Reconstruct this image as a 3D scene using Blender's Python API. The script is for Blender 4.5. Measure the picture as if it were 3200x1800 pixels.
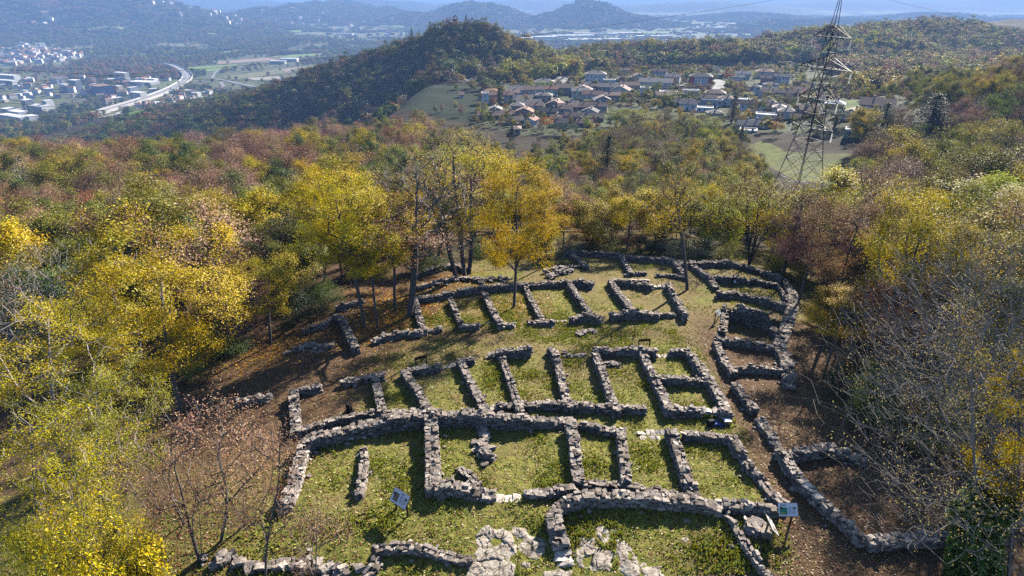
import bpy, math, random
import numpy as np
from math import radians, sin, cos, tan, atan2, hypot, pi

random.seed(7)
RNG = np.random.default_rng(7)
for _o in list(bpy.data.objects):
    bpy.data.objects.remove(_o, do_unlink=True)
SC = bpy.context.scene
COL = SC.collection

# ------------------------------------------------------------------ camera
CAM_H = 24.0
PITCH = radians(26.8)
FPX = 1820.0                     # focal length in pixels of the 3200 x 1800 photograph
cd = bpy.data.cameras.new("camera")
cd.sensor_width = 36.0
cd.lens = FPX / 3200 * 36.0
cd.clip_start = 0.5
cd.clip_end = 60000
cam = bpy.data.objects.new("camera", cd)
cam.location = (0, 0, CAM_H)
cam.rotation_euler = (pi / 2 - PITCH, 0, 0)
COL.objects.link(cam)
SC.camera = cam

# ------------------------------------------------------------------ light
SUN_AZ, SUN_EL = radians(33), radians(27)
w = bpy.data.worlds.new("World")
SC.world = w
w.use_nodes = True
wt = w.node_tree
sky = wt.nodes.new("ShaderNodeTexSky")
sky.sky_type = 'NISHITA'
sky.sun_disc = False
sky.sun_elevation = SUN_EL
sky.sun_rotation = SUN_AZ
sky.altitude = 1500
sky.air_density = 0.75
sky.dust_density = 0.3
bg = wt.nodes["Background"]
wt.links.new(sky.outputs[0], bg.inputs[0])
bg.inputs[1].default_value = 0.08
sd = bpy.data.lights.new("sun", 'SUN')
sd.energy = 5.0
sd.angle = radians(0.5)
sd.color = (1.0, 0.93, 0.82)
sun = bpy.data.objects.new("sun", sd)
_d = (sin(SUN_AZ) * cos(SUN_EL), cos(SUN_AZ) * cos(SUN_EL), sin(SUN_EL))
from mathutils import Vector
sun.rotation_euler = Vector(_d).to_track_quat('Z', 'Y').to_euler()
sun.location = (300, 400, 300)
COL.objects.link(sun)
SC.view_settings.view_transform = 'Standard'
SC.view_settings.look = 'None'
SC.view_settings.exposure = 1.6
SC.view_settings.gamma = 1.0
SC.render.engine = 'CYCLES'
SC.cycles.max_bounces = 6
SC.cycles.diffuse_bounces = 0
SC.cycles.glossy_bounces = 2
SC.cycles.transmission_bounces = 4
SC.cycles.volume_bounces = 0
SC.cycles.transparent_max_bounces = 8
SC.cycles.use_denoising = False
SC.cycles.caustics_reflective = False
SC.cycles.caustics_refractive = False

# ------------------------------------------------------------------ terrain height
def vnoise(x, y, s, seed=0):
    """smooth value noise in [-1, 1]"""
    x = np.asarray(x, float) / s; y = np.asarray(y, float) / s
    xi = np.floor(x).astype(np.int64); yi = np.floor(y).astype(np.int64)
    fx = x - xi; fy = y - yi
    fx = fx * fx * (3 - 2 * fx); fy = fy * fy * (3 - 2 * fy)
    def h(a, b):
        n = (a * 374761393 + b * 668265263 + seed * 1442695041) & 0x7fffffff
        n = ((n ^ (n >> 13)) * 1274126177) & 0x7fffffff
        return ((n ^ (n >> 16)) & 0xffff) / 32767.5 - 1
    return ((h(xi, yi) * (1 - fx) + h(xi + 1, yi) * fx) * (1 - fy) + (h(xi, yi + 1) * (1 - fx) + h(xi + 1, yi + 1) * fx) * fy)

def fbm(x, y, s, n=4, seed=0, g=0.5):
    r = 0; a = 1.0
    for k in range(n):
        r = r + a * vnoise(x, y, s / 2 ** k, seed + k * 17); a *= g
    return r

def sstep(a, b, x):
    t = np.clip((x - a) / (b - a), 0, 1)
    return t * t * (3 - 2 * t)

def smax(a, b, k):
    h = np.clip(0.5 + 0.5 * (a - b) / k, 0, 1)
    return b + (a - b) * h + k * h * (1 - h)

PC = np.array([(-50, 0), (0, 0), (22, 0), (65, -6), (84, -9), (102, -15), (140, -23), (200, -32), (300, -41.5), (400, -45), (500, -47), (650, -49), (760, -58),
               (900, -80), (1200, -140), (1500, -175), (1900, -180), (30000, -180)], float)
PL = np.array([(-50, 0), (0, 0), (22, 0), (55, -6), (80, -14), (120, -23), (200, -37), (270, -48), (300, -54), (340, -70), (480, -128), (640, -172), (760, -180), (30000, -180)], float)

def cone(x, y, cx, cy, top, k, soft, ax=1.0, rot=0.0):
    dx = x - cx; dy = y - cy
    u = dx * cos(rot) + dy * sin(rot); v = -dx * sin(rot) + dy * cos(rot)
    d = np.sqrt((u / ax) ** 2 + v ** 2 + soft * soft) - soft
    return top - k * d

def ridge(x, y, ax, ay, bx, by, za, zb, k, soft):
    ux, uy = bx - ax, by - ay; L2 = ux * ux + uy * uy
    t = np.clip(((x - ax) * ux + (y - ay) * uy) / L2, 0, 1)
    d = np.sqrt((x - ax - t * ux) ** 2 + (y - ay - t * uy) ** 2 + soft * soft) - soft
    return za + (zb - za) * t - k * d

def _ray(px, py):
    u = (px - 1600) / FPX; v = (py - 900) / FPX
    return np.array([u, cos(PITCH) - v * sin(PITCH), -sin(PITCH) - v * cos(PITCH)])

def at_dist(px, py, D):
    """the world point seen at that pixel, D metres ahead"""
    d = _ray(px, py)
    return np.array([0, 0, CAM_H]) + d * (D / d[1])

# distant hills: pixel of the summit, metres ahead, half widths of the hill along and across the view
FAR = [(120, -55, 3700, 900, 700), (420, 20, 4000, 520, 600), (-100, 60, 3300, 500, 420), (330, 85, 3500, 330, 260),
       (700, 30, 6500, 900, 700), (870, 18, 4700, 430, 520), (990, 8, 5000, 560, 600), (1170, 22, 5200, 430, 420), (1060, 4, 5600, 500, 600), (1480, 8, 4700, 420, 420), (1330, 38, 4500, 380, 330), (1840, 4, 4500, 300, 420),
       (1840, 30, 4400, 520, 420), (2350, 40, 5300, 560, 500), (2620, 58, 4200, 480, 420), (2920, 42, 5000, 520, 500), (3200, 60, 4200, 520, 420), (2460, 62, 4000, 330, 330),
       (3000, 85, 3000, 380, 300), (3350, 90, 2800, 420, 360), (2150, 25, 7500, 800, 600), (1300, 22, 8000, 900, 600), (2700, 22, 8000, 1100, 700), (300, 10, 9000, 1500, 900), (1700, 12, 11000, 2500, 900), (3100, 20, 9500, 1300, 900),
       (600, -6, 8000, 2000, 600), (1150, -4, 7600, 1300, 500), (1650, 0, 8600, 1700, 600), (2200, 4, 7400, 1300, 500), (2700, 0, 8200, 1700, 600), (3150, -2, 8600, 1500, 600),
       (850, -14, 13000, 3200, 900), (1750, -8, 14000, 3800, 900), (2650, -14, 13000, 3000, 900), (3300, -10, 12000, 2600, 900), (200, -20, 12000, 2600, 900),
       (600, 118, 3000, 300, 200), (780, 112, 3200, 260, 160), (950, 120, 2900, 240, 150)]
FARW = []
for (_px, _py, _D, _a, _b) in FAR:
    _p = at_dist(_px, _py, _D)
    FARW.append((_p[0], _p[1], max(_p[2] + 180, 15), _a, _b))

PIT = [(2263, 962), (2455, 1008), (2425, 1065), (2235, 1040)]   # sunken room, pixel corners (turned into metres below)
PITW = None

def gz(x, y):
    x = np.asarray(x, float); y = np.asarray(y, float)
    c = np.interp(y, PC[:, 0], PC[:, 1]); l = np.interp(y, PL[:, 0], PL[:, 1])
    r = np.hypot(x, y)
    wl = sstep(-55, -165, x + 0.05 * (y - 300)) * sstep(60, 160, r)
    z = c * (1 - wl) + l * wl
    dl = np.maximum(-17 - x, 0); dr = np.maximum(x - 27, 0)
    side = 5 * (1 - np.exp(-dl / 22)) * (1 - wl) + 4.5 * (1 - np.exp(-dr / 14))
    z = z - side * np.exp(-np.maximum(y - 90, 0) / 120)
    # the wooded cone hill behind the village, its shoulder, and the hills to the east
    n = fbm(x, y, 120, 3, 5)
    z = smax(z, cone(x, y, -62, 735, -13, 0.47, 20, 1.1) + 5 * n, 8)
    z = smax(z, cone(x, y, -155, 745, -43, 0.36, 12) + 4 * n, 6)
    z = smax(z, cone(x, y, 30, 800, -50, 0.26, 25) + 4 * n, 8)
    z = smax(z, cone(x, y, 120, 820, -47, 0.25, 30, 1.5) + 4 * n, 8)
    z = smax(z, cone(x, y, 243, 800, -39, 0.2, 40, 1.5) + 4 * n, 8)
    z = smax(z, ridge(x, y, 430, 880, 900, 1180, -32, -22, 0.24, 40) + 8 * n, 10)
    z = smax(z, ridge(x, y, 360, 520, 620, 700, -44, -40, 0.22, 40) + 8 * n, 10)
    z = smax(z, cone(x, y, 262, 262, -10, 0.25, 22, 1.2, 0.6) + 3 * n, 10)
    for (cx, cy, h, a, b) in FARW:
        m = np.exp(-(((x - cx) / a) ** 2 + ((y - cy) / b) ** 2))
        z = np.where(r > 1500, smax(z, -185 + h * m * (1 + 0.12 * n), 6), z)
    z = z + sstep(2400, 3600, r) * (4 * fbm(x, y, 700, 4, 9) + 2) + sstep(7000, 12000, r) * 10 * (1 + vnoise(x, y, 2500, 4))
    z = z + 0.10 * fbm(x, y, 4.0, 3, 21) * sstep(90, 50, r) + sstep(70, 130, r) * sstep(1500, 500, r) * 0.8 * fbm(x, y, 30, 2, 33)
    if PITW is not None:
        z = z - 1.2 * inside_soft(x, y, PITW)
    return z

def inside_soft(x, y, poly):
    m = np.full(np.shape(x), 1e9)
    n = len(poly)
    for i in range(n):
        ax, ay = poly[i][:2]; bx, by = poly[(i + 1) % n][:2]
        L = hypot(bx - ax, by - ay)
        d = ((bx - ax) * (y - ay) - (by - ay) * (x - ax)) / L
        m = np.minimum(m, d * POLYSIGN)
    return sstep(0.0, 0.35, m)
POLYSIGN = -1

def at(px, py, dz=0.0):
    """where the sight line through a pixel of the photograph meets the ground (+ dz)"""
    d = _ray(px, py)
    t = np.geomspace(8, 26000, 2600)
    P = d[None, :] * t[:, None]
    h = P[:, 2] + CAM_H - (gz(P[:, 0], P[:, 1]) + dz)
    k = np.argmax(h < 0)
    if h[k] >= 0:
        k = len(t) - 1
    a, b = t[k - 1], t[k]
    for _ in range(14):
        m = 0.5 * (a + b)
        q = d * m
        if q[2] + CAM_H - (float(gz(q[0], q[1])) + dz) < 0: b = m
        else: a = m
    q = d * b
    return (float(q[0]), float(q[1]), float(gz(q[0], q[1])))

def proj(P):
    X, Y, Z = P[0], P[1], P[2] - CAM_H
    zc = Y * cos(PITCH) - Z * sin(PITCH); yc = -Y * sin(PITCH) - Z * cos(PITCH)
    return 1600 + FPX * X / zc, 900 + FPX * yc / zc, zc

PITW = None
_pw = [at(a, b)[:2] for a, b in PIT]
PITW = _pw

def inpoly(x, y, poly):
    x = np.asarray(x); y = np.asarray(y)
    c = np.zeros(x.shape, bool); n = len(poly); j = n - 1
    for i in range(n):
        xi, yi = poly[i][:2]; xj, yj = poly[j][:2]
        if yi != yj:
            c ^= ((yi > y) != (yj > y)) & (x < (xj - xi) * (y - yi) / (yj - yi) + xi)
        j = i
    return c

# ------------------------------------------------------------------ mesh helpers
def mesh_np(name, V, F, mats=None, fm=None, attrs=None, smooth=False):
    """V (n,3), F (m,3) or (m,4) -> mesh"""
    V = np.asarray(V, np.float32); F = np.asarray(F, np.int32)
    me = bpy.data.meshes.new(name)
    k = F.shape[1]
    me.vertices.add(len(V)); me.vertices.foreach_set("co", V.ravel())
    me.loops.add(F.size); me.loops.foreach_set("vertex_index", F.ravel())
    me.polygons.add(len(F))
    me.polygons.foreach_set("loop_start", np.arange(0, F.size, k, dtype=np.int32))
    if mats:
        for m in (mats if isinstance(mats, (list, tuple)) else [mats]): me.materials.append(m)
    if fm is not None: me.polygons.foreach_set("material_index", np.asarray(fm, np.int32))
    me.polygons.foreach_set("use_smooth", np.full(len(F), smooth, bool))
    me.update(calc_edges=True)
    for an, av in (attrs or {}).items():
        av = np.asarray(av, np.float32)
        if av.ndim == 1:
            a = me.attributes.new(an, 'FLOAT', 'POINT'); a.data.foreach_set("value", av)
        else:
            if av.shape[1] == 3: av = np.c_[av, np.ones(len(av))]
            a = me.attributes.new(an, 'FLOAT_COLOR', 'POINT'); a.data.foreach_set("color", av.astype(np.float32).ravel())
    me.validate(clean_customdata=False)
    return me

def link(name, me, parent=None, loc=None, rz=None):
    o = bpy.data.objects.new(name, me)
    COL.objects.link(o)
    if parent is not None: o.parent = parent
    if loc is not None: o.location = loc
    if rz is not None: o.rotation_euler = (0, 0, rz)
    return o

def tag(o, label=None, cat=None, group=None, kind=None):
    if label: o["label"] = label
    if cat: o["category"] = cat
    if group: o["group"] = group
    if kind: o["kind"] = kind
    return o

class MB:
    """collects quads; boxes, bars, polygons"""
    def __init__(s): s.V = []; s.F = []; s.M = []; s.m = 0
    def quad(s, a, b, c, d):
        n = len(s.V); s.V += [tuple(a), tuple(b), tuple(c), tuple(d)]; s.F.append((n, n + 1, n + 2, n + 3)); s.M.append(s.m)
    def box(s, c, sz, rz=0.0, taper=1.0):
        cx, cy, cz = c; x, y, z = sz[0] / 2, sz[1] / 2, sz[2] / 2
        P = []
        for k, (a, b, e) in enumerate([(-1, -1, -1), (1, -1, -1), (1, 1, -1), (-1, 1, -1), (-1, -1, 1), (1, -1, 1), (1, 1, 1), (-1, 1, 1)]):
            f = taper if e > 0 else 1.0
            u, v = a * x * f, b * y * f
            P.append((cx + u * cos(rz) - v * sin(rz), cy + u * sin(rz) + v * cos(rz), cz + e * z))
        n = len(s.V); s.V += P
        for f in [(0, 3, 2, 1), (4, 5, 6, 7), (0, 1, 5, 4), (1, 2, 6, 5), (2, 3, 7, 6), (3, 0, 4, 7)]:
            s.F.append(tuple(n + i for i in f)); s.M.append(s.m)
    def bar(s, a, b, r, k=4, r2=None):
        a = np.array(a, float); b = np.array(b, float); d = b - a
        L = np.linalg.norm(d)
        if L < 1e-6: return
        d /= L
        u = np.cross(d, (0, 0, 1.0))
        if np.linalg.norm(u) < 1e-3: u = np.cross(d, (1.0, 0, 0))
        u /= np.linalg.norm(u); v = np.cross(d, u)
        r2 = r if r2 is None else r2
        n = len(s.V)
        for i in range(k):
            t = 2 * pi * (i + 0.5) / k
            q = cos(t) * u + sin(t) * v
            s.V.append(tuple(a + q * r)); s.V.append(tuple(b + q * r2))
        for i in range(k):
            j = (i + 1) % k
            s.F.append((n + 2 * i, n + 2 * j, n + 2 * j + 1, n + 2 * i + 1)); s.M.append(s.m)
        if k == 4:
            s.F.append((n, n + 6, n + 4, n + 2)); s.M.append(s.m)
            s.F.append((n + 1, n + 3, n + 5, n + 7)); s.M.append(s.m)
        else:
            ca = len(s.V); s.V.append(tuple(a)); cb = len(s.V); s.V.append(tuple(b))
            for i in range(k):
                j = (i + 1) % k
                s.F.append((ca, n + 2 * j, n + 2 * i, n + 2 * i)); s.M.append(s.m)
                s.F.append((cb, n + 2 * i + 1, n + 2 * j + 1, n + 2 * j + 1)); s.M.append(s.m)
    def path(s, pts, r, k=6):
        for i in range(len(pts) - 1): s.bar(pts[i], pts[i + 1], r[i] if isinstance(r, (list, tuple)) else r, k, r[i + 1] if isinstance(r, (list, tuple)) else r)
    def mesh(s, name, mats, smooth=False):
        me = bpy.data.meshes.new(name)
        fs = [tuple(dict.fromkeys(f)) for f in s.F]
        ok = [i for i, f in enumerate(fs) if len(f) >= 3]
        me.from_pydata(s.V, [], [fs[i] for i in ok])
        for m in (mats if isinstance(mats, (list, tuple)) else [mats]): me.materials.append(m)
        me.polygons.foreach_set("material_index", [s.M[i] for i in ok])
        me.polygons.foreach_set("use_smooth", [smooth] * len(ok))
        me.update()
        return me
    def build(s, name, mats, parent=None, smooth=False):
        return link(name, s.mesh(name, mats, smooth), parent)

# ------------------------------------------------------------------ materials
def new_mat(name):
    m = bpy.data.materials.new(name); m.use_nodes = True
    nt = m.node_tree; nt.nodes.clear()
    out = nt.nodes.new("ShaderNodeOutputMaterial")
    return m, nt, out

def N(nt, kind, **kw):
    n = nt.nodes.new(kind)
    for k, v in kw.items():
        if k.startswith("i_"):
            key = k[2:]
            n.inputs[int(key) if key.isdigit() else key.replace("_", " ")].default_value = v
        else: setattr(n, k, v)
    return n

def ramp(nt, fac, stops):
    r = nt.nodes.new("ShaderNodeValToRGB")
    e = r.color_ramp.elements
    while len(e) < len(stops): e.new(0.5)
    for i, (p, c) in enumerate(stops):
        e[i].position = p; e[i].color = (*c, 1) if len(c) == 3 else c
    if fac is not None: nt.links.new(fac, r.inputs[0])
    return r.outputs[0]

def mixc(nt, fac, a, b, mode='MIX'):
    n = nt.nodes.new("ShaderNodeMix"); n.data_type = 'RGBA'; n.blend_type = mode
    for sock, val in ((n.inputs[0], fac), (n.inputs[6], a), (n.inputs[7], b)):
        if isinstance(val, (int, float)): sock.default_value = val
        elif isinstance(val, tuple): sock.default_value = (*val, 1) if len(val) == 3 else val
        else: nt.links.new(val, sock)
    return n.outputs[2]

def math_(nt, op, a, b=None, c=None):
    n = nt.nodes.new("ShaderNodeMath"); n.operation = op
    for i, v in enumerate((a, b, c)):
        if v is None: continue
        if isinstance(v, (int, float)): n.inputs[i].default_value = v
        else: nt.links.new(v, n.inputs[i])
    return n.outputs[0]

def noise(nt, scale, detail=4, rough=0.55, vec=None, dim='3D'):
    n = nt.nodes.new("ShaderNodeTexNoise"); n.noise_dimensions = dim
    n.inputs["Scale"].default_value = scale; n.inputs["Detail"].default_value = detail; n.inputs["Roughness"].default_value = rough
    if vec is not None: nt.links.new(vec, n.inputs["Vector"])
    return n.outputs["Fac"]

def simple(name, col, rough=0.8, metal=0.0, nscale=0, namt=0.3, objcol=False, spec=0.3, bump=0):
    m, nt, out = new_mat(name)
    p = N(nt, "ShaderNodeBsdfPrincipled", i_Roughness=rough, i_Metallic=metal)
    p.inputs["Specular IOR Level"].default_value = spec
    if objcol:
        oi = nt.nodes.new("ShaderNodeObjectInfo"); c = oi.outputs["Color"]
    else: c = None
    if nscale:
        tc = nt.nodes.new("ShaderNodeTexCoord")
        f = noise(nt, nscale, 5, 0.6, tc.outputs["Object"])
        g = math_(nt, 'MULTIPLY_ADD', f, 2 * namt, 1 - namt)
        cc = nt.nodes.new("ShaderNodeVectorMath"); cc.operation = 'SCALE'
        nt.links.new(g, cc.inputs["Scale"])
        if c is None: cc.inputs[0].default_value = col
        else: nt.links.new(c, cc.inputs[0])
        c = cc.outputs[0]
        if bump:
            b = N(nt, "ShaderNodeBump", i_Strength=bump, i_Distance=0.05)
            nt.links.new(f, b.inputs["Height"]); nt.links.new(b.outputs[0], p.inputs["Normal"])
    if c is None: p.inputs["Base Color"].default_value = (*col, 1)
    else: nt.links.new(c, p.inputs["Base Color"])
    nt.links.new(p.outputs[0], out.inputs[0])
    return m
# ------------------------------------------------------------------ ground material
def ground_material():
    m, nt, out = new_mat("ground")
    p = N(nt, "ShaderNodeBsdfPrincipled", i_Roughness=0.95); p.inputs["Specular IOR Level"].default_value = 0.1
    geo = nt.nodes.new("ShaderNodeNewGeometry"); pos = geo.outputs["Position"]
    land = N(nt, "ShaderNodeAttribute", attribute_name="land").outputs["Color"]
    near = N(nt, "ShaderNodeAttribute", attribute_name="near").outputs["Fac"]
    lit = N(nt, "ShaderNodeAttribute", attribute_name="litter").outputs["Fac"]
    dryz = N(nt, "ShaderNodeAttribute", attribute_name="dry").outputs["Fac"]
    # meadow with fallen leaves, near the camera
    big = noise(nt, 0.28, 4, 0.6, pos); mid = noise(nt, 2.2, 5, 0.7, pos); fine = noise(nt, 9.0, 4, 0.7, pos); vfine = noise(nt, 26.0, 3, 0.7, pos)
    g1 = ramp(nt, mid, [(0.30, (0.04, 0.065, 0.010)), (0.43, (0.125, 0.145, 0.024)), (0.60, (0.24, 0.23, 0.05)), (0.78, (0.36, 0.29, 0.10))])
    dry = ramp(nt, fine, [(0.28, (0.09, 0.06, 0.025)), (0.5, (0.22, 0.16, 0.07)), (0.72, (0.36, 0.28, 0.15))])
    leaf = ramp(nt, vfine, [(0.30, (0.035, 0.025, 0.016)), (0.5, (0.12, 0.075, 0.045)), (0.68, (0.24, 0.15, 0.085)), (0.8, (0.38, 0.29, 0.19))])
    f1 = math_(nt, 'MULTIPLY', ramp(nt, math_(nt, 'ADD', big, math_(nt, 'MULTIPLY_ADD', dryz, 0.26, -0.12)), [(0.40, (0, 0, 0)), (0.58, (1, 1, 1))]), 0.85)
    f2 = ramp(nt, fine, [(0.50, (0, 0, 0)), (0.58, (1, 1, 1))])
    c = mixc(nt, f1, g1, dry)
    c = mixc(nt, math_(nt, 'MULTIPLY', f2, 0.5), c, leaf)
    wob = math_(nt, 'MULTIPLY_ADD', mid, 0.9, -0.45)
    lf = ramp(nt, math_(nt, 'ADD', lit, wob), [(0.32, (0, 0, 0)), (0.68, (1, 1, 1))])
    c = mixc(nt, lf, c, leaf)
    # the far land: the colour of its cover, broken up
    v1 = noise(nt, 0.035, 5, 0.6, pos); v2 = noise(nt, 0.25, 4, 0.7, pos)
    k = math_(nt, 'MULTIPLY_ADD', v1, 1.3, 0.15)
    k2 = math_(nt, 'MULTIPLY', k, math_(nt, 'MULTIPLY_ADD', v2, 1.2, 0.4))
    sc = nt.nodes.new("ShaderNodeVectorMath"); sc.operation = 'SCALE'
    nt.links.new(land, sc.inputs[0]); nt.links.new(k2, sc.inputs["Scale"])
    c = mixc(nt, near, sc.outputs[0], c)
    nt.links.new(c, p.inputs["Base Color"])
    b = N(nt, "ShaderNodeBump", i_Strength=0.9, i_Distance=0.12)
    nt.links.new(math_(nt, 'ADD', fine, math_(nt, 'MULTIPLY', mid, 1.4)), b.inputs["Height"])
    nt.links.new(b.outputs[0], p.inputs["Normal"])
    nt.links.new(p.outputs[0], out.inputs[0])
    return m

def pxpoly(pts, dz=0): return [at(a, b, dz) for a, b in pts]

# clearings and covers, traced on the ground
Z_HILLFIELD = pxpoly([(1270, 350), (1240, 318), (1310, 285), (1380, 262), (1480, 258), (1520, 300), (1500, 385), (1380, 372)])
Z_VILLAGE = pxpoly([(1480, 392), (1500, 300), (1590, 255), (1760, 250), (1830, 225), (2030, 215), (2160, 200), (2330, 195), (2560, 205), (2660, 300), (2850, 300), (2880, 380), (2720, 440), (2420, 415), (2150, 385), (1960, 398), (1800, 425), (1640, 425)])
Z_GRASS = pxpoly([(2430, 470), (2560, 480), (2700, 480), (2760, 500), (2700, 560), (2620, 585), (2480, 560), (2400, 520)])
Z_GRASS2 = pxpoly([(2290, 470), (2380, 440), (2450, 470), (2420, 520), (2330, 515)])
Z_LAWN = pxpoly([(2600, 320), (2760, 305), (2770, 345), (2620, 345)])

def in_any(x, y, polys):
    r = np.zeros(np.shape(x), bool)
    for q in polys: r |= inpoly(x, y, q)
    return r

def build_ground():
    rr = np.concatenate([np.arange(6, 92, 0.30), np.geomspace(92, 420, 330), np.geomspace(423, 3000, 420)[0:], np.geomspace(3030, 26000, 150)])
    th = np.concatenate([np.radians(np.linspace(-78, -47, 40)[:-1]), np.radians(np.linspace(-47, 47, 460)), np.radians(np.linspace(47, 78, 40)[1:])])
    R, T = np.meshgrid(rr, th, indexing='ij')
    X = R * np.sin(T); Y = R * np.cos(T)
    Z = gz(X, Y)
    nr, n = R.shape
    x, y, z = X.ravel(), Y.ravel(), Z.ravel()
    r = R.ravel()
    V = np.c_[x, y, z]
    i = np.arange(nr - 1)[:, None] * n + np.arange(n - 1)[None, :]
    F = np.stack([i, i + 1, i + n + 1, i + n], -1).reshape(-1, 4)[:, ::-1]
    wood = np.array([0.045, 0.034, 0.018]); hillw = np.array([0.032, 0.034, 0.018]); vale = np.array([0.13, 0.14, 0.065])
    land = np.tile(wood, (len(x), 1))
    a = sstep(700, 1000, r) * (z < -160)
    land = land * (1 - a[:, None]) + vale * a[:, None]
    b = sstep(2200, 3000, r)
    pat = sstep(-0.15, 0.25, fbm(x, y, 420, 3, 77))
    farc = hillw * (pat[:, None]) + np.array([0.20, 0.21, 0.12]) * (1 - pat[:, None]) * (z < -150)[:, None] + hillw * ((1 - pat) * (z >= -150))[:, None]
    land = land * (1 - b[:, None]) + farc * b[:, None]
    for poly, col in ((Z_VILLAGE, (0.085, 0.095, 0.045)), (Z_HILLFIELD, (0.018, 0.030, 0.010)), (Z_GRASS, (0.12, 0.13, 0.04)), (Z_GRASS2, (0.15, 0.17, 0.04)), (Z_LAWN, (0.12, 0.17, 0.04))):
        k = inpoly(x, y, poly); land[k] = col
    near = sstep(110, 82, r)
    lit = sstep(-6, -13, x - 0.10 * (y - 40)) * (0.45 + 0.55 * sstep(22, 31, y)) * 0.9 + sstep(11.5, 14.5, x - 0.12 * (y - 20)) * sstep(62, 40, y) * 0.75 + sstep(68, 82, r) * 0.4
    path = np.array([at(a, b)[:2] for a, b in [(760, 1210), (1000, 1120), (1300, 1050), (1700, 1035), (2080, 1040), (2230, 1090), (2290, 1220), (2380, 1330), (2440, 1450), (2500, 1600), (2450, 1790)]])
    dp = np.full(len(x), 99.0); nearp = r < 90
    for i in range(len(path) - 1):
        e = path[i + 1] - path[i]; t = np.clip(((x - path[i][0]) * e[0] + (y - path[i][1]) * e[1]) / (e @ e), 0, 1)
        dp = np.where(nearp, np.minimum(dp, np.hypot(x - path[i][0] - t * e[0], y - path[i][1] - t * e[1])), dp)
    lit = np.maximum(lit, 0.52 * sstep(2.2, 0.5, dp))
    lit = np.maximum(lit, 0.6 * sstep(6.5, 9.5, x) * sstep(22.5, 19.5, y))
    lit = np.clip(lit + 0.25 * np.exp(-((x + 9) / 5) ** 2 - ((y - 60) / 16) ** 2) * 2, 0, 1)
    me = mesh_np("ground", V, F, ground_material(), attrs={"land": land, "near": near, "litter": lit, "dry": sstep(27, 46, y) * (0.75 + 0.25 * vnoise(x, y, 5, 12))}, smooth=True)
    o = link("ground", me); tag(o, kind="structure")
build_ground()

# ------------------------------------------------------------------ the air
def build_haze():
    b = MB(); b.box((0, 9000, 70), (40000, 40000, 2 * 270)); me = b.mesh("haze", [])
    m, nt, out = new_mat("haze")
    v = nt.nodes.new("ShaderNodeVolumePrincipled")
    v.inputs["Color"].default_value = (0.30, 0.51, 0.95, 1)
    v.inputs["Density"].default_value = 0.00016
    v.inputs["Anisotropy"].default_value = 0.0
    nt.links.new(v.outputs[0], out.inputs["Volume"])
    me.materials.append(m)
    o = link("haze", me); tag(o, "pale blue haze lying over the whole valley", "haze", kind="stuff")
build_haze()

# ------------------------------------------------------------------ valley: fields, roads, railway
def field(name, px, col, col2, dz=0.8, n=14, rows=0.0, rot=0.0):
    A, B, C_, D = [np.array(at(a, b)) for a, b in px]
    u = np.linspace(0, 1, n)
    U, W = np.meshgrid(u, u, indexing='ij')
    P = (A[None, None] * ((1 - U) * (1 - W))[..., None] + B * (U * (1 - W))[..., None] + C_ * (U * W)[..., None] + D * ((1 - U) * W)[..., None])
    x, y = P[..., 0].ravel(), P[..., 1].ravel()
    V = np.c_[x, y, gz(x, y) + dz]
    i = np.arange(n - 1)[:, None] * n + np.arange(n - 1)[None, :]
    F = np.stack([i, i + n, i + n + 1, i + 1], -1).reshape(-1, 4)
    m, nt, out = new_mat(name)
    p = N(nt, "ShaderNodeBsdfPrincipled", i_Roughness=0.95); p.inputs["Specular IOR Level"].default_value = 0.1
    geo = nt.nodes.new("ShaderNodeNewGeometry")
    f = noise(nt, 0.02, 5, 0.65, geo.outputs["Position"])
    c = mixc(nt, f, col, col2)
    if rows:
        wv = nt.nodes.new("ShaderNodeTexWave"); wv.inputs["Scale"].default_value = rows; wv.inputs["Distortion"].default_value = 1.0
        mp = N(nt, "ShaderNodeMapping"); mp.inputs["Rotation"].default_value = (0, 0, rot)
        nt.links.new(geo.outputs["Position"], mp.inputs[0]); nt.links.new(mp.outputs[0], wv.inputs[0])
        c = mixc(nt, math_(nt, 'MULTIPLY', wv.outputs["Fac"], 0.4), c, (0.10, 0.08, 0.05))
    nt.links.new(c, p.inputs["Base Color"]); nt.links.new(p.outputs[0], out.inputs[0])
    o = link(name, mesh_np(name, V, F, m, smooth=True)); tag(o, kind="structure")
    return [tuple(A), tuple(B), tuple(C_), tuple(D)]

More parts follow.
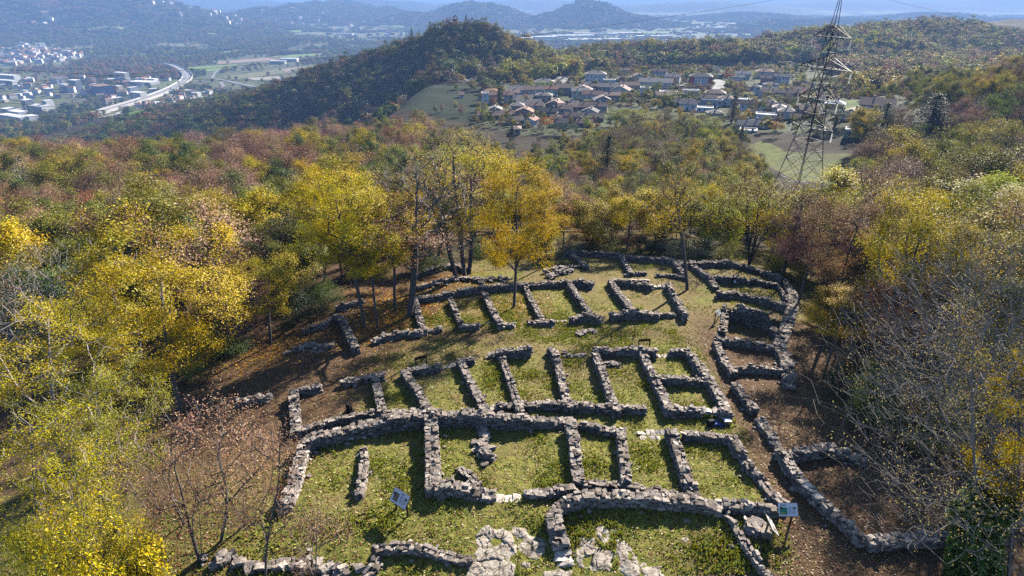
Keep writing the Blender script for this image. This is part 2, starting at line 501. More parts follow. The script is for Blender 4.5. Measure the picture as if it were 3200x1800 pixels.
G1, G2 = (0.13, 0.20, 0.06), (0.21, 0.27, 0.10)
B1, B2 = (0.24, 0.17, 0.13), (0.32, 0.25, 0.19)
FIELDS = [
    field("field", [(578, 211), (744, 202), (727, 215), (620, 228)], G1, G2),
    field("field", [(663, 194), (834, 181), (877, 188), (685, 201)], B1, B2),
    field("field", [(846, 176), (1046, 163), (1018, 171), (886, 185)], G1, G2),
    field("field", [(836, 181), (880, 177), (930, 186), (884, 189)], (0.13, 0.09, 0.07), (0.18, 0.13, 0.1)),
    field("field", [(690, 242), (985, 202), (1010, 214), (740, 249)], (0.15, 0.17, 0.07), (0.22, 0.21, 0.1), rows=0.03, rot=0.5),
    field("field", [(877, 218), (937, 210), (943, 213), (894, 227)], B1, B2, dz=1.4),
    field("field", [(667, 166), (787, 150), (770, 158), (685, 172)], G1, G2),
    field("field", [(770, 244), (935, 236), (925, 247), (795, 252)], (0.28, 0.26, 0.2), (0.36, 0.33, 0.26)),
    field("field", [(424, 348), (490, 337), (486, 354), (395, 364)], (0.14, 0.24, 0.06), (0.2, 0.3, 0.09)),
    field("field", [(1195, 80), (1275, 83), (1262, 89), (1180, 85)], G1, G2, dz=3),
    field("field", [(640, 104), (690, 103), (690, 109), (650, 109)], G1, G2, dz=3),
    field("field", [(890, 97), (960, 96), (940, 103), (885, 103)], G1, G2, dz=3),
    field("field", [(250, 91), (400, 88), (400, 94), (280, 96)], (0.2, 0.22, 0.12), (0.26, 0.27, 0.15), dz=3),
    field("field", [(1950, 102), (2110, 98), (2090, 106), (1960, 110)], G1, G2, dz=3),
    field("field", [(470, 272), (555, 250), (560, 262), (480, 286)], (0.10, 0.14, 0.05), (0.15, 0.18, 0.07)),
    field("field", [(40, 262), (78, 258), (72, 266), (36, 270)], G1, G2),
    field("field", [(105, 345), (255, 318), (270, 326), (150, 352)], (0.10, 0.14, 0.05), (0.15, 0.18, 0.07)),
    field("field", [(1620, 150), (1760, 146), (1780, 152), (1640, 157)], G1, G2, dz=2),
]

M_ASPHALT = simple("asphalt", (0.22, 0.215, 0.21), 0.9, nscale=0.4, namt=0.2)
M_ASPHALT_D = simple("dark_asphalt", (0.10, 0.10, 0.11), 0.9, nscale=0.4, namt=0.25)
M_BALLAST = simple("ballast", (0.12, 0.10, 0.10), 0.95, nscale=0.3, namt=0.3)
M_CONCRETE = simple("concrete", (0.46, 0.44, 0.42), 0.85, nscale=0.5, namt=0.15)
M_WHITE_LINE = simple("road_paint", (0.8, 0.8, 0.78), 0.7)
M_DIRT = simple("dirt_track", (0.30, 0.25, 0.19), 0.95, nscale=0.5, namt=0.25)

def densify(P, step):
    P = np.array(P, float)
    # Catmull-Rom through the points
    Q = np.vstack([2 * P[0] - P[1], P, 2 * P[-1] - P[-2]])
    out = []
    for i in range(1, len(Q) - 2):
        n = max(2, int(np.linalg.norm(Q[i + 1] - Q[i]) / step))
        t = np.linspace(0, 1, n, endpoint=False)[:, None]
        a, b, c, d = Q[i - 1], Q[i], Q[i + 1], Q[i + 2]
        out.append(0.5 * ((2 * b) + (-a + c) * t + (2 * a - 5 * b + 4 * c - d) * t ** 2 + (-a + 3 * b - 3 * c + d) * t ** 3))
    out.append(P[-1][None]); return np.vstack(out)

def offset_line(P, d):
    t = np.gradient(P[:, :2], axis=0); L = np.hypot(t[:, 0], t[:, 1]); L[L == 0] = 1
    nrm = np.c_[-t[:, 1] / L, t[:, 0] / L]
    Q = P.copy(); Q[:, :2] += nrm * np.asarray(d)[..., None] if np.ndim(d) else nrm * d
    return Q

def ribbon_mesh(P, a, b, zf):
    A = offset_line(P, a); B = offset_line(P, b)
    n = len(P)
    V = np.vstack([np.c_[A[:, :2], zf(A)], np.c_[B[:, :2], zf(B)]])
    i = np.arange(n - 1)
    F = np.stack([i, i + n, i + n + 1, i + 1], -1)
    return V, F

def road(name, px, width, mat, dz=1.0, step=8):
    P = densify([at(a, b)[:2] for a, b in px], step)
    V, F = ribbon_mesh(P, width / 2, -width / 2, lambda q: gz(q[:, 0], q[:, 1]) + dz)
    o = link(name, mesh_np(name, V, F[:, ::-1], mat)); tag(o, kind="structure")
    return P

def solid_strip(P, a, b, z0, z1):
    """a long low wall along a line"""
    A = offset_line(P, a); B = offset_line(P, b); n = len(P)
    V = np.vstack([np.c_[A[:, :2], A[:, 2] * 0 + z0], np.c_[A[:, :2], A[:, 2] * 0 + z1], np.c_[B[:, :2], B[:, 2] * 0 + z1], np.c_[B[:, :2], B[:, 2] * 0 + z0]])
    F = []
    for k in range(4):
        for i in range(n - 1):
            F.append((k * n + i, k * n + i + 1, ((k + 1) % 4) * n + i + 1, ((k + 1) % 4) * n + i))
    return V, np.array(F)

MW_PX = [(455, 199), (523, 203), (556, 214), (577, 227), (587, 241), (576, 258), (543, 278), (504, 295), (455, 313), (397, 331), (339, 348), (270, 370), (190, 392)]
_P = np.array([at_dist(a, b, 204 * 0.985 / tan(PITCH + math.atan((b - 900) / FPX)))[:2] for a, b in MW_PX])
MW = densify(_P, 12); MW = np.c_[MW, np.full(len(MW), -174.0)]
def build_motorway():
    z = -174.0
    V, F = ribbon_mesh(MW, 11.5, -11.5, lambda q: q[:, 0] * 0 + z)
    o = link("motorway", mesh_np("motorway", V, F, M_ASPHALT)); tag(o, kind="structure")
    for k, (a, b) in enumerate(((11.1, 10.8), (0.4, -0.4), (-10.8, -11.1), (5.6, 5.4), (-5.4, -5.6))):
        V, F = ribbon_mesh(MW, a, b, lambda q: q[:, 0] * 0 + z + 0.05)
        o = link("road_marking", mesh_np("road_marking", V, F, M_WHITE_LINE)); tag(o, kind="structure")
    V, F = solid_strip(MW, 12.0, 11.5, z - 2, z + 2.6)
    o = link("noise_barrier", mesh_np("noise_barrier", V, F, M_CONCRETE)); tag(o, "pale concrete barrier along the inner edge of the curving motorway", "barrier", "motorway barriers")
    V, F = solid_strip(MW, -11.5, -12.1, z - 2, z + 3.0)
    o = link("noise_barrier", mesh_np("noise_barrier", V, F, M_CONCRETE)); tag(o, "pale concrete barrier along the outer edge of the curving motorway", "barrier", "motorway barriers")
    V, F = solid_strip(MW, 11.5, -11.5, -181, z - 0.05)
    o = link("motorway_embankment", mesh_np("motorway_embankment", V, F, simple("embankment", (0.11, 0.12, 0.06), 0.95, nscale=0.1))); tag(o, kind="structure")
build_motorway()
ROADS = [
    road("railway", [(0, 348), (70, 340), (185, 326), (300, 309), (375, 298), (440, 280)], 16, M_BALLAST),
    road("road", [(600, 256), (650, 250), (690, 250), (760, 265), (800, 272)], 12, M_ASPHALT),
    road("road", [(580, 288), (640, 288), (685, 282), (697, 272), (690, 258)], 9, M_ASPHALT),
    road("road", [(662, 246), (680, 222), (720, 214), (840, 196), (1000, 184)], 8, M_ASPHALT),
    road("road", [(330, 366), (375, 352), (430, 340)], 8, M_CONCRETE),
    road("road", [(330, 300), (300, 296), (250, 293), (180, 296)], 9, M_ASPHALT),
]
VROAD = road("village_road", [(1742, 262), (1760, 246), (1772, 238)], 14, M_ASPHALT, 0.5, 5)
VROAD2 = road("village_road", [(2225, 300), (2245, 275), (2252, 262), (2235, 250)], 9, M_ASPHALT, 0.5, 5)
VROAD3 = road("village_road", [(1440, 240), (1475, 258), (1520, 262), (1560, 270)], 3.5, M_ASPHALT_D, 0.4, 5)
VROAD4 = road("farm_track", [(2700, 500), (2760, 515), (2830, 520), (2900, 515)], 6, M_DIRT, 0.3, 4)
# ------------------------------------------------------------------ trees
def leaf_material(name, instanced):
    m, nt, out = new_mat(name)
    if instanced:
        base = N(nt, "ShaderNodeAttribute", attribute_type='INSTANCER', attribute_name="leafcol").outputs["Color"]
    else:
        base = nt.nodes.new("ShaderNodeObjectInfo").outputs["Color"]
    t = N(nt, "ShaderNodeAttribute", attribute_name="tint").outputs["Fac"]
    hsv = nt.nodes.new("ShaderNodeHueSaturation")
    nt.links.new(base, hsv.inputs["Color"])
    nt.links.new(math_(nt, 'MULTIPLY_ADD', t, 0.075, 0.462), hsv.inputs["Hue"])
    nt.links.new(math_(nt, 'MULTIPLY_ADD', t, 0.6, 0.70), hsv.inputs["Value"])
    nt.links.new(math_(nt, 'MULTIPLY_ADD', t, -0.2, 1.24), hsv.inputs["Saturation"])
    c = hsv.outputs[0]
    d = nt.nodes.new("ShaderNodeBsdfDiffuse"); tr = nt.nodes.new("ShaderNodeBsdfTranslucent"); gl = nt.nodes.new("ShaderNodeBsdfGlossy")
    gl.inputs["Roughness"].default_value = 0.45
    nt.links.new(c, d.inputs[0]); nt.links.new(c, tr.inputs[0])
    a = nt.nodes.new("ShaderNodeMixShader"); a.inputs[0].default_value = 0.30
    nt.links.new(d.outputs[0], a.inputs[1]); nt.links.new(tr.outputs[0], a.inputs[2])
    b = nt.nodes.new("ShaderNodeMixShader"); b.inputs[0].default_value = 0.03
    nt.links.new(a.outputs[0], b.inputs[1]); nt.links.new(gl.outputs[0], b.inputs[2])
    nt.links.new(b.outputs[0], out.inputs[0])
    return m

def bark_material(name, c1, c2):
    m, nt, out = new_mat(name)
    p = N(nt, "ShaderNodeBsdfPrincipled", i_Roughness=0.9); p.inputs["Specular IOR Level"].default_value = 0.2
    tc = nt.nodes.new("ShaderNodeTexCoord")
    f = noise(nt, 3.0, 5, 0.7, tc.outputs["Object"])
    nt.links.new(mixc(nt, f, c1, c2), p.inputs["Base Color"])
    nt.links.new(p.outputs[0], out.inputs[0])
    return m

M_LEAF = leaf_material("leaves", False)
M_LEAF_I = leaf_material("wood_leaves", True)
M_BARK = bark_material("dark_bark", (0.045, 0.036, 0.03), (0.12, 0.10, 0.085))
M_BARK_PALE = bark_material("pale_bark", (0.19, 0.16, 0.14), (0.42, 0.365, 0.33))
M_BARK_MID = bark_material("grey_bark", (0.09, 0.075, 0.065), (0.24, 0.20, 0.18))

def skeleton(rng, H, R, ex=2.25, clear=0.3, ntips=160, blobs=22, top=1.0, lean=(0, 0), stems=1, rise=0.55, wob=0.05, spread=0.20, egg=0.0, tipr=0.012, flat=False):
    """branch nodes: positions, parent index, radius; and the indices of the twig ends"""
    P = []; par = []
    trunks = []
    for s in range(stems):
        a = 2 * pi * s / stems + rng.uniform(0, 1)
        off = (0 if stems == 1 else R * 0.35)
        dx, dy = lean[0] + off * cos(a), lean[1] + off * sin(a)
        hh = H * (0.80 if stems == 1 else rng.uniform(0.55, 0.8))
        n = max(6, int(hh / 0.6)); prev = -1
        ph = rng.uniform(0, 6, 2)
        for i in range(n + 1):
            t = i / n
            P.append((dx * t ** 1.2 * (hh / H) + wob * H * 0.25 * sin(ph[0] + 5 * t) * t + 0.05 * (s > 0) * cos(a), dy * t ** 1.2 * (hh / H) + wob * H * 0.25 * sin(ph[1] + 4 * t) * t + 0.05 * (s > 0) * sin(a), hh * t - 0.3))
            par.append(prev); prev = len(P) - 1
    # tips gathered in clumps through an uneven crown
    zc = H * (clear + (top - clear) * (0.52 - 0.1 * egg)); hz = H * (top - clear) / 2
    C = []
    while len(C) < blobs:
        v = rng.normal(size=3); v /= np.linalg.norm(v); r = rng.uniform(0.35, 1.0) ** 0.6
        z = v[2] * r
        wd = (1 - egg * z) if egg else 1.0
        c = np.array([v[0] * r * R * 0.85 * wd, v[1] * r * R * 0.85 * wd, zc + z * hz * 0.88])
        f = c[2] / H
        c[0] += lean[0] * f; c[1] += lean[1] * f
        C.append(c)
    C = np.array(C)
    T = C[rng.integers(0, blobs, ntips)] + rng.normal(size=(ntips, 3)) * np.array([spread * R, spread * R, spread * R * 0.75])
    T[:, 2] = np.maximum(T[:, 2], H * clear * 0.9)
    ax = np.hypot(T[:, 0] - lean[0] * T[:, 2] / H, T[:, 1] - lean[1] * T[:, 2] / H)
    order = np.argsort(ax + 0.15 * T[:, 2] + rng.uniform(0, 0.25 * R, ntips))
    cap = len(P) + ntips * 12
    A = np.zeros((cap, 3)); A[:len(P)] = P; n = len(P)
    PA = np.full(cap, -1); PA[:n] = par
    base_z = H * clear * 0.55
    tips = []
    step = max(0.35, R * 0.12)
    for k in order:
        t = T[k]
        d = t - A[:n]
        L = np.sqrt((d ** 2).sum(1)); hor = np.hypot(d[:, 0], d[:, 1])
        pen = L + 1.6 * np.maximum(rise * hor - d[:, 2], 0) + np.where(A[:n, 2] < base_z, 50, 0)
        j = int(np.argmin(pen)); Lj = L[j]
        m = int(np.clip(round(Lj / step), 1, 10))
        a = A[j]
        g = A[j] - A[PA[j]] if PA[j] >= 0 else np.array([0, 0, 1.0])
        g = g / (np.linalg.norm(g) + 1e-6)
        b = a + (g * 0.5 + np.array([0, 0, 0.25])) * Lj * 0.5
        pj = j
        for q in range(1, m + 1):
            u = q / m
            x = (1 - u) ** 2 * a + 2 * u * (1 - u) * b + u * u * t
            if q < m: x = x + rng.normal(size=3) * 0.035 * Lj
            A[n] = x; PA[n] = pj; pj = n; n += 1
        tips.append(pj)
    A = A[:n]; PA = PA[:n]
    rad = np.zeros(n); acc = np.zeros(n)
    kids = np.bincount(PA[PA >= 0], minlength=n)
    acc[kids == 0] = tipr ** ex
    for i in range(n - 1, -1, -1):
        if PA[i] >= 0: acc[PA[i]] += acc[i] * 1.0 + (tipr * 0.25) ** ex
    rad = acc ** (1 / ex)
    if ex > 2.5: rad = np.where((rad > tipr * 1.3) & (rad < 0.05), np.maximum(tipr, rad * 0.7), rad)
    return A, PA, rad, np.array(tips)

def tubes(A, PA, rad, rmin=0.0, trunk_scale=1.0, k_thin=3):
    Vs = []; Fs = []; off = 0
    idx = np.where(PA >= 0)[0]
    a = A[PA[idx]]; b = A[idx]; ra = rad[PA[idx]] * trunk_scale; rb = rad[idx] * trunk_scale
    # a child branch leaves its parent with its own thickness
    ra = np.minimum(ra, rb * 1.35 + 0.004)
    for k, sel in ((7, rb > 0.06), (k_thin, (rb <= 0.06) & (rb >= rmin))):
        if not sel.any(): continue
        p, q, r1, r2 = a[sel], b[sel], ra[sel], rb[sel]
        d = q - p; L = np.linalg.norm(d, axis=1)[:, None] + 1e-9; d = d / L
        up = np.where(np.abs(d[:, 2:3]) > 0.9, np.array([[1.0, 0, 0]]), np.array([[0, 0, 1.0]]))
        u = np.cross(d, up); u /= np.linalg.norm(u, axis=1)[:, None] + 1e-9; v = np.cross(d, u)
        q = q + d * 0.25 * r2[:, None]
        ang = 2 * pi * np.arange(k) / k
        ring = np.cos(ang)[None, :, None] * u[:, None] + np.sin(ang)[None, :, None] * v[:, None]
        V = np.concatenate([p[:, None] + ring * r1[:, None, None], q[:, None] + ring * r2[:, None, None]], 1)
        m = len(p)
        i = np.arange(k); j = (i + 1) % k
        f = np.stack([i, j, j + k, i + k], -1)
        F = (f[None] + (np.arange(m) * 2 * k)[:, None, None]).reshape(-1, 4) + off
        Vs.append(V.reshape(-1, 3)); Fs.append(F); off += m * 2 * k
    return np.vstack(Vs), np.vstack(Fs)

def leaves(rng, pts, n, size, sig, aspect=0.6, up=0.5, centre=None, droop=0.0, out=0.0):
    """n small leaf quads gathered round the given points"""
    k = rng.integers(0, len(pts), n)
    c = pts[k] + rng.normal(size=(n, 3)) * sig * np.array([1, 1, 0.8])
    nr = rng.normal(size=(n, 3)); nr[:, 2] = np.abs(nr[:, 2]) + up
    if out:
        # leaf faces set outward, shaped so that the crown shades like a dome
        cc = pts.mean(0); dv = c - cc; dv[:, 2] += 0.25 * np.abs(pts[:, 2]).max() * 0.3; dv /= np.linalg.norm(dv, axis=1)[:, None] + 1e-6
        nr = nr * 0.62 + dv * out
    nr /= np.linalg.norm(nr, axis=1)[:, None]
    a = rng.normal(size=(n, 3)); a[:, 2] -= droop
    a -= nr * (a * nr).sum(1)[:, None]; a /= np.linalg.norm(a, axis=1)[:, None]
    b = np.cross(nr, a)
    s = size * rng.uniform(0.6, 1.35, n)[:, None]
    ln = a * s * 0.5; wd = b * s * 0.5 * aspect
    fold = nr * s * 0.10
    V = np.stack([c - ln, c + wd - 0.1 * ln + fold, c + ln, c - wd - 0.1 * ln + fold], 1).reshape(-1, 3)
    F = np.arange(4 * n).reshape(n, 4)
    ck = rng.uniform(0, 1, len(pts))
    t = np.clip(0.45 * ck[k] + 0.55 * rng.uniform(0, 1, n), 0, 1)
    return V, F, np.repeat(t, 4)

PROTO = {}
def proto(key, seed, H, R, nleaf, lsize, lsig, bark, kind="broad", aspect=0.6, rmin=0.0, trunk_scale=1.0, k_thin=3, up=0.2, droop=0.0, leafpart=1.0, leafz=None, out=0.9, **kw):
    """two meshes, trunk and crown, kept for copying"""
    rng = np.random.default_rng(seed)
    A, PA, rad, tips = skeleton(rng, H, R, **kw)
    V, F = tubes(A, PA, rad, rmin, trunk_scale, k_thin)
    tm = mesh_np("trunk", V, F, bark)
    cm = None
    if nleaf:
        pts = A[tips]
        # also along the last stretch of every twig
        pts = np.vstack([pts, A[PA[tips]], 0.5 * (A[tips] + A[PA[tips]])])
        if leafz is not None: pts = pts[pts[:, 2] < leafz * H]
        if leafpart < 1.0:
            q = vnoise(pts[:, 0] + seed, pts[:, 1] + 2 * pts[:, 2], R * 0.7, seed)
            pts = pts[q > np.quantile(q, 1 - leafpart)]
        LV, LF, t = leaves(rng, pts, nleaf, lsize, lsig, aspect, up, droop=droop, out=out)
        cm = mesh_np("crown", LV, LF, M_LEAF, attrs={"tint": t})
    PROTO[key] = (tm, cm, H, R)
    return PROTO[key]

def conifer(key, seed, H, R, kind="cedar", n=5200, size=0.34):
    rng = np.random.default_rng(seed)
    b = MB(); b.m = 0
    b.bar((0, 0, -0.3), (0, 0, H * 0.55), R * 0.10, 7, R * 0.06); b.bar((0, 0, H * 0.55), (0, 0, H * 0.98), R * 0.06, 5, 0.02)
    pts = []
    if kind == "umbrella":
        for k in range(9):
            a = 2 * pi * k / 9 + rng.uniform(-.2, .2)
            e = (R * 0.6 * cos(a), R * 0.6 * sin(a), H * rng.uniform(0.78, 0.86))
            b.bar((0, 0, H * 0.55), e, R * 0.05, 4, R * 0.02)
        m = 420
        a = rng.uniform(0, 2 * pi, m); r = R * np.sqrt(rng.uniform(0, 1, m))
        z = H * 0.80 + (H * 0.2) * np.sqrt(np.maximum(1 - (r / R) ** 2, 0)) * rng.uniform(0.5, 1, m)
        pts = np.c_[r * np.cos(a), r * np.sin(a), z]
    elif kind == "cypress":
        m = 500; t = rng.uniform(0.03, 1, m); a = rng.uniform(0, 2 * pi, m)
        r = R * np.sin(np.clip(t, 0, 1) ** 0.6 * pi) ** 0.7 * rng.uniform(0.6, 1, m) * (1 - 0.4 * t)
        pts = np.c_[r * np.cos(a), r * np.sin(a), t * H]
    else:
        nl = 24
        for L in range(nl):
            t = (L + 0.6) / nl; z = H * (0.10 + 0.9 * t); rr = R * (1 - t) ** 0.8 * rng.uniform(0.75, 1.08) + 0.25
            nb = int(6 + 5 * (1 - t)); ph = rng.uniform(0, 6)
            for k in range(nb):
                a = ph + 2 * pi * k / nb + rng.uniform(-.2, .2); q = rr * rng.uniform(0.75, 1.1)
                e = np.array([q * cos(a), q * sin(a), z - 0.16 * q + 0.05 * H * (kind == "cedar")])
                b.bar((0, 0, z), e, R * 0.018, 3, 0.01)
                for u in np.linspace(0.3, 1, 6): pts.append(np.array([0, 0, z]) * (1 - u) + e * u + rng.normal(size=3) * 0.10)
        pts = np.array(pts)
    LV, LF, t = leaves(rng, pts, n, size, 0.22 * R / 3 if kind != "cypress" else 0.15, 0.45, 0.6)
    PROTO[key] = (b.mesh("trunk", M_BARK), mesh_np("crown", LV, LF, M_LEAF, attrs={"tint": t}), H, R)

# near kinds
proto("maple1", 11, 12, 4.6, 33000, 0.098, 0.22, M_BARK_MID, ntips=380, blobs=50, clear=0.16, wob=0.06, spread=0.085)
proto("maple2", 12, 12, 3.9, 24000, 0.098, 0.22, M_BARK_MID, ntips=300, blobs=36, clear=0.31, spread=0.09)
proto("maple3", 13, 13, 3.4, 20000, 0.1, 0.23, M_BARK_MID, ntips=260, blobs=26, clear=0.38, spread=0.10)
proto("tall1", 21, 18, 3.2, 9000, 0.11, 0.34, M_BARK_MID, ntips=360, blobs=26, clear=0.34, leafpart=0.5, spread=0.2, rise=0.9, tipr=0.014)
proto("tall2", 22, 18, 2.9, 13000, 0.11, 0.34, M_BARK_MID, ntips=340, blobs=24, clear=0.30, leafpart=0.6, spread=0.2, rise=0.9, tipr=0.014)
proto("tall3", 23, 17, 3.6, 3500, 0.11, 0.34, M_BARK_MID, ntips=520, blobs=34, clear=0.30, leafpart=0.35, spread=0.2, rise=0.9, tipr=0.014)
proto("ash1", 31, 14, 4.6, 20000, 0.105, 0.18, M_BARK_PALE, ntips=520, ex=2.6, blobs=46, clear=0.12, aspect=0.33, up=0.25, droop=0.3, tipr=0.013, leafz=0.84, spread=0.10)
proto("ash2", 32, 11, 3.6, 14000, 0.1, 0.17, M_BARK_PALE, ntips=360, ex=2.6, blobs=34, clear=0.10, aspect=0.33, up=0.25, droop=0.3, tipr=0.012, leafz=0.9, spread=0.11)
proto("bare1", 41, 17, 7.0, 5200, 0.085, 0.3, M_BARK_PALE, ntips=5200, blobs=110, clear=0.16, leafpart=0.22, spread=0.15, tipr=0.0062, rise=0.35, ex=2.75)
proto("bare2", 42, 13, 4.0, 2200, 0.09, 0.3, M_BARK_PALE, ntips=2000, blobs=54, clear=0.22, leafpart=0.25, spread=0.16, tipr=0.0068, rise=0.6, ex=2.6)
proto("dark1", 43, 13, 3.2, 6000, 0.11, 0.3, M_BARK, ntips=420, blobs=26, clear=0.20, leafpart=0.4, spread=0.2, tipr=0.012, rise=1.0)
proto("sap1", 51, 6.5, 2.2, 3000, 0.066, 0.16, M_BARK_MID, ntips=190, blobs=20, clear=0.22, spread=0.18, stems=2, tipr=0.008, rise=0.8)
proto("sap2", 52, 6.5, 1.9, 2800, 0.066, 0.16, M_BARK_MID, ntips=170, blobs=18, clear=0.26, spread=0.18, tipr=0.008, rise=0.8, wob=0.2)
proto("sap3", 53, 5.0, 2.0, 2600, 0.066, 0.16, M_BARK_MID, ntips=140, blobs=16, clear=0.18, spread=0.18, stems=3, tipr=0.008, rise=0.8)
proto("lone", 61, 11, 2.6, 3000, 0.1, 0.26, M_BARK_MID, ntips=190, blobs=16, clear=0.48, spread=0.2, tipr=0.012, rise=0.9, trunk_scale=1.25)
proto("fan", 62, 11, 4.6, 8000, 0.1, 0.3, M_BARK, ntips=420, blobs=30, clear=0.30, spread=0.17, stems=7, tipr=0.011, rise=1.2)
proto("bush1", 71, 3.4, 2.3, 11000, 0.09, 0.22, M_BARK, ntips=160, blobs=26, clear=0.04, spread=0.18, stems=3)
proto("bush2", 72, 2.6, 2.4, 9500, 0.085, 0.2, M_BARK, ntips=130, blobs=20, clear=0.03, spread=0.2, stems=4)
# middle distance kinds
proto("mid1", 81, 12, 4.4, 15000, 0.2, 0.42, M_BARK_MID, ntips=150, blobs=26, clear=0.14, rmin=0.012, spread=0.11, tipr=0.016)
proto("mid2", 82, 11, 4.0, 13000, 0.2, 0.42, M_BARK_MID, ntips=130, blobs=20, clear=0.14, rmin=0.012, spread=0.12, tipr=0.016)
proto("mid3", 83, 13, 3.6, 10500, 0.195, 0.4, M_BARK_MID, ntips=130, blobs=18, clear=0.2, rmin=0.012, spread=0.13, tipr=0.016)
proto("midtwig1", 84, 12, 4.4, 11000, 0.16, 0.42, M_BARK_MID, ntips=420, blobs=34, clear=0.16, spread=0.15, tipr=0.016, rise=0.7)
proto("midtwig2", 85, 11, 4.0, 9500, 0.16, 0.42, M_BARK_MID, ntips=360, blobs=26, clear=0.18, spread=0.16, tipr=0.016, rise=0.7)
proto("midbare", 86, 12, 3.8, 500, 0.24, 0.4, M_BARK_PALE, ntips=480, blobs=26, clear=0.2, spread=0.16, tipr=0.017, rise=0.8, leafpart=0.4)
conifer("cedar", 91, 18, 4.5, "cedar"); conifer("spruce", 92, 16, 3.2, "spruce", 4200)
conifer("cypress", 93, 11, 1.3, "cypress", 2400, 0.3); conifer("umbrella", 94, 11, 5.0, "umbrella", 4200, 0.42)

# leaf colours
LC = dict(yellow=(0.62, 0.46, 0.03), gold=(0.56, 0.38, 0.03), lemon=(0.60, 0.49, 0.05), lime=(0.42, 0.42, 0.05), olive=(0.23, 0.22, 0.045), green=(0.11, 0.15, 0.035), rust=(0.32, 0.165, 0.09),
          pink=(0.38, 0.225, 0.15), brown=(0.19, 0.125, 0.07), orange=(0.50, 0.27, 0.05), red=(0.36, 0.13, 0.06), dark=(0.035, 0.055, 0.02), ochre=(0.42, 0.33, 0.06), pale=(0.38, 0.36, 0.2), maroon=(0.16, 0.085, 0.07), straw=(0.55, 0.44, 0.18))

TREES = []      # every tree that stands as an object of its own
def add_tree(key, loc, H=None, colour="yellow", name="deciduous_tree", label=None, cat="tree", group=None, rz=None, lean=(0, 0), W=None, jitter=0.04):
    tm, cm, ph, pr = PROTO[key]
    s = (H or ph) / ph
    sx = s if W is None else W / pr
    root = bpy.data.objects.new(name, None); COL.objects.link(root)
    root.empty_display_size = 0.5
    root.location = loc
    root.rotation_euler = (lean[1], lean[0], random.uniform(0, 6.28) if rz is None else rz)
    root.scale = (sx, sx, s)
    c = np.array(LC[colour] if isinstance(colour, str) else colour)
    c = np.clip(c * (1 + RNG.normal(0, jitter, 3) * np.array([.4, .4, .4])) * (1 + RNG.normal(0, jitter * 1.2)), 0.008, 0.8)
    t = link("trunk", tm, root)
    if cm is not None:
        f = link("crown", cm, root); f.color = (*c, 1)
    tag(root, label, cat, group)
    TREES.append(root)
    return root

def tree_px(key, bx, by, ty, colour, label, wpx=None, name="deciduous_tree", cat="tree", group=None, loc=None, tx=None, rz=None):
    """a tree whose foot and top are seen at these pixels"""
    if loc is None: p = at(bx, by)
    else: p = (loc[0], loc[1], float(gz(loc[0], loc[1])))
    hs = np.linspace(1, 40, 391)
    yy = np.array([proj((p[0], p[1], p[2] + h))[1] for h in hs])
    H = float(hs[np.argmin(np.abs(yy - ty))])
    zc = proj(p)[2]
    W = None if wpx is None else wpx * 0.5 * zc / FPX
    lean = (0, 0)
    if tx is not None:
        # sideways lean so that the top is seen at tx
        q = proj((p[0], p[1], p[2] + H)); dx = (tx - q[0]) / FPX * q[2]
        lean = (math.atan2(dx, H), 0)
    r = add_tree(key, p, H, colour, name, label, cat, group, rz=rz, W=W)
    if lean[0]:
        r.rotation_mode = 'XYZ'
        from mathutils import Matrix
        r.rotation_euler = (Matrix.Rotation(lean[0], 3, 'Y') @ Matrix.Rotation(random.uniform(0, 6.28) if rz is None else rz, 3, 'Z')).to_euler()
    return r
# ------------------------------------------------------------------ ruins
FR = {'c': (1050, 590, 2.3373), 'd': (1050, 1180, 2.3373), 'r': (2100, 590, 2.3373), 'e': (2100, 1180, 2.3373), 'l': (0, 1180, 2.3373), 'k': (0, 590, 2.3373), 'z': (2150, 900, 3.22), 'p': (0, 0, 1.0)}
def fx(frame, pts):
    ox, oy, s = FR[frame]
    return [(ox + a / s, oy + b / s) for a, b in pts]

def stone_material(name, tone=1.0):
    m, nt, out = new_mat(name)
    p = N(nt, "ShaderNodeBsdfPrincipled", i_Roughness=0.92); p.inputs["Specular IOR Level"].default_value = 0.15
    geo = nt.nodes.new("ShaderNodeNewGeometry"); pos = geo.outputs["Position"]
    t = N(nt, "ShaderNodeAttribute", attribute_name="tint").outputs["Fac"]
    c = ramp(nt, t, [(0.0, (0.14 * tone, 0.115 * tone, 0.10 * tone)), (0.3, (0.26 * tone, 0.22 * tone, 0.19 * tone)), (0.6, (0.33 * tone, 0.29 * tone, 0.26 * tone)), (0.85, (0.44 * tone, 0.39 * tone, 0.34 * tone)), (1.0, (0.58 * tone, 0.52 * tone, 0.45 * tone))])
    f = noise(nt, 7.0, 5, 0.7, pos); f2 = noise(nt, 1.3, 3, 0.6, pos)
    c = mixc(nt, 1.0, c, ramp(nt, f, [(0.25, (0.45, 0.43, 0.42)), (0.5, (0.92, 0.89, 0.87)), (0.75, (1.4, 1.34, 1.27))]), 'MULTIPLY')
    moss = math_(nt, 'MULTIPLY', ramp(nt, f2, [(0.52, (0, 0, 0)), (0.68, (1, 1, 1))]), 0.45)
    c = mixc(nt, moss, c, (0.085, 0.075, 0.045))
    nt.links.new(c, p.inputs["Base Color"])
    b = N(nt, "ShaderNodeBump", i_Strength=0.8, i_Distance=0.05)
    nt.links.new(f, b.inputs["Height"]); nt.links.new(b.outputs[0], p.inputs["Normal"])
    nt.links.new(p.outputs[0], out.inputs[0])
    return m
M_STONE = stone_material("field_stone")
M_SLAB = stone_material("pale_slab", 1.45)

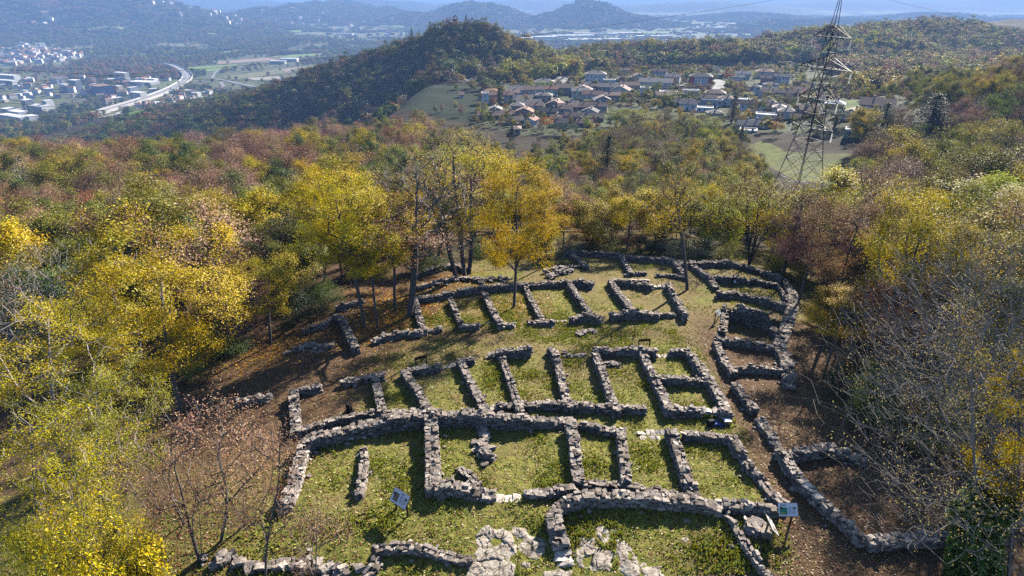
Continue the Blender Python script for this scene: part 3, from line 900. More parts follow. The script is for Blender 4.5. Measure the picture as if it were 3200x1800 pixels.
def stone_protos():
    rng = np.random.default_rng(3); out = []
    # a cube divided twice per edge: 26 points, 24 faces
    g = [-1, 0, 1]; idx = {}; V = []
    for x in g:
        for y in g:
            for z in g:
                if max(abs(x), abs(y), abs(z)) == 1: idx[(x, y, z)] = len(V); V.append((x, y, z))
    F = []
    for ax in range(3):
        for s in (-1, 1):
            for u in (-1, 0):
                for v in (-1, 0):
                    q = []
                    for (a, b) in ((u, v), (u + 1, v), (u + 1, v + 1), (u, v + 1)):
                        c = [0, 0, 0]; c[ax] = s; c[(ax + 1) % 3] = a; c[(ax + 2) % 3] = b; q.append(idx[tuple(c)])
                    F.append(q if s > 0 else q[::-1])
    V = np.array(V, float); F = np.array(F)
    for k in range(14):
        W = V.copy()
        L = np.linalg.norm(W, axis=1)[:, None]
        W = W * (0.78 + 0.22 / L)          # worn corners
        W = W * rng.uniform(0.85, 1.12, (26, 3)) + rng.normal(0, 0.075, (26, 3))
        sh = rng.normal(0, 0.14, 2); W[:, 0] += W[:, 2] * sh[0]; W[:, 1] += W[:, 2] * sh[1]
        out.append(W * 0.5)
    return out, F
STP, STF = stone_protos()

def stones_mesh(S, seed=0):
    """S: list of (x, y, z, sx, sy, sz, rz, tint) -> vertices, faces, tints"""
    rng = np.random.default_rng(seed)
    S = np.array(S); n = len(S)
    pk = rng.integers(0, len(STP), n)
    W = np.array(STP)[pk]
    fl = rng.choice([-1, 1], (n, 1)); W[:, :, 0] *= 1
    W = W * S[:, None, 3:6]
    tx = rng.normal(0, 0.17, n); ty = rng.normal(0, 0.17, n)
    W[:, :, 2] += W[:, :, 0] * tx[:, None] + W[:, :, 1] * ty[:, None]
    c, s = np.cos(S[:, 6]), np.sin(S[:, 6])
    x = W[:, :, 0] * c[:, None] - W[:, :, 1] * s[:, None]; y = W[:, :, 0] * s[:, None] + W[:, :, 1] * c[:, None]
    V = np.stack([x, y, W[:, :, 2]], -1) + S[:, None, 0:3]
    F = (STF[None] + (np.arange(n) * 26)[:, None, None]).reshape(-1, 4)
    return V.reshape(-1, 3), F, np.repeat(S[:, 7], 26)

WALLN = 0
def wall(label, frame, pts, h=0.75, wpx=None, width=0.62, rough=1.0, top=None, group=None, name="stone_wall", low=False, cat="stone wall", tone=0.0):
    """a dry wall of separate stones along the traced line of its top"""
    global WALLN; WALLN += 1
    rng = np.random.default_rng(1000 + WALLN)
    px = fx(frame, pts)
    hs = [q * 0.88 for q in (h if isinstance(h, (list, tuple)) else [h] * len(px))]
    C = np.array([at(a, b, hh)[:2] + (hh,) for (a, b), hh in zip(px, hs)])
    seg = np.linalg.norm(np.diff(C[:, :2], axis=0), axis=1); cum = np.r_[0, np.cumsum(seg)]; L = cum[-1]
    def pt(s):
        x = np.interp(s, cum, C[:, 0]); y = np.interp(s, cum, C[:, 1]); hh = np.interp(s, cum, C[:, 2])
        e = 0.2
        dx = np.interp(s + e, cum, C[:, 0]) - np.interp(s - e, cum, C[:, 0]); dy = np.interp(s + e, cum, C[:, 1]) - np.interp(s - e, cum, C[:, 1])
        m = np.hypot(dx, dy) + 1e-9
        return x, y, hh, dx / m, dy / m
    S = []
    w = width * 0.86
    ss = 0.0
    # height changes along the wall, as ruins do
    hn = lambda s: 1 + 0.16 * rough * vnoise(s, WALLN * 7.3, 0.9, WALLN) + 0.10 * rough * vnoise(s, WALLN * 3.1, 0.35, WALLN + 5)
    # the faces, course by course
    zc = 0.0; course = 0
    hmax = max(hs) * 1.25
    while zc < hmax:
        ch = rng.uniform(0.10, 0.18)
        for side in (-1, 1, 0) if w > 0.5 else (-1, 1):
            s = rng.uniform(-0.15, 0.1)
            while s < L + 0.05:
                sl = rng.choice([rng.uniform(0.10, 0.2), rng.uniform(0.18, 0.3), rng.uniform(0.28, 0.46)])
                sm = min(max(s + sl / 2, 0), L)
                x, y, hh, tx, ty = pt(sm); hh = hh * float(hn(sm))
                if rng.random() > 0.06 and zc + ch * 0.5 < hh and (side != 0 or zc + ch * 1.6 > hh):
                    dpt = rng.uniform(0.22, 0.34) * w / 0.62
                    off = side * (w / 2 - dpt * 0.42) + rng.normal(0, 0.02)
                    cap = zc + ch * 1.5 > hh
                    hz = ch * (rng.uniform(0.85, 1.35) if cap else 1.02)
                    zz = zc + ch / 2 + (rng.normal(0, 0.045) if cap else 0)
                    gx, gy = x - ty * off, y + tx * off
                    S.append((gx, gy, zz, sl * 1.02, dpt * 1.1, hz * 1.08, atan2(ty, tx) + rng.normal(0, 0.14 if cap else 0.06), float(np.clip(rng.normal(0.47 + tone, 0.27), 0, 1))))
                s += sl
        zc += ch; course += 1
    # stones fallen beside the foot
    for k in range(int(L * 0.9 * rough)):
        s = rng.uniform(0, L); x, y, hh, tx, ty = pt(s); off = rng.choice([-1, 1]) * (w / 2 + abs(rng.normal(0, 0.22)))
        q = rng.uniform(0.10, 0.22)
        S.append((x - ty * off, y + tx * off, q * 0.25, q * 1.2, q, q * 0.8, rng.uniform(0, 3), float(np.clip(rng.normal(0.5 + tone, 0.2), 0, 1))))
    S = np.array(S)
    gzz = gz(S[:, 0], S[:, 1])
    S[:, 2] += gzz
    V, F, T = stones_mesh(S, WALLN)
    # rubble core
    n = max(2, int(L / 0.5)); sv = np.linspace(0.02, L - 0.02, n)
    CV = []; 
    for s in sv:
        x, y, hh, tx, ty = pt(s); hh = max(0.1, hh * float(hn(s)) - 0.13); a = w / 2 - 0.12
        g = float(gz(x, y))
        CV += [(x - ty * a, y + tx * a, g - 0.3), (x - ty * a, y + tx * a, g + hh), (x + ty * a, y - tx * a, g + hh), (x + ty * a, y - tx * a, g - 0.3)]
    CF = []
    for i in range(n - 1):
        for q in range(3): CF.append((4 * i + q, 4 * i + q + 1, 4 * i + 5 + q, 4 * i + 4 + q))
    CF += [(0, 3, 2, 1), (4 * n - 4, 4 * n - 3, 4 * n - 2, 4 * n - 1)]
    V2 = np.vstack([V, np.array(CV)]); F2 = np.vstack([F, np.array(CF) + len(V)]); T2 = np.r_[T, np.full(len(CV), 0.12)]
    org = np.array([C[0, 0], C[0, 1], float(gz(C[0, 0], C[0, 1]))])
    o = link(name, mesh_np(name, V2 - org, F2, M_STONE, attrs={"tint": T2}), loc=org)
    tag(o, label, cat, group, "thing")
    return o

def rubble(label, frame, pts, rad=0.5, n=40, size=(0.12, 0.4), h=0.35, name="rubble_heap", cat="rubble", tone=0.05, group=None):
    global WALLN; WALLN += 1
    rng = np.random.default_rng(2000 + WALLN)
    C = np.array([at(a, b, 0)[:2] for a, b in fx(frame, pts)])
    seg = np.linalg.norm(np.diff(C, axis=0), axis=1); cum = np.r_[0, np.cumsum(seg)]
    S = []
    for k in range(n):
        s = rng.uniform(0, cum[-1]); x = np.interp(s, cum, C[:, 0]); y = np.interp(s, cum, C[:, 1])
        r = abs(rng.normal(0, rad * 0.5)); a = rng.uniform(0, 6.28)
        x += r * cos(a); y += r * sin(a); q = rng.uniform(*size)
        S.append((x, y, h * max(0, 1 - r / rad) * rng.uniform(0.2, 1) + q * 0.15, q * 1.3, q, q * 0.75, rng.uniform(0, 3), float(np.clip(rng.normal(0.5 + tone, 0.2), 0, 1))))
    S = np.array(S); S[:, 2] += gz(S[:, 0], S[:, 1])
    V, F, T = stones_mesh(S, WALLN)
    org = np.array([C[0, 0], C[0, 1], float(gz(C[0, 0], C[0, 1]))])
    o = link(name, mesh_np(name, V - org, F, M_STONE, attrs={"tint": T}), loc=org)
    tag(o, label, cat, group, "thing"); return o

def slabs(label, frame, pts, width=0.55, n=4, th=0.12, name="sill_slabs", dz=0.05, cat="stone sill", group=None):
    """flat dressed slabs laid end to end"""
    global WALLN; WALLN += 1
    rng = np.random.default_rng(3000 + WALLN)
    C = np.array([at(a, b, dz)[:2] for a, b in fx(frame, pts)])
    S = []
    d = C[-1] - C[0]; L = np.linalg.norm(d); rz = atan2(d[1], d[0])
    for k in range(n):
        t = (k + 0.5) / n
        c = C[0] + d * t
        S.append((c[0], c[1], float(gz(c[0], c[1])) + dz - th / 2 + rng.normal(0, 0.01), L / n * 1.0, width * rng.uniform(0.9, 1.05), th, rz + rng.normal(0, 0.02), rng.uniform(0.7, 1)))
    V, F, T = stones_mesh(S, WALLN)
    org = np.array([C[0, 0], C[0, 1], float(gz(C[0, 0], C[0, 1]))])
    o = link(name, mesh_np(name, V - org, F, M_SLAB, attrs={"tint": T}), loc=org)
    tag(o, label, cat, group, "thing"); return o

G_LOW, G_MID, G_UP, G_EAST = "walls of the lowest row of rooms", "walls of the middle row of rooms", "walls of the upper row of rooms", "walls of the rooms along the rampart"
# --- lowest row
wall("long retaining wall between lowest and middle rooms, tallest of the ruins", 'p', [(940, 1381), (1050, 1347), (1136, 1327), (1221, 1308), (1324, 1293), (1414, 1285), (1478, 1285), (1585, 1296), (1670, 1303), (1735, 1309), (1790, 1312)], [0.8, 0.9, 0.95, 1.0, 1.15, 1.25, 1.25, 1.2, 1.0, 0.7, 0.55], group=G_LOW, width=0.75)
wall("sunlit pale wall closing the lowest row beside the pink saplings", 'l', [(2225, 470), (2190, 600), (2150, 750), (2090, 900), (2045, 960)], [0.7, 0.7, 0.7, 0.6, 0.3], group=G_LOW, width=0.7, tone=0.15)
wall("broken knee-high stub of wall alone in the grass of the widest low room", 'd', [(200, 500), (205, 610), (190, 720), (165, 840)], [0.35, 0.45, 0.55, 0.5], rough=1.8, group=G_LOW, width=0.5)
wall("thick straight wall running down to the mound behind the tilted info board", 'd', [(690, 300), (700, 480), (706, 640), (706, 790)], [1.1, 1.0, 1.0, 0.95], group=G_LOW, width=0.85)
wall("low wide wall foot turning from the thick wall towards the doorway sill", 'd', [(720, 790), (830, 765), (950, 790), (1060, 835), (1145, 860)], [0.95, 0.85, 0.7, 0.45, 0.2], group=G_LOW, width=0.8)
wall("tumbled diagonal stub inside the corner of the wide low room", 'd', [(890, 655), (960, 700), (1040, 770)], [0.2, 0.35, 0.45], rough=1.8, group=G_LOW, width=0.5)
rubble("small grey rubble heap below the retaining wall in the wide low room", 'd', [(1065, 380), (1090, 450), (1110, 460)], 0.5, 34, h=0.3)
rubble("weedy rubble heap in the middle of the wide low room", 'd', [(1070, 480), (1070, 540), (1120, 610)], 0.7, 60, h=0.4)
wall("partition wall ending the wide low room under the retaining wall's end", 'd', [(1712, 320), (1740, 440), (1755, 600), (1775, 740)], [0.9, 0.85, 0.8, 0.75], group=G_LOW, width=0.68)
wall("low front wall beside the doorway sill of the wide low room", 'd', [(1380, 830), (1500, 835), (1640, 810), (1740, 790)], [0.35, 0.4, 0.5, 0.6], group=G_LOW, width=0.6)
slabs("flat pale sill in the doorway of the wide low room", 'd', [(1170, 880), (1350, 875)], 0.6, 3)
wall("overgrown line of stones lying just above the curved wall", 'd', [(1790, 770), (1900, 768), (2100, 782), (2300, 815), (2540, 850), (2640, 880)], 0.4, group=G_LOW, width=0.55, rough=1.5)
wall("curved wall bending round above the bare rock outcrop", 'd', [(1590, 1000), (1620, 940), (1700, 885), (1830, 848), (2000, 845), (2250, 862), (2560, 885), (2760, 925), (2800, 945)], [0.6, 0.7, 0.8, 0.85, 0.85, 0.8, 0.75, 0.6, 0.5], group=G_LOW, width=0.72)
wall("short stepped wall dropping from the curved wall to the flagged path", 'd', [(1590, 1010), (1610, 1100), (1645, 1210)], [0.65, 0.55, 0.45], group=G_LOW, width=0.85)
slabs("pale crazed flagstones ending the stepped wall above the rocks", 'd', [(1640, 1225), (1668, 1372)], 0.85, 4, 0.2, "flagstones", 0.12, "paving")
wall("knobbly low wall edging the grass hollow below the tilted info board", 'd', [(275, 1245), (360, 1225), (480, 1225), (600, 1240), (750, 1275), (870, 1310), (970, 1330)], [0.4, 0.45, 0.45, 0.4, 0.35, 0.35, 0.3], rough=1.5, group=G_LOW, width=0.5)
wall("crumbled wall end curling down from the grass hollow towards the saplings", 'd', [(290, 1285), (280, 1370), (215, 1440)], 0.35, rough=1.7, group=G_LOW, width=0.45)
rubble("line of loose stones in the leaf litter under the bare saplings", 'l', [(1500, 1340), (1800, 1370), (2200, 1400), (2560, 1420)], 0.7, 90, (0.12, 0.38), 0.2)
wall("ragged rear wall with a gap behind the narrow low room", 'd', [(1770, 335), (1870, 350), (1960, 372), (2035, 385)], [0.45, 0.5, 0.5, 0.4], rough=1.6, group=G_LOW, width=0.6)
wall("partition wall between the narrow low room and the slab-silled room", 'd', [(2082, 370), (2095, 500), (2110, 640), (2125, 755)], [0.8, 0.75, 0.7, 0.6], group=G_LOW, width=0.62)
slabs("light stone sill at the back of a low room", 'd', [(2195, 400), (2400, 402)], 0.5, 6)
slabs("dark lower step under the light stone sill", 'd', [(2220, 442), (2390, 442)], 0.4, 3, dz=0.02)
wall("partition wall leading down to the overgrown stones, west of the yellow-topped grass room", 'd', [(2442, 365), (2490, 490), (2530, 620), (2575, 760), (2620, 850)], [0.85, 0.8, 0.75, 0.65, 0.45], group=G_LOW, width=0.68)
wall("rear wall of the corner room with yellow grass", 'e', [(80, 400), (180, 402), (260, 410), (420, 428)], 0.65, group=G_LOW, width=0.6)
wall("long slanting end wall beside the brown path, in the lowest row", 'e', [(440, 435), (500, 520), (560, 610), (620, 690), (660, 740), (720, 820), (760, 875), (810, 915)], [0.7, 0.7, 0.65, 0.6, 0.4, 0.35, 0.4, 0.4], group=G_LOW, width=0.6)
wall("front wall of the corner room, ending behind the pair of info boards", 'e', [(330, 905), (450, 915), (600, 928), (735, 945)], [0.55, 0.6, 0.6, 0.55], group=G_LOW, width=0.6)
wall("narrow mortar-topped wall running downhill from the corner room", 'e', [(395, 985), (465, 1060), (500, 1140), (560, 1240), (640, 1350), (720, 1449)], [0.35, 0.4, 0.4, 0.45, 0.5, 0.5], group=G_LOW, width=0.42, tone=0.15)
rubble("pale rock lumps between the narrow wall and the metal-backed board", 'e', [(530, 1040), (600, 1100), (640, 1150)], 0.5, 26, (0.25, 0.6), 0.2)
# --- middle row
wall("foot wall along the front of the leftmost middle rooms, touching the retaining wall", 'p', [(925, 1345), (1050, 1308), (1136, 1289), (1230, 1284), (1320, 1280)], [0.6, 0.6, 0.6, 0.5, 0.4], group=G_MID, width=0.55)
wall("straight front wall of the middle rooms ending in the grass gap", 'd', [(1130, 215), (1310, 185), (1420, 190), (1500, 180), (1680, 180), (1750, 190), (1900, 198), (2050, 205), (2255, 215)], [0.4, 0.45, 0.55, 0.65, 0.75, 0.7, 0.65, 0.65, 0.6], group=G_MID, width=0.65)
wall("end wall of the middle row beside the shaded saplings", 'l', [(2145, 95), (2150, 200), (2155, 300), (2160, 385)], 0.7, group=G_MID, width=0.65)
wall("short rear wall of the westernmost middle room", 'l', [(2175, 90), (2250, 75), (2340, 55)], 0.6, group=G_MID, width=0.6)
wall("ragged rear wall behind the black stump", 'c', [(40, 1410), (140, 1385), (240, 1365), (340, 1355)], 0.55, rough=1.6, group=G_MID, width=0.65)
wall("shaded partition wall next to the black stump", 'd', [(285, 0), (300, 70), (320, 150), (335, 235)], 0.65, group=G_MID, width=0.62)
wall("dark partition wall below the western brown-backed board", 'c', [(495, 1320), (540, 1390), (600, 1470), (640, 1540), (690, 1620)], 0.65, group=G_MID, width=0.62)
wall("short rear wall directly below the western brown-backed board", 'c', [(530, 1320), (640, 1305), (750, 1290)], 0.6, rough=1.4, group=G_MID, width=0.6)
slabs("pale sill joining two middle rooms near the western brown-backed board", 'c', [(765, 1310), (880, 1280)], 0.5, 3)
wall("slanting partition wall three rooms east of the black stump", 'c', [(905, 1245), (950, 1340), (1010, 1450), (1060, 1550), (1100, 1630)], 0.65, group=G_MID, width=0.6)
wall("stub of rear wall on top of the slanting partition", 'c', [(900, 1245), (1000, 1240)], 0.6, group=G_MID, width=0.6)
wall("narrow partition wall under the block-like rear wall", 'c', [(1215, 1240), (1250, 1330), (1285, 1430), (1320, 1540), (1345, 1610)], 0.6, group=G_MID, width=0.55)
wall("block-like rear wall with a tall shaded face in the middle row", 'c', [(1175, 1180), (1290, 1168), (1418, 1162)], 0.95, group=G_MID, width=0.7)
rubble("low rubble spilling from the block-like rear wall", 'c', [(1120, 1225), (1190, 1235), (1230, 1225)], 0.5, 40, h=0.35)
wall("partition wall with a hook-shaped head in the middle row", 'c', [(1590, 1170), (1625, 1280), (1650, 1400), (1675, 1500), (1700, 1590)], 0.7, group=G_MID, width=0.62)
wall("stubby head stone course of the hooked partition", 'c', [(1545, 1175), (1590, 1168)], 0.6, group=G_MID, width=0.6)
rubble("thin line of stones between hooked partition and doorway room", 'c', [(1660, 1195), (1710, 1235), (1840, 1215)], 0.35, 46, (0.1, 0.28), 0.2)
wall("partition wall on the west of the doorway room under the eastern brown-backed board", 'c', [(1890, 1180), (1930, 1290), (1970, 1400), (2015, 1520), (2050, 1610)], 0.75, group=G_MID, width=0.6)
wall("rear wall directly below the eastern brown-backed board", 'c', [(1880, 1168), (2050, 1162), (2200, 1168), (2335, 1180)], 0.85, group=G_MID, width=0.65)
wall("partition wall splitting the doorway room from the flooded-looking dark room", 'c', [(2240, 1185), (2290, 1300), (2340, 1400), (2390, 1500), (2435, 1610)], 0.75, group=G_MID, width=0.65)
rubble("short grassy rubble spur inside the doorway room", 'c', [(1970, 1285), (2080, 1300)], 0.35, 30, (0.12, 0.3), 0.3)
slabs("pale threshold between the two easternmost middle rooms", 'c', [(2345, 1222), (2440, 1218)], 0.45, 3)
wall("rear wall of the two dark square rooms at the row's east end", 'p', [(2096, 1091), (2125, 1091), (2152, 1094)], 0.75, group=G_MID, width=0.7)
wall("long slanting end wall of the middle row above the blue bags", 'p', [(2155, 1096), (2187, 1140), (2224, 1189), (2250, 1235), (2276, 1283)], 0.8, group=G_MID, width=0.7)
wall("cross wall dividing the two dark square rooms", 'p', [(2056, 1178), (2110, 1180), (2160, 1182), (2205, 1184)], 0.7, group=G_MID, width=0.6)
wall("front wall of the lower dark square room above the blue bags", 'p', [(2080, 1277), (2120, 1275), (2150, 1276), (2185, 1277)], 0.75, group=G_MID, width=0.65)
slabs("pale step block above the blue bags", 'e', [(200, 232), (345, 238)], 0.6, 3, 0.3, dz=0.55)
wall("small corner pier beside the blue bags", 'e', [(350, 238), (425, 245)], 0.75, group=G_MID, width=0.6)
# --- upper row
wall("long rear wall of the upper rooms behind the orange maple trunk", 'c', [(570, 800), (750, 775), (900, 738), (1070, 712), (1260, 700), (1400, 695)], [0.6, 0.7, 0.8, 0.85, 0.8, 0.7], group=G_UP, width=0.7)
wall("raised rear wall east of the orange maple trunk", 'c', [(1420, 698), (1550, 685), (1690, 665), (1780, 665), (1875, 685)], [0.55, 0.7, 0.95, 0.95, 0.85], group=G_UP, width=0.75)
rubble("broad rubble bank behind the upper rear wall", 'c', [(600, 735), (760, 690), (900, 665), (1050, 680), (1250, 665)], 0.9, 150, (0.15, 0.45), 0.4)
rubble("pile of rubble above the raised rear wall", 'c', [(1530, 620), (1620, 600), (1700, 605), (1560, 650)], 0.9, 110, (0.15, 0.5), 0.5)
wall("curved mossy wall under the tall thin trees at the far edge", 'c', [(590, 620), (680, 585), (780, 555), (860, 545), (950, 580)], [0.7, 0.8, 0.8, 0.7, 0.6], group=G_UP, width=0.8)
wall("shaded end wall of the upper row beside the leaning tree's foot", 'c', [(575, 810), (600, 900), (620, 970), (640, 1030)], 0.65, group=G_UP, width=0.65)
wall("low mossy front wall in the tree shade, below the leaning tree", 'c', [(270, 1105), (400, 1060), (510, 1040), (625, 1040)], [0.5, 0.6, 0.65, 0.65], group=G_UP, width=0.65)
wall("short hollow-topped stub east of the mossy front wall", 'c', [(650, 1025), (765, 1010)], 0.45, group=G_UP, width=0.7)
wall("shaded end wall standing alone in orange leaves under the yellow maples", 'p', [(1060, 985), (1078, 1015), (1095, 1050), (1112, 1085)], 0.75, group=G_UP, width=0.65)
wall("partition wall in the dappled shade, second from the leaning tree", 'c', [(835, 805), (870, 885), (915, 985)], 0.6, group=G_UP, width=0.55)
wall("low front wall below the dappled partition", 'c', [(905, 1000), (1040, 990)], 0.5, group=G_UP, width=0.6)
slabs("row of pale slabs joining two upper partitions", 'c', [(1050, 990), (1165, 972)], 0.45, 3)
wall("mossy partition wall just west of the orange maple trunk", 'c', [(1085, 755), (1120, 830), (1165, 920), (1205, 985)], 0.7, group=G_UP, width=0.65)
wall("stub below the mossy partition", 'c', [(1225, 985), (1295, 990)], 0.45, group=G_UP, width=0.6)
wall("partition wall just east of the orange maple trunk", 'c', [(1385, 710), (1420, 790), (1465, 880), (1505, 950)], 0.55, group=G_UP, width=0.55)
wall("low front wall ending at the pale slabs, east of the orange maple", 'c', [(1400, 968), (1500, 968), (1590, 966)], 0.5, group=G_UP, width=0.6)
slabs("pale slabs beside the block-shaped front wall", 'c', [(1600, 966), (1705, 962)], 0.5, 3)
wall("partition wall below the raised rear wall, casting a wide shadow", 'c', [(1705, 690), (1760, 770), (1810, 840), (1870, 915)], 0.8, group=G_UP, width=0.6)
wall("block-shaped front wall with a rounded top", 'c', [(1715, 940), (1820, 915), (1935, 940)], 0.8, group=G_UP, width=0.75)
wall("partition wall on the west of the square upper room", 'c', [(2005, 665), (2060, 750), (2120, 820), (2185, 890)], 0.75, group=G_UP, width=0.7)
wall("rear wall of the square upper room", 'c', [(2030, 665), (2150, 675), (2230, 690), (2305, 708)], 0.75, group=G_UP, width=0.65)
slabs("pale sill in the rear wall of the square upper room", 'c', [(2315, 712), (2410, 706)], 0.5, 3, dz=0.3, th=0.3)
slabs("three pale blocks set behind the square upper room", 'c', [(2160, 662), (2290, 664)], 0.35, 3, 0.25, dz=0.2)
wall("bulky front wall of the square upper room with a tall face", 'c', [(2010, 915), (2100, 898), (2180, 890), (2270, 900), (2350, 915)], [0.8, 0.95, 1.0, 0.9, 0.7], group=G_UP, width=0.85)
wall("thin mossy wall end with two grass cushions", 'c', [(2365, 920), (2500, 915)], 0.35, group=G_UP, width=0.5)
wall("end wall of the square upper room near the lone slim tree", 'c', [(2425, 690), (2475, 780), (2520, 860), (2555, 925)], 0.75, group=G_UP, width=0.6)
wall("far low wall line on the crest, in front of the pale bushes", 'c', [(1660, 458), (1780, 455), (1900, 458), (2010, 468), (2100, 485), (2300, 500), (2460, 515), (2550, 545)], 0.8, group=G_UP, width=0.8)
wall("short slanting wall at the crest's west end", 'c', [(1720, 470), (1770, 510), (1830, 560)], 0.65, group=G_UP, width=0.65)
wall("low footing running level from the short slanting crest wall", 'c', [(1665, 562), (1835, 558)], 0.35, group=G_UP, width=0.6)
wall("slanting partition between the two crest rooms", 'c', [(2085, 490), (2120, 550), (2155, 605)], 0.65, group=G_UP, width=0.65)
wall("low footing at the foot of the crest partition", 'c', [(2110, 622), (2180, 612), (2265, 612)], 0.4, group=G_UP, width=0.6)
wall("end wall of the eastern crest room", 'c', [(2465, 520), (2500, 560), (2545, 615)], 0.7, group=G_UP, width=0.7)
wall("front footing of the eastern crest room", 'c', [(2340, 622), (2440, 625), (2560, 645)], 0.45, group=G_UP, width=0.6)
rubble("scatter of stones in the open grass of the ruins' centre", 'c', [(1760, 1075), (1840, 1050), (1910, 1045)], 0.5, 34, (0.1, 0.35), 0.15)
rubble("low stones beside the shadow of the yellow maples", 'k', [(2150, 1190), (2250, 1160), (2400, 1170)], 0.8, 60, (0.15, 0.4), 0.3)
wall("low dark wall half lost in the shade left of the yellow maples", 'p', [(945, 1030), (1010, 1012), (1050, 985)], 0.5, group=G_UP, width=0.6)
wall("mossy bank wall running up to the yellow maple trunks", 'p', [(1050, 960), (1090, 948), (1130, 935)], 0.6, group=G_UP, width=0.7)
wall("short wall piece lying in deep shade west of the middle row", 'p', [(735, 1255), (790, 1240), (838, 1236)], 0.55, group=G_MID, width=0.6)
# --- rampart and its rooms
wall("thick rampart wall curving along the eastern edge", 'r', [(130, 540), (300, 530), (480, 545), (640, 590), (780, 640), (850, 700), (885, 760), (885, 850), (855, 950), (815, 1060), (785, 1140)], [0.7, 0.75, 0.8, 0.8, 0.8, 0.85, 0.9, 0.9, 0.9, 0.85, 0.7], group=G_EAST, width=1.05)
wall("broken bluish lower end of the rampart in the trees' shade", 'r', [(790, 1160), (830, 1230), (855, 1330), (860, 1440)], [0.6, 0.5, 0.45, 0.35], rough=1.6, group=G_EAST, width=1.0)
wall("short slanting wall closing the rampart's upper tip", 'r', [(155, 555), (210, 595), (265, 635)], 0.65, group=G_EAST, width=0.65)
wall("wall behind the standing person, crossing to the rampart", 'r', [(270, 640), (450, 648), (600, 662), (760, 695)], 0.8, group=G_EAST, width=0.6)
wall("thin inner wall descending to the rampart east of the standing person", 'r', [(770, 700), (810, 760), (845, 815)], 0.6, group=G_EAST, width=0.4)
wall("stepped end pier by the standing person", 'r', [(285, 645), (300, 685), (325, 715)], 0.6, group=G_EAST, width=0.7)
wall("long wall below the standing person, crossing to the rampart", 'r', [(330, 755), (480, 750), (650, 790), (770, 825), (850, 850)], 0.85, group=G_EAST, width=0.65)
wall("upper wall of the sunken room with a deep shaded face", 'r', [(385, 855), (470, 875), (560, 895), (700, 935), (825, 975)], [0.8, 0.9, 0.9, 0.9, 0.9], group=G_EAST, width=0.65)
wall("side wall of the sunken room beside the slim pale board", 'r', [(395, 880), (385, 950), (370, 1030)], 0.8, group=G_EAST, width=0.75)
wall("lower wall of the sunken room, crossing to the rampart", 'r', [(315, 1075), (450, 1095), (600, 1118), (745, 1140)], 0.75, group=G_EAST, width=0.6)
wall("zigzag wall with dry-stone top below the sunken room", 'p', [(2240, 1068), (2255, 1100), (2268, 1130), (2292, 1160)], 0.7, group=G_EAST, width=0.6)
wall("straight lower wall of the grass room on the rampart", 'p', [(2295, 1146), (2350, 1142), (2410, 1146), (2455, 1150)], 0.75, group=G_EAST, width=0.5)
wall("low slanting wall across the path from the blue bags", 'p', [(2296, 1195), (2320, 1225), (2340, 1255), (2358, 1275)], 0.65, group=G_EAST, width=0.6)
wall("rubbly low wall continuing down beside the brown path", 'p', [(2372, 1302), (2395, 1330), (2408, 1350), (2425, 1390)], [0.5, 0.5, 0.45, 0.3], rough=1.5, group=G_EAST, width=0.7)
wall("arched shaded wall of the triangular lower room", 'e', [(870, 545), (950, 520), (1050, 505), (1200, 500), (1300, 545), (1400, 590)], [0.8, 0.85, 0.85, 0.8, 0.65, 0.4], group=G_EAST, width=0.7)
wall("long slab-capped wall slanting down beside the path", 'e', [(770, 525), (840, 590), (890, 660), (940, 730), (1010, 810), (1090, 890), (1150, 945)], [0.7, 0.75, 0.8, 0.7, 0.65, 0.6, 0.55], group=G_EAST, width=0.62)
wall("bluish shaded stretch of the long path wall", 'e', [(1165, 960), (1250, 1020), (1320, 1090), (1400, 1180)], [0.55, 0.6, 0.6, 0.6], group=G_EAST, width=0.62)
wall("level shaded wall running towards the ivy-covered trunk", 'e', [(1430, 1185), (1600, 1172), (1800, 1160), (1960, 1155), (2080, 1160)], 0.6, group=G_EAST, width=0.65)
slabs("grey cap slabs on the long path wall", 'e', [(940, 735), (1080, 880)], 0.5, 4, 0.12, dz=0.74, name="cap_slabs")
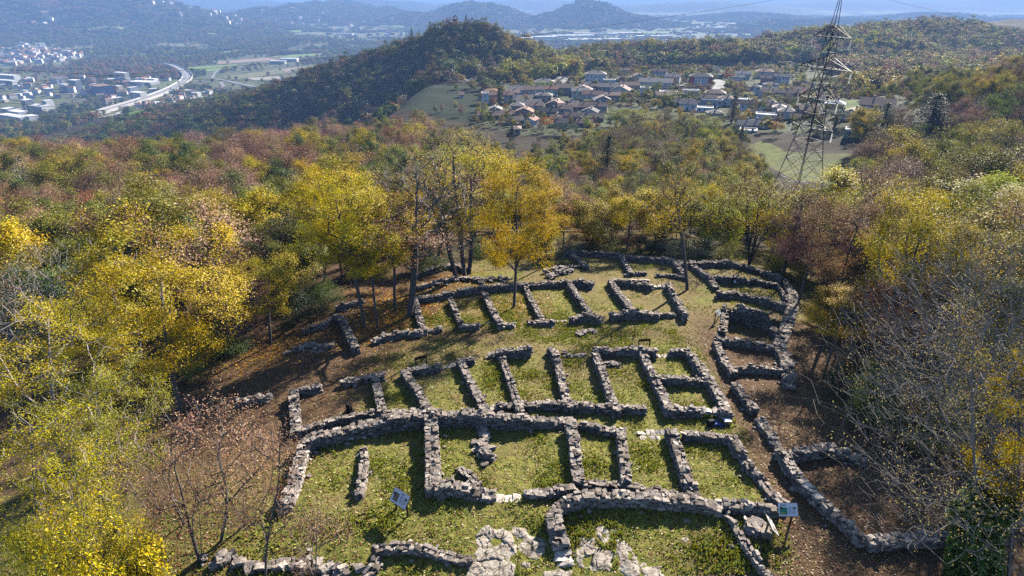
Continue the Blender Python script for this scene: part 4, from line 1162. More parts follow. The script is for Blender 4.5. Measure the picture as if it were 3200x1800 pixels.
# ------------------------------------------------------------------ bare rock
def rock_material():
    m, nt, out = new_mat("bare_rock")
    p = N(nt, "ShaderNodeBsdfPrincipled", i_Roughness=0.9); p.inputs["Specular IOR Level"].default_value = 0.2
    geo = nt.nodes.new("ShaderNodeNewGeometry"); pos = geo.outputs["Position"]
    f = noise(nt, 2.2, 6, 0.7, pos); f2 = noise(nt, 12, 4, 0.7, pos)
    vor = nt.nodes.new("ShaderNodeTexVoronoi"); vor.feature = 'DISTANCE_TO_EDGE'; vor.inputs["Scale"].default_value = 1.1
    mp = nt.nodes.new("ShaderNodeVectorMath"); mp.operation = 'ADD'
    nz = nt.nodes.new("ShaderNodeTexNoise"); nz.inputs["Scale"].default_value = 1.5; nz.inputs["Detail"].default_value = 4
    nt.links.new(pos, nz.inputs["Vector"]); nt.links.new(pos, mp.inputs[0]); nt.links.new(nz.outputs["Color"], mp.inputs[1]); nt.links.new(mp.outputs[0], vor.inputs["Vector"])
    crack = ramp(nt, vor.outputs["Distance"], [(0.0, (0.25, 0.24, 0.22)), (0.025, (0.55, 0.53, 0.5)), (0.07, (1, 1, 1))])
    c = ramp(nt, f, [(0.25, (0.17, 0.135, 0.105)), (0.42, (0.34, 0.285, 0.23)), (0.6, (0.46, 0.405, 0.335)), (0.8, (0.56, 0.50, 0.43))])
    c = mixc(nt, 1.0, c, crack, 'MULTIPLY')
    c = mixc(nt, 1.0, c, ramp(nt, f2, [(0.3, (0.65, 0.65, 0.65)), (0.6, (1.1, 1.1, 1.1))]), 'MULTIPLY')
    nt.links.new(c, p.inputs["Base Color"])
    b = N(nt, "ShaderNodeBump", i_Strength=0.55, i_Distance=0.08)
    nt.links.new(math_(nt, 'ADD', math_(nt, 'MULTIPLY', f, 2.0), f2), b.inputs["Height"]); nt.links.new(b.outputs[0], p.inputs["Normal"])
    nt.links.new(p.outputs[0], out.inputs[0]); return m
M_ROCK = rock_material()

ROCKP = []
def outcrop(label, frame, pts, h=0.4, seed=0, step=0.045):
    P = np.array([at(a, b)[:2] for a, b in fx(frame, pts)])
    ROCKP.append(P)
    lo, hi = P.min(0) - 0.3, P.max(0) + 0.3
    xs = np.arange(lo[0], hi[0], step); ys = np.arange(lo[1], hi[1], step)
    X, Y = np.meshgrid(xs, ys, indexing='ij')
    d = np.full(X.shape, 1e9); n = len(P)
    for i in range(n):
        a, b = P[i], P[(i + 1) % n]; e = b - a
        t = np.clip(((X - a[0]) * e[0] + (Y - a[1]) * e[1]) / (e @ e), 0, 1)
        d = np.minimum(d, np.hypot(X - a[0] - t * e[0], Y - a[1] - t * e[1]))
    ins = inpoly(X, Y, P); sd = np.where(ins, d, -d) + 0.22 * fbm(X, Y, 0.5, 4, seed)
    k = sstep(-0.08, 0.55, sd)
    # tilted beds broken by joints into separate plates
    rng = np.random.default_rng(seed); area = (hi - lo).prod(); ns = max(5, int(area / 0.42))
    sx_ = rng.uniform(lo[0], hi[0], ns); sy_ = rng.uniform(lo[1], hi[1], ns)
    wx = X + 0.14 * fbm(X, Y, 0.5, 3, seed + 2); wy = Y + 0.14 * fbm(X, Y, 0.5, 3, seed + 4)
    D = np.sqrt(((wx[..., None] - sx_) * 1.25) ** 2 + (wy[..., None] - sy_) ** 2)
    o2 = np.argsort(D, -1)[..., :2]; c1 = o2[..., 0]
    gap = np.take_along_axis(D, o2[..., 1:2], -1)[..., 0] - np.take_along_axis(D, o2[..., :1], -1)[..., 0]
    plate = rng.normal(0, 0.035, ns)[c1] + (X - sx_[c1]) * rng.normal(0, 0.07, ns)[c1] + (Y - sy_[c1]) * rng.normal(0.05, 0.07, ns)[c1]
    h = h * 0.18
    Z = gz(X, Y) - 0.06 + 0.08 * sstep(-0.06, 0.10, sd) + k * (h * (0.75 + 0.25 * fbm(X, Y, 1.2, 3, seed + 1)) + plate - 0.07 * np.exp(-(gap / 0.035) ** 2) + 0.010 * fbm(X, Y, 0.22, 3, seed + 7))
    keep = sd > -0.12
    m, nn = X.shape
    idx = np.arange(m * nn).reshape(m, nn)
    F = np.stack([idx[:-1, :-1], idx[1:, :-1], idx[1:, 1:], idx[:-1, 1:]], -1).reshape(-1, 4)
    kk = keep.ravel(); F = F[kk[F].all(1)]
    used = np.unique(F); re = np.full(m * nn, -1); re[used] = np.arange(len(used))
    V = np.c_[X.ravel(), Y.ravel(), Z.ravel()][used]; F = re[F]
    org = np.array([P[:, 0].mean(), P[:, 1].mean(), float(gz(P[:, 0].mean(), P[:, 1].mean()))])
    o = link("rock_outcrop", mesh_np("rock_outcrop", V - org, F, M_ROCK), loc=org)
    tag(o, label, "rock", "bare rock in front of the ruins", "thing")

outcrop("broad pale cracked rock slab with a pointed top, biggest of the bare rocks", 'd', [(1075, 1065), (1130, 1068), (1170, 1110), (1250, 1110), (1300, 1180), (1325, 1250), (1300, 1330), (1320, 1470), (940, 1490), (985, 1330), (1030, 1230), (1035, 1130)], 0.42, 1)
outcrop("darker shaded rock hump between the pale slab and the flagstones", 'd', [(1300, 1095), (1400, 1105), (1490, 1155), (1545, 1210), (1545, 1300), (1480, 1330), (1400, 1300), (1345, 1240)], 0.5, 2)
outcrop("brownish layered rock just east of the flagstones", 'd', [(1750, 1260), (1790, 1180), (1850, 1185), (1930, 1235), (2020, 1265), (2015, 1390), (1900, 1410), (1760, 1390)], 0.35, 3)
outcrop("long pale rock rib slanting down beside the layered rock", 'd', [(2045, 1185), (2100, 1195), (2170, 1260), (2240, 1350), (2270, 1470), (2150, 1480), (2060, 1400), (2035, 1300)], 0.4, 4)
outcrop("smooth upright grey rock below the curved wall's shadow", 'd', [(1890, 1095), (1960, 1090), (2005, 1130), (2010, 1190), (1960, 1215), (1905, 1180)], 0.45, 5)
outcrop("small wedge rock beside the smooth upright rock", 'd', [(1985, 1095), (2060, 1105), (2055, 1130), (2000, 1145)], 0.25, 6)
outcrop("dark grey round-backed rock at the lower end of the rock ribs", 'd', [(2250, 1365), (2330, 1350), (2385, 1380), (2400, 1470), (2270, 1470)], 0.35, 7)
outcrop("pinkish flat rock showing through dry leaves near the narrow wall", 'e', [(30, 1165), (120, 1160), (130, 1200), (60, 1215)], 0.12, 8)
outcrop("pale rock lump between slab and flagstones", 'd', [(1320, 1320), (1400, 1315), (1420, 1390), (1340, 1400)], 0.4, 9)
outcrop("whitish boulder at the corner of the knobbly grass-hollow wall", 'd', [(265, 1225), (350, 1210), (400, 1230), (330, 1260), (280, 1265)], 0.35, 10)
outcrop("pale stone ledge in the grass hollow", 'd', [(520, 1315), (600, 1300), (610, 1340), (540, 1370)], 0.25, 11)
outcrop("squarish pale stone at the very foot of the rock slab", 'd', [(1520, 1400), (1640, 1385), (1740, 1410), (1720, 1460), (1560, 1460)], 0.3, 12)
outcrop("white limestone ledges in the shade beside the mossy bank wall", 'k', [(2270, 1180), (2390, 1135), (2420, 1170), (2300, 1210)], 0.3, 13)
outcrop("lone grey stone below the curved wall's end", 'e', [(85, 1030), (130, 1025), (140, 1050), (95, 1058)], 0.3, 14)

# ------------------------------------------------------------------ info boards
M_WOOD = simple("dark_wood", (0.075, 0.035, 0.02), 0.75, nscale=8, namt=0.4)
M_WOOD_L = simple("weathered_wood", (0.26, 0.17, 0.10), 0.8, nscale=8, namt=0.3)
M_PRINT = simple("printed_panel", (0.80, 0.81, 0.84), 0.18, spec=0.6)
M_PRINT_G = simple("grey_panel", (0.68, 0.68, 0.66), 0.35, spec=0.5)
M_INK = simple("print_ink", (0.13, 0.14, 0.17), 0.4)
M_INKL = simple("print_grey", (0.32, 0.34, 0.40), 0.4)
M_PHOTO = simple("print_photo", (0.20, 0.16, 0.13), 0.35, nscale=9, namt=0.6)
M_MAP = simple("print_map", (0.05, 0.24, 0.16), 0.35, nscale=7, namt=0.7)
M_MAPY = simple("print_map_field", (0.30, 0.42, 0.10), 0.35, nscale=9, namt=0.4)
M_METAL = simple("grey_metal", (0.42, 0.43, 0.45), 0.35, 0.8)

def board(label, b1, b2, face, W, Hh, tilt, low, style="photo", wood=None, panel=None, gap=0.12, group="information boards among the ruins", thick=0.035, posth=None):
    """two posts carrying a tilted reading panel. b1, b2: pixels of the post feet; face: +1/-1 side it is read from"""
    wood = wood or M_WOOD; panel = panel or M_PRINT
    p1, p2 = np.array(at(*b1)), np.array(at(*b2))
    c = (p1 + p2) / 2; u = p2[:2] - p1[:2]; D = np.linalg.norm(u); rz = atan2(u[1], u[0])
    root = bpy.data.objects.new("information_board", None); COL.objects.link(root)
    root.location = c; root.rotation_euler = (0, 0, rz); root.empty_display_size = 0.3
    # local x runs along the posts, readers stand on the side -y * face
    f = face
    tl = radians(tilt)
    up = np.array([0, f * sin(tl), cos(tl)]); nrm = np.array([0, -f * cos(tl), sin(tl)]); ux = np.array([1.0, 0, 0])
    o0 = np.array([0, -f * 0.06, low])
    def plate(name, x0, x1, v0, v1, lift, th, mat, parent):
        b = MB(); P = []
        for z in (lift, lift + th):
            for (x, v) in ((x0, v0), (x1, v0), (x1, v1), (x0, v1)): P.append(tuple(o0 + ux * x + up * v + nrm * z))
        n = 0; b.V = P
        b.F = [(0, 3, 2, 1), (4, 5, 6, 7), (0, 1, 5, 4), (1, 2, 6, 5), (2, 3, 7, 6), (3, 0, 4, 7)]; b.M = [0] * 6
        if f < 0: b.F = [q[::-1] for q in b.F]
        return b.build(name, mat, parent)
    for k, q in ((-1, p1), (1, p2)):
        zz = q[2] - c[2]
        b = MB(); hh = posth or (low + Hh * cos(tl) * 0.72)
        b.box((k * D / 2, f * 0.05 + f * sin(tl) * Hh * 0.35, (hh + zz - 0.2) / 2), (0.075, 0.075, hh - zz + 0.2))
        b.build("post", wood, root)
    bk = plate("backing", -W / 2, W / 2, 0, Hh, -thick, thick, wood, root)
    pr = plate("panel", -W / 2 + 0.02, W / 2 - 0.02, 0.02, Hh - 0.02, 0.002, 0.006, panel, root)
    if style != "blank":
        a = -f    # reading direction: text starts on the reader's left
        X = lambda t: (t - 0.5) * (W - 0.08) * (1 if f > 0 else -1)
        def mark(name, t0, t1, s0, s1, mat):
            x0, x1 = sorted((X(t0), X(t1)))
            plate(name, x0, x1, Hh * s0, Hh * s1, 0.0095, 0.003, mat, pr)
        if style == "map":
            mark("map_picture", 0.05, 0.45, 0.14, 0.66, M_MAP)
            x0, x1 = sorted((X(0.05), X(0.36))); plate("map_picture", x0, x1, Hh * 0.14, Hh * 0.3, 0.0135, 0.002, M_MAPY, pr)
        else:
            mark("photo_print", 0.10, 0.42, 0.16, 0.74, M_PHOTO)
        mark("heading", 0.10 if style == "map" else 0.5, 0.42 if style == "map" else 0.68, 0.78, 0.85, M_INK)
        b = MB()
        for col in range(2):
            for ln in range(8):
                t0 = 0.50 + col * 0.22; t1 = t0 + (0.19 if ln % 4 != 3 else 0.11); s = 0.66 - ln * 0.065
                x0, x1 = sorted((X(t0), X(t1)))
                n = len(b.V)
                for z in (0.0095, 0.0115):
                    for (x, v) in ((x0, Hh * s), (x1, Hh * s), (x1, Hh * (s + 0.03)), (x0, Hh * (s + 0.03))): b.V.append(tuple(o0 + ux * x + up * v + nrm * z))
                for q in [(0, 3, 2, 1), (4, 5, 6, 7), (0, 1, 5, 4), (1, 2, 6, 5), (2, 3, 7, 6), (3, 0, 4, 7)]: b.F.append(tuple(n + i for i in q)); b.M.append(0)
        b.build("text_lines", M_INKL, pr)
    tag(root, label, "info board", group)
    return root
board("tilted info board with a brown photo, alone on the grass before the thick wall", (1230, 1600), (1265, 1622), 1, 1.12, 0.74, 40, 0.78)
board("info board with a green and yellow map, above the side-on board", (2432, 1645), (2474, 1645), 1, 1.0, 0.66, 40, 0.75, "map")
board("side-on info board with pale metal face, below the map board", (2404, 1668), (2418, 1700), -1, 0.95, 0.62, 42, 0.72, "photo", M_WOOD_L, M_PRINT_G)
board("brown-backed info board seen from behind, above the middle row's western rooms", (1299, 1150), (1332, 1143), -1, 1.0, 0.5, 30, 0.72)
board("brown-backed info board seen from behind, over the doorway room near the path", (1992, 1094), (2026, 1092), -1, 0.95, 0.45, 30, 0.8)
board("bluish info board under the tall thin trees at the far edge", (1551, 838), (1574, 834), 1, 1.05, 0.6, 42, 0.75)
board("slim pale info board casting a hooked shadow beside the sunken room", (2238, 1010), (2248, 1002), 1, 0.85, 0.55, 40, 0.75, "photo", M_WOOD, M_PRINT_G)

# ------------------------------------------------------------------ people
def skin_body(name, pts, edges, rad, sub=1):
    me = bpy.data.meshes.new(name)
    me.from_pydata([tuple(p) for p in pts], edges, [])
    o = bpy.data.objects.new(name, me); COL.objects.link(o)
    md = o.modifiers.new("skin", 'SKIN'); md.use_smooth_shade = True
    for i, v in enumerate(me.skin_vertices[0].data):
        v.radius = (rad[i], rad[i]) if not isinstance(rad[i], tuple) else rad[i]; v.use_root = (i == 0)
    s = o.modifiers.new("sub", 'SUBSURF'); s.levels = sub; s.render_levels = sub
    dg = bpy.context.evaluated_depsgraph_get()
    ev = o.evaluated_get(dg)
    m2 = bpy.data.meshes.new_from_object(ev)
    bpy.data.objects.remove(o, do_unlink=True); bpy.data.meshes.remove(me)
    m2.name = name
    return m2

M_SKIN = simple("skin", (0.45, 0.26, 0.19), 0.6)
M_HAIR = simple("grey_hair", (0.20, 0.18, 0.17), 0.8, nscale=60, namt=0.3)
M_NAVY = simple("navy_cloth", (0.014, 0.022, 0.045), 0.85, nscale=30, namt=0.3)
M_BLACKC = simple("black_cloth", (0.012, 0.012, 0.015), 0.85, nscale=30, namt=0.3)
M_DARKT = simple("dark_trousers", (0.02, 0.02, 0.025), 0.85, nscale=30, namt=0.3)
M_GREENC = simple("green_cloth", (0.02, 0.20, 0.07), 0.8, nscale=20, namt=0.2)
M_WHITEP = simple("white_paper", (0.75, 0.75, 0.75), 0.8)
M_PURPLE = simple("mauve_cap", (0.10, 0.06, 0.12), 0.85)

def person(loc, rz, H, pose, label, coat, trousers, hat=None, hair=M_HAIR):
    k = H / 1.75
    hipL = np.array([-0.09, 0, 0.93]); hipR = np.array([0.09, 0, 0.93])
    if pose == "walk":
        kneeL, ankL, toeL = (-0.10, -0.20, 0.52), (-0.10, -0.12, 0.09), (-0.11, -0.28, 0.04)
        kneeR, ankR, toeR = (0.10, 0.08, 0.52), (0.10, 0.36, 0.14), (0.11, 0.24, 0.05)
        elbL, wrL = (-0.27, 0.16, 1.12), (-0.28, 0.02, 0.90); elbR, wrR = (0.26, -0.02, 1.12), (0.27, -0.24, 0.98)
        chest = (0, -0.05, 1.30); neck = (0, -0.07, 1.47); head = (0, -0.10, 1.60); crown_ = (0, -0.10, 1.70)
    else:
        kneeL, ankL, toeL = (-0.11, -0.03, 0.50), (-0.12, 0.02, 0.09), (-0.15, -0.15, 0.04)
        kneeR, ankR, toeR = (0.10, -0.02, 0.50), (0.12, 0.03, 0.09), (0.15, -0.14, 0.04)
        elbL, wrL = (-0.27, 0.03, 1.13), (-0.10, -0.24, 1.08); elbR, wrR = (0.27, 0.03, 1.13), (0.10, -0.24, 1.08)
        chest = (0, 0.0, 1.30); neck = (0, 0.0, 1.48); head = (0, -0.03, 1.60); crown_ = (0, -0.02, 1.70)
    pts = [(0, 0, 0.95), (0, -0.02, 1.12), chest, (chest[0], chest[1], 1.42), neck, head, crown_,
           (-0.19, chest[1], 1.40), elbL, wrL, (0.19, chest[1], 1.40), elbR, wrR, tuple(hipL), kneeL, ankL, toeL, tuple(hipR), kneeR, ankR, toeR]
    rad = [(0.155, 0.115), (0.145, 0.105), (0.17, 0.115), (0.14, 0.10), 0.055, (0.078, 0.095), (0.06, 0.07), 0.07, 0.05, 0.032, 0.07, 0.05, 0.032, 0.09, 0.062, 0.045, 0.038, 0.09, 0.062, 0.045, 0.038]
    ed = [(0, 1), (1, 2), (2, 3), (3, 4), (4, 5), (5, 6), (3, 7), (7, 8), (8, 9), (3, 10), (10, 11), (11, 12), (0, 13), (13, 14), (14, 15), (15, 16), (0, 17), (17, 18), (18, 19), (19, 20)]
    # hands: a palm, four curled fingers and a thumb each
    for wi, ei, sgn in ((9, 8, -1), (12, 11, 1)):
        w_ = np.array(pts[wi]); d = w_ - np.array(pts[ei]); d /= np.linalg.norm(d)
        side = np.cross(d, (0, 0, 1.0)); side /= np.linalg.norm(side); inn = np.cross(side, d)
        palm = len(pts); pts.append(tuple(w_ + d * 0.06)); rad.append((0.036, 0.018)); ed.append((wi, palm))
        for f in range(4):
            o_ = (f - 1.5) * 0.019
            a = w_ + d * 0.095 + side * o_; L = (0.065, 0.078, 0.072, 0.055)[f]
            i0 = len(pts); pts.append(tuple(a)); rad.append(0.009); pts.append(tuple(a + d * L * 0.55 - inn * 0.012)); rad.append(0.0085); pts.append(tuple(a + d * L * 0.85 - inn * 0.04)); rad.append(0.007)
            ed += [(palm, i0), (i0, i0 + 1), (i0 + 1, i0 + 2)]
        i0 = len(pts); pts.append(tuple(w_ + d * 0.045 + side * 0.045 * sgn - inn * 0.01)); rad.append(0.011); pts.append(tuple(w_ + d * 0.085 + side * 0.06 * sgn - inn * 0.03)); rad.append(0.009)
        ed += [(palm, i0), (i0, i0 + 1)]
    me = skin_body("body", pts, ed, rad, 1)
    me.materials.append(M_SKIN); me.materials.append(coat); me.materials.append(trousers); me.materials.append(M_BLACKC)
    for p in me.polygons:
        c = p.center; z = c.z
        armhand = min((Vector(c) - Vector(pts[9])).length, (Vector(c) - Vector(pts[12])).length) < 0.05 or any((Vector(c) - (Vector(pts[w_]) + (Vector(pts[w_]) - Vector(pts[e_])).normalized() * 0.1)).length < 0.09 for w_, e_ in ((9, 8), (12, 11)))
        p.material_index = 0 if (z > 1.47 or armhand) else 1 if z > 0.93 or (abs(c.x) > 0.2 and z > 0.8) else 2 if z > 0.1 else 3
    root = bpy.data.objects.new("person", None); COL.objects.link(root)
    root.location = loc; root.rotation_euler = (0, 0, rz); root.scale = (k, k, k); root.empty_display_size = 0.3
    link("body", me, root)
    hd = np.array(head)
    # face: nose, eyes, ears, mouth; hair above
    fb = MB(); fb.bar(hd + [0, -0.085, 0.02], hd + [0, -0.115, -0.02], 0.010, 5, 0.014)
    fb.build("nose", M_SKIN, root)
    for s in (-1, 1):
        fb = MB(); fb.box(tuple(hd + [s * 0.088, 0.01, 0.0]), (0.02, 0.04, 0.06)); fb.build("ear", M_SKIN, root)
        fb = MB(); fb.box(tuple(hd + [s * 0.03, -0.092, 0.025]), (0.02, 0.012, 0.01)); fb.build("eye", M_BLACKC, root)
    fb = MB(); fb.box(tuple(hd + [0, -0.095, -0.05]), (0.045, 0.012, 0.009)); fb.build("mouth", simple("lips", (0.3, 0.11, 0.1), 0.6), root)
    hb = bpy.data.meshes.new("hair")
    import bmesh
    bm = bmesh.new(); bmesh.ops.create_uvsphere(bm, u_segments=14, v_segments=10, radius=0.104)
    for v in bm.verts:
        v.co.y *= 1.12; v.co.z *= 1.02
        if v.co.z < -0.02 and v.co.y < 0.03: v.co.z = -0.0; v.co.y = max(v.co.y, -0.02)
        if v.co.y < -0.06 and v.co.z < 0.05: v.co.y = -0.03
    bm.to_mesh(hb); bm.free()
    hb.materials.append(hat or hair); hb.polygons.foreach_set("use_smooth", [True] * len(hb.polygons))
    h = link("cap" if hat else "hair", hb, root, loc=tuple(hd + [0, 0.015, 0.045]))
    tag(root, label, "person")
    return root, pts, k
pl = at(2285, 903)
person(pl, radians(20), 1.72, "stand", "person in dark clothes and mauve cap standing in a rampart room, reading white paper", M_BLACKC, M_DARKT, M_PURPLE)
b = MB(); b.box((0, 0, 0), (0.24, 0.02, 0.31)); o = b.build("paper_sheet", M_WHITEP); tag(o, "white sheet of paper held by the standing person", "paper")
o.location = (pl[0] + 0.33 * sin(radians(20)), pl[1] - 0.33 * cos(radians(20)), pl[2] + 1.06); o.rotation_euler = (radians(-50), 0, radians(20))
pw = at(457, 1345)
person(pw, radians(-125), 1.75, "walk", "grey-haired person in dark blue clothes walking in the shade behind the saplings", M_NAVY, M_DARKT)
# the green bag carried on the walker's back
b = MB(); b.m = 0; b.box((0, 0, 0), (0.30, 0.18, 0.42), taper=0.8); b.box((0, -0.11, -0.08), (0.22, 0.08, 0.2), taper=0.85)
o = b.build("green_bag", M_GREENC); tag(o, "small green bag on the walking person's back", "bag")
d = radians(-125)
o.location = (pw[0] - 0.20 * sin(d) * -1 * -1, pw[1] + 0.20 * cos(d), pw[2] + 1.22); o.rotation_euler = (radians(6), 0, d + pi)

# things left at the foot of the wall
def sack(name, mat, size, loc, rz, label, cat, lid=None):
    b = MB(); b.box((0, 0, size[2] / 2), size, taper=0.72)
    b.box((0, -size[1] * 0.55, size[2] * 0.3), (size[0] * 0.7, size[1] * 0.4, size[2] * 0.5), taper=0.8)
    o = b.build(name, mat); o.location = loc; o.rotation_euler = (radians(-8), 0, rz); tag(o, label, cat); return o
q = at(2222, 1330); sack("backpack", M_BLACKC, (0.5, 0.35, 0.42), q, 0.3, "black backpack lying in the wall's shadow, next to the blue jacket", "bag")
q = at(2243, 1328)
S = [(RNG.normal(0, 0.16), RNG.normal(0, 0.12), 0.06 + 0.05 * i / 6, 0.34, 0.26, 0.16, RNG.uniform(0, 3), 0.5) for i in range(7)]
V, F, T = stones_mesh(S, 5)
o = link("crumpled_jacket", mesh_np("crumpled_jacket", V, F, simple("blue_cloth", (0.03, 0.07, 0.22), 0.8, nscale=25), smooth=True), loc=q); tag(o, "crumpled blue jacket between the black backpack and the silver case", "jacket")
q = at(2270, 1326)
root = bpy.data.objects.new("silver_case", None); COL.objects.link(root); root.location = q; root.rotation_euler = (0, 0, 0.05)
b = MB(); b.box((0, 0, 0.17), (0.46, 0.34, 0.30)); b.build("case_body", M_METAL, root)
b = MB(); b.box((0, 0, 0.345), (0.48, 0.36, 0.05)); b.build("lid", simple("pale_blue_lid", (0.55, 0.62, 0.70), 0.3), root)
b = MB(); b.path([(-0.09, -0.18, 0.22), (-0.09, -0.215, 0.24), (0.09, -0.215, 0.24), (0.09, -0.18, 0.22)], 0.012, 5); b.build("handle", M_BLACKC, root)
tag(root, "silver case with a pale blue lid beside the wall corner", "case")
# black stump in the westernmost room
q = at(1093, 1286)
b = MB()
for k in range(9):
    a = 2 * pi * k / 9
    b.bar((0.16 * cos(a), 0.16 * sin(a), 0), (0.11 * cos(a + 0.2), 0.11 * sin(a + 0.2), 0.55 + 0.15 * sin(3 * a)), 0.12, 5, 0.09)
    b.bar((0.2 * cos(a), 0.2 * sin(a), 0.12), (0.42 * cos(a), 0.42 * sin(a), -0.08), 0.07, 4, 0.03)
o = b.build("tree_stump", simple("black_wood", (0.02, 0.015, 0.012), 0.9, nscale=9, namt=0.5)); o.location = q  # near-black tone over the whole stump, mottled by noise
tag(o, "black tree stump on the grass of a middle room", "stump")

# ------------------------------------------------------------------ power line
M_STEEL = simple("dark_steel", (0.032, 0.036, 0.038), 0.62, 0.05, spec=0.28)
M_GLAZE = simple("pale_insulator", (0.62, 0.58, 0.52), 0.25, spec=0.6)
M_CABLE = simple("cable", (0.10, 0.105, 0.115), 0.8, 0.0)
PYB = np.array(at(2488, 604)); YAW = radians(-70)
U = np.array([cos(YAW), sin(YAW), 0]); Wv = np.array([-sin(YAW), cos(YAW), 0])
def pylon():
    root = bpy.data.objects.new("electricity_pylon", None); COL.objects.link(root)
    root.location = PYB; root.rotation_euler = (0, 0, YAW)
    lv = [(-0.5, 4.9), (5.0, 4.2), (10.5, 3.45), (15.8, 2.75), (19.75, 2.25), (23.6, 2.0), (27.4, 1.75), (31.4, 1.55), (35.4, 1.35), (39.3, 1.2), (43.2, 1.05), (46.0, 0.62), (55.0, 0.08)]
    cs = [(1, 1), (-1, 1), (-1, -1), (1, -1)]
    b = MB()
    for i in range(len(lv) - 1):
        (z0, r0), (z1, r1) = lv[i], lv[i + 1]
        for k in range(4):
            a, c = cs[k], cs[(k + 1) % 4]
            A0, A1 = np.array([a[0] * r0, a[1] * r0, z0]), np.array([a[0] * r1, a[1] * r1, z1])
            C0, C1 = np.array([c[0] * r0, c[1] * r0, z0]), np.array([c[0] * r1, c[1] * r1, z1])
            b.bar(A0, A1, 0.15 if z0 < 28 else 0.11, 4)
            if i < len(lv) - 2:
                b.bar(A0, C1, 0.062, 4); b.bar(C0, A1, 0.062, 4)
                b.bar(A1, C1, 0.07, 4)
            if i < 3:
                m = (A0 + C1) / 2
                b.bar((A0 + A1) / 2, m, 0.05, 4); b.bar((C0 + C1) / 2, m, 0.05, 4)
    b.build("lattice_tower", M_STEEL, root)
    tips = []
    for (z, r, L) in ((43.2, 1.05, 6.3), (35.4, 1.35, 8.8), (27.4, 1.75, 6.9), (19.75, 2.25, 7.6)):
        for s in (-1, 1):
            b = MB(); tip = np.array([s * L, 0, z - 0.15])
            up = 2.6
            for t in (-1, 1):
                p0 = np.array([s * r, t * r, z]); q0 = np.array([s * r * 0.9, t * r * 0.9, z + up])
                b.bar(p0, tip, 0.14, 4); b.bar(q0, tip, 0.12, 4)
                for f in (0.25, 0.5, 0.75):
                    b.bar(p0 + (tip - p0) * f, q0 + (tip - q0) * f, 0.05, 4)
                    b.bar(p0 + (tip - p0) * (f - 0.25), q0 + (tip - q0) * f, 0.05, 4)
            for f in (0.0, 0.3, 0.6):
                a = np.array([s * r, r, z]); c = np.array([s * r, -r, z])
                b.bar(a + (tip - a) * f, c + (tip - c) * f, 0.06, 4)
                b.bar(a + (tip - a) * f, c + (tip - c) * min(1, f + 0.3), 0.05, 4)
            b.build("crossarm", M_STEEL, root)
            b = MB(); top = tip - [0, 0, 0.1]
            b.bar(top, top - [0, 0, 0.4], 0.05, 5)
            for q in range(13):
                zz = top[2] - 0.4 - q * 0.19
                b.bar((tip[0], 0, zz), (tip[0], 0, zz - 0.10), 0.17, 8, 0.09)
                b.bar((tip[0], 0, zz - 0.10), (tip[0], 0, zz - 0.19), 0.06, 5)
            b.build("insulator", M_GLAZE, root)
            tips.append(PYB + U * tip[0] + np.array([0, 0, tip[2] - 3.0]))
    tag(root, "tall dark steel lattice pylon with four tiers of arms", "pylon")
    return tips
TIPS = pylon()
def cable(start, way, sgn, label, c=0.00055, tmax=235, r=0.028):
    """a wire hung in the vertical plane of the line, sagging, through the sight line of one pixel"""
    d = np.array([Wv[0] * sgn, Wv[1] * sgn])
    ray = _ray(*way)
    # start + d t = s * ray (plan)
    M = np.array([[ray[0], -d[0]], [ray[1], -d[1]]])
    s, t = np.linalg.solve(M, start[:2])
    z = CAM_H + ray[2] * s
    a = (z - start[2] - c * t * t) / t
    ts = np.linspace(0, tmax, 40)
    P = [(start[0] + d[0] * q, start[1] + d[1] * q, start[2] + a * q + c * q * q) for q in ts]
    b = MB(); b.path(P, r, 5)
    o = b.build("power_cable", M_CABLE); tag(o, label, "power cable", "cables of the power line", "thing")
SG = -1 if Wv[0] > 0 else 1       # towards the west
TOP = PYB + np.array([0, 0, 54.9])
ORD = ["topmost", "second", "third", "lowest"]
WL = {0: (1050, 193), 1: (834, 527), 2: (1050, 372), 3: (400, 608), 4: (1165, 389), 5: (300, 672), 6: (1500, 480), 7: (300, 748)}
_wl = [(1478, 133), (1700, 250), (1050, 372), (834, 528), (1165, 389), (200, 617), (1752, 470), (1752, 560)]
cable(TOP, (1478, 133), SG, "earth wire from the pylon's tip, crossing the wooded cone hill", 0.0003)
cable(TOP, (2980, 48), -SG, "earth wire from the pylon's tip towards the eastern ridge", 0.0003)
for i, tp in enumerate(TIPS):
    lev, near = i // 2, i % 2
    side = "near" if near else "far"
    if i > 0:
        cable(tp, _wl[i], SG, f"cable running west from the {side} end of the pylon's {ORD[lev]} crossarm")
    ex = [(2980, 130), (2980, 200), (2755, 291), (2980, 350), (2956, 437), (2960, 470), (3000, 528), (3050, 560)][i]
    cable(tp, ex, -SG, f"cable running east from the {side} end of the pylon's {ORD[lev]} crossarm")
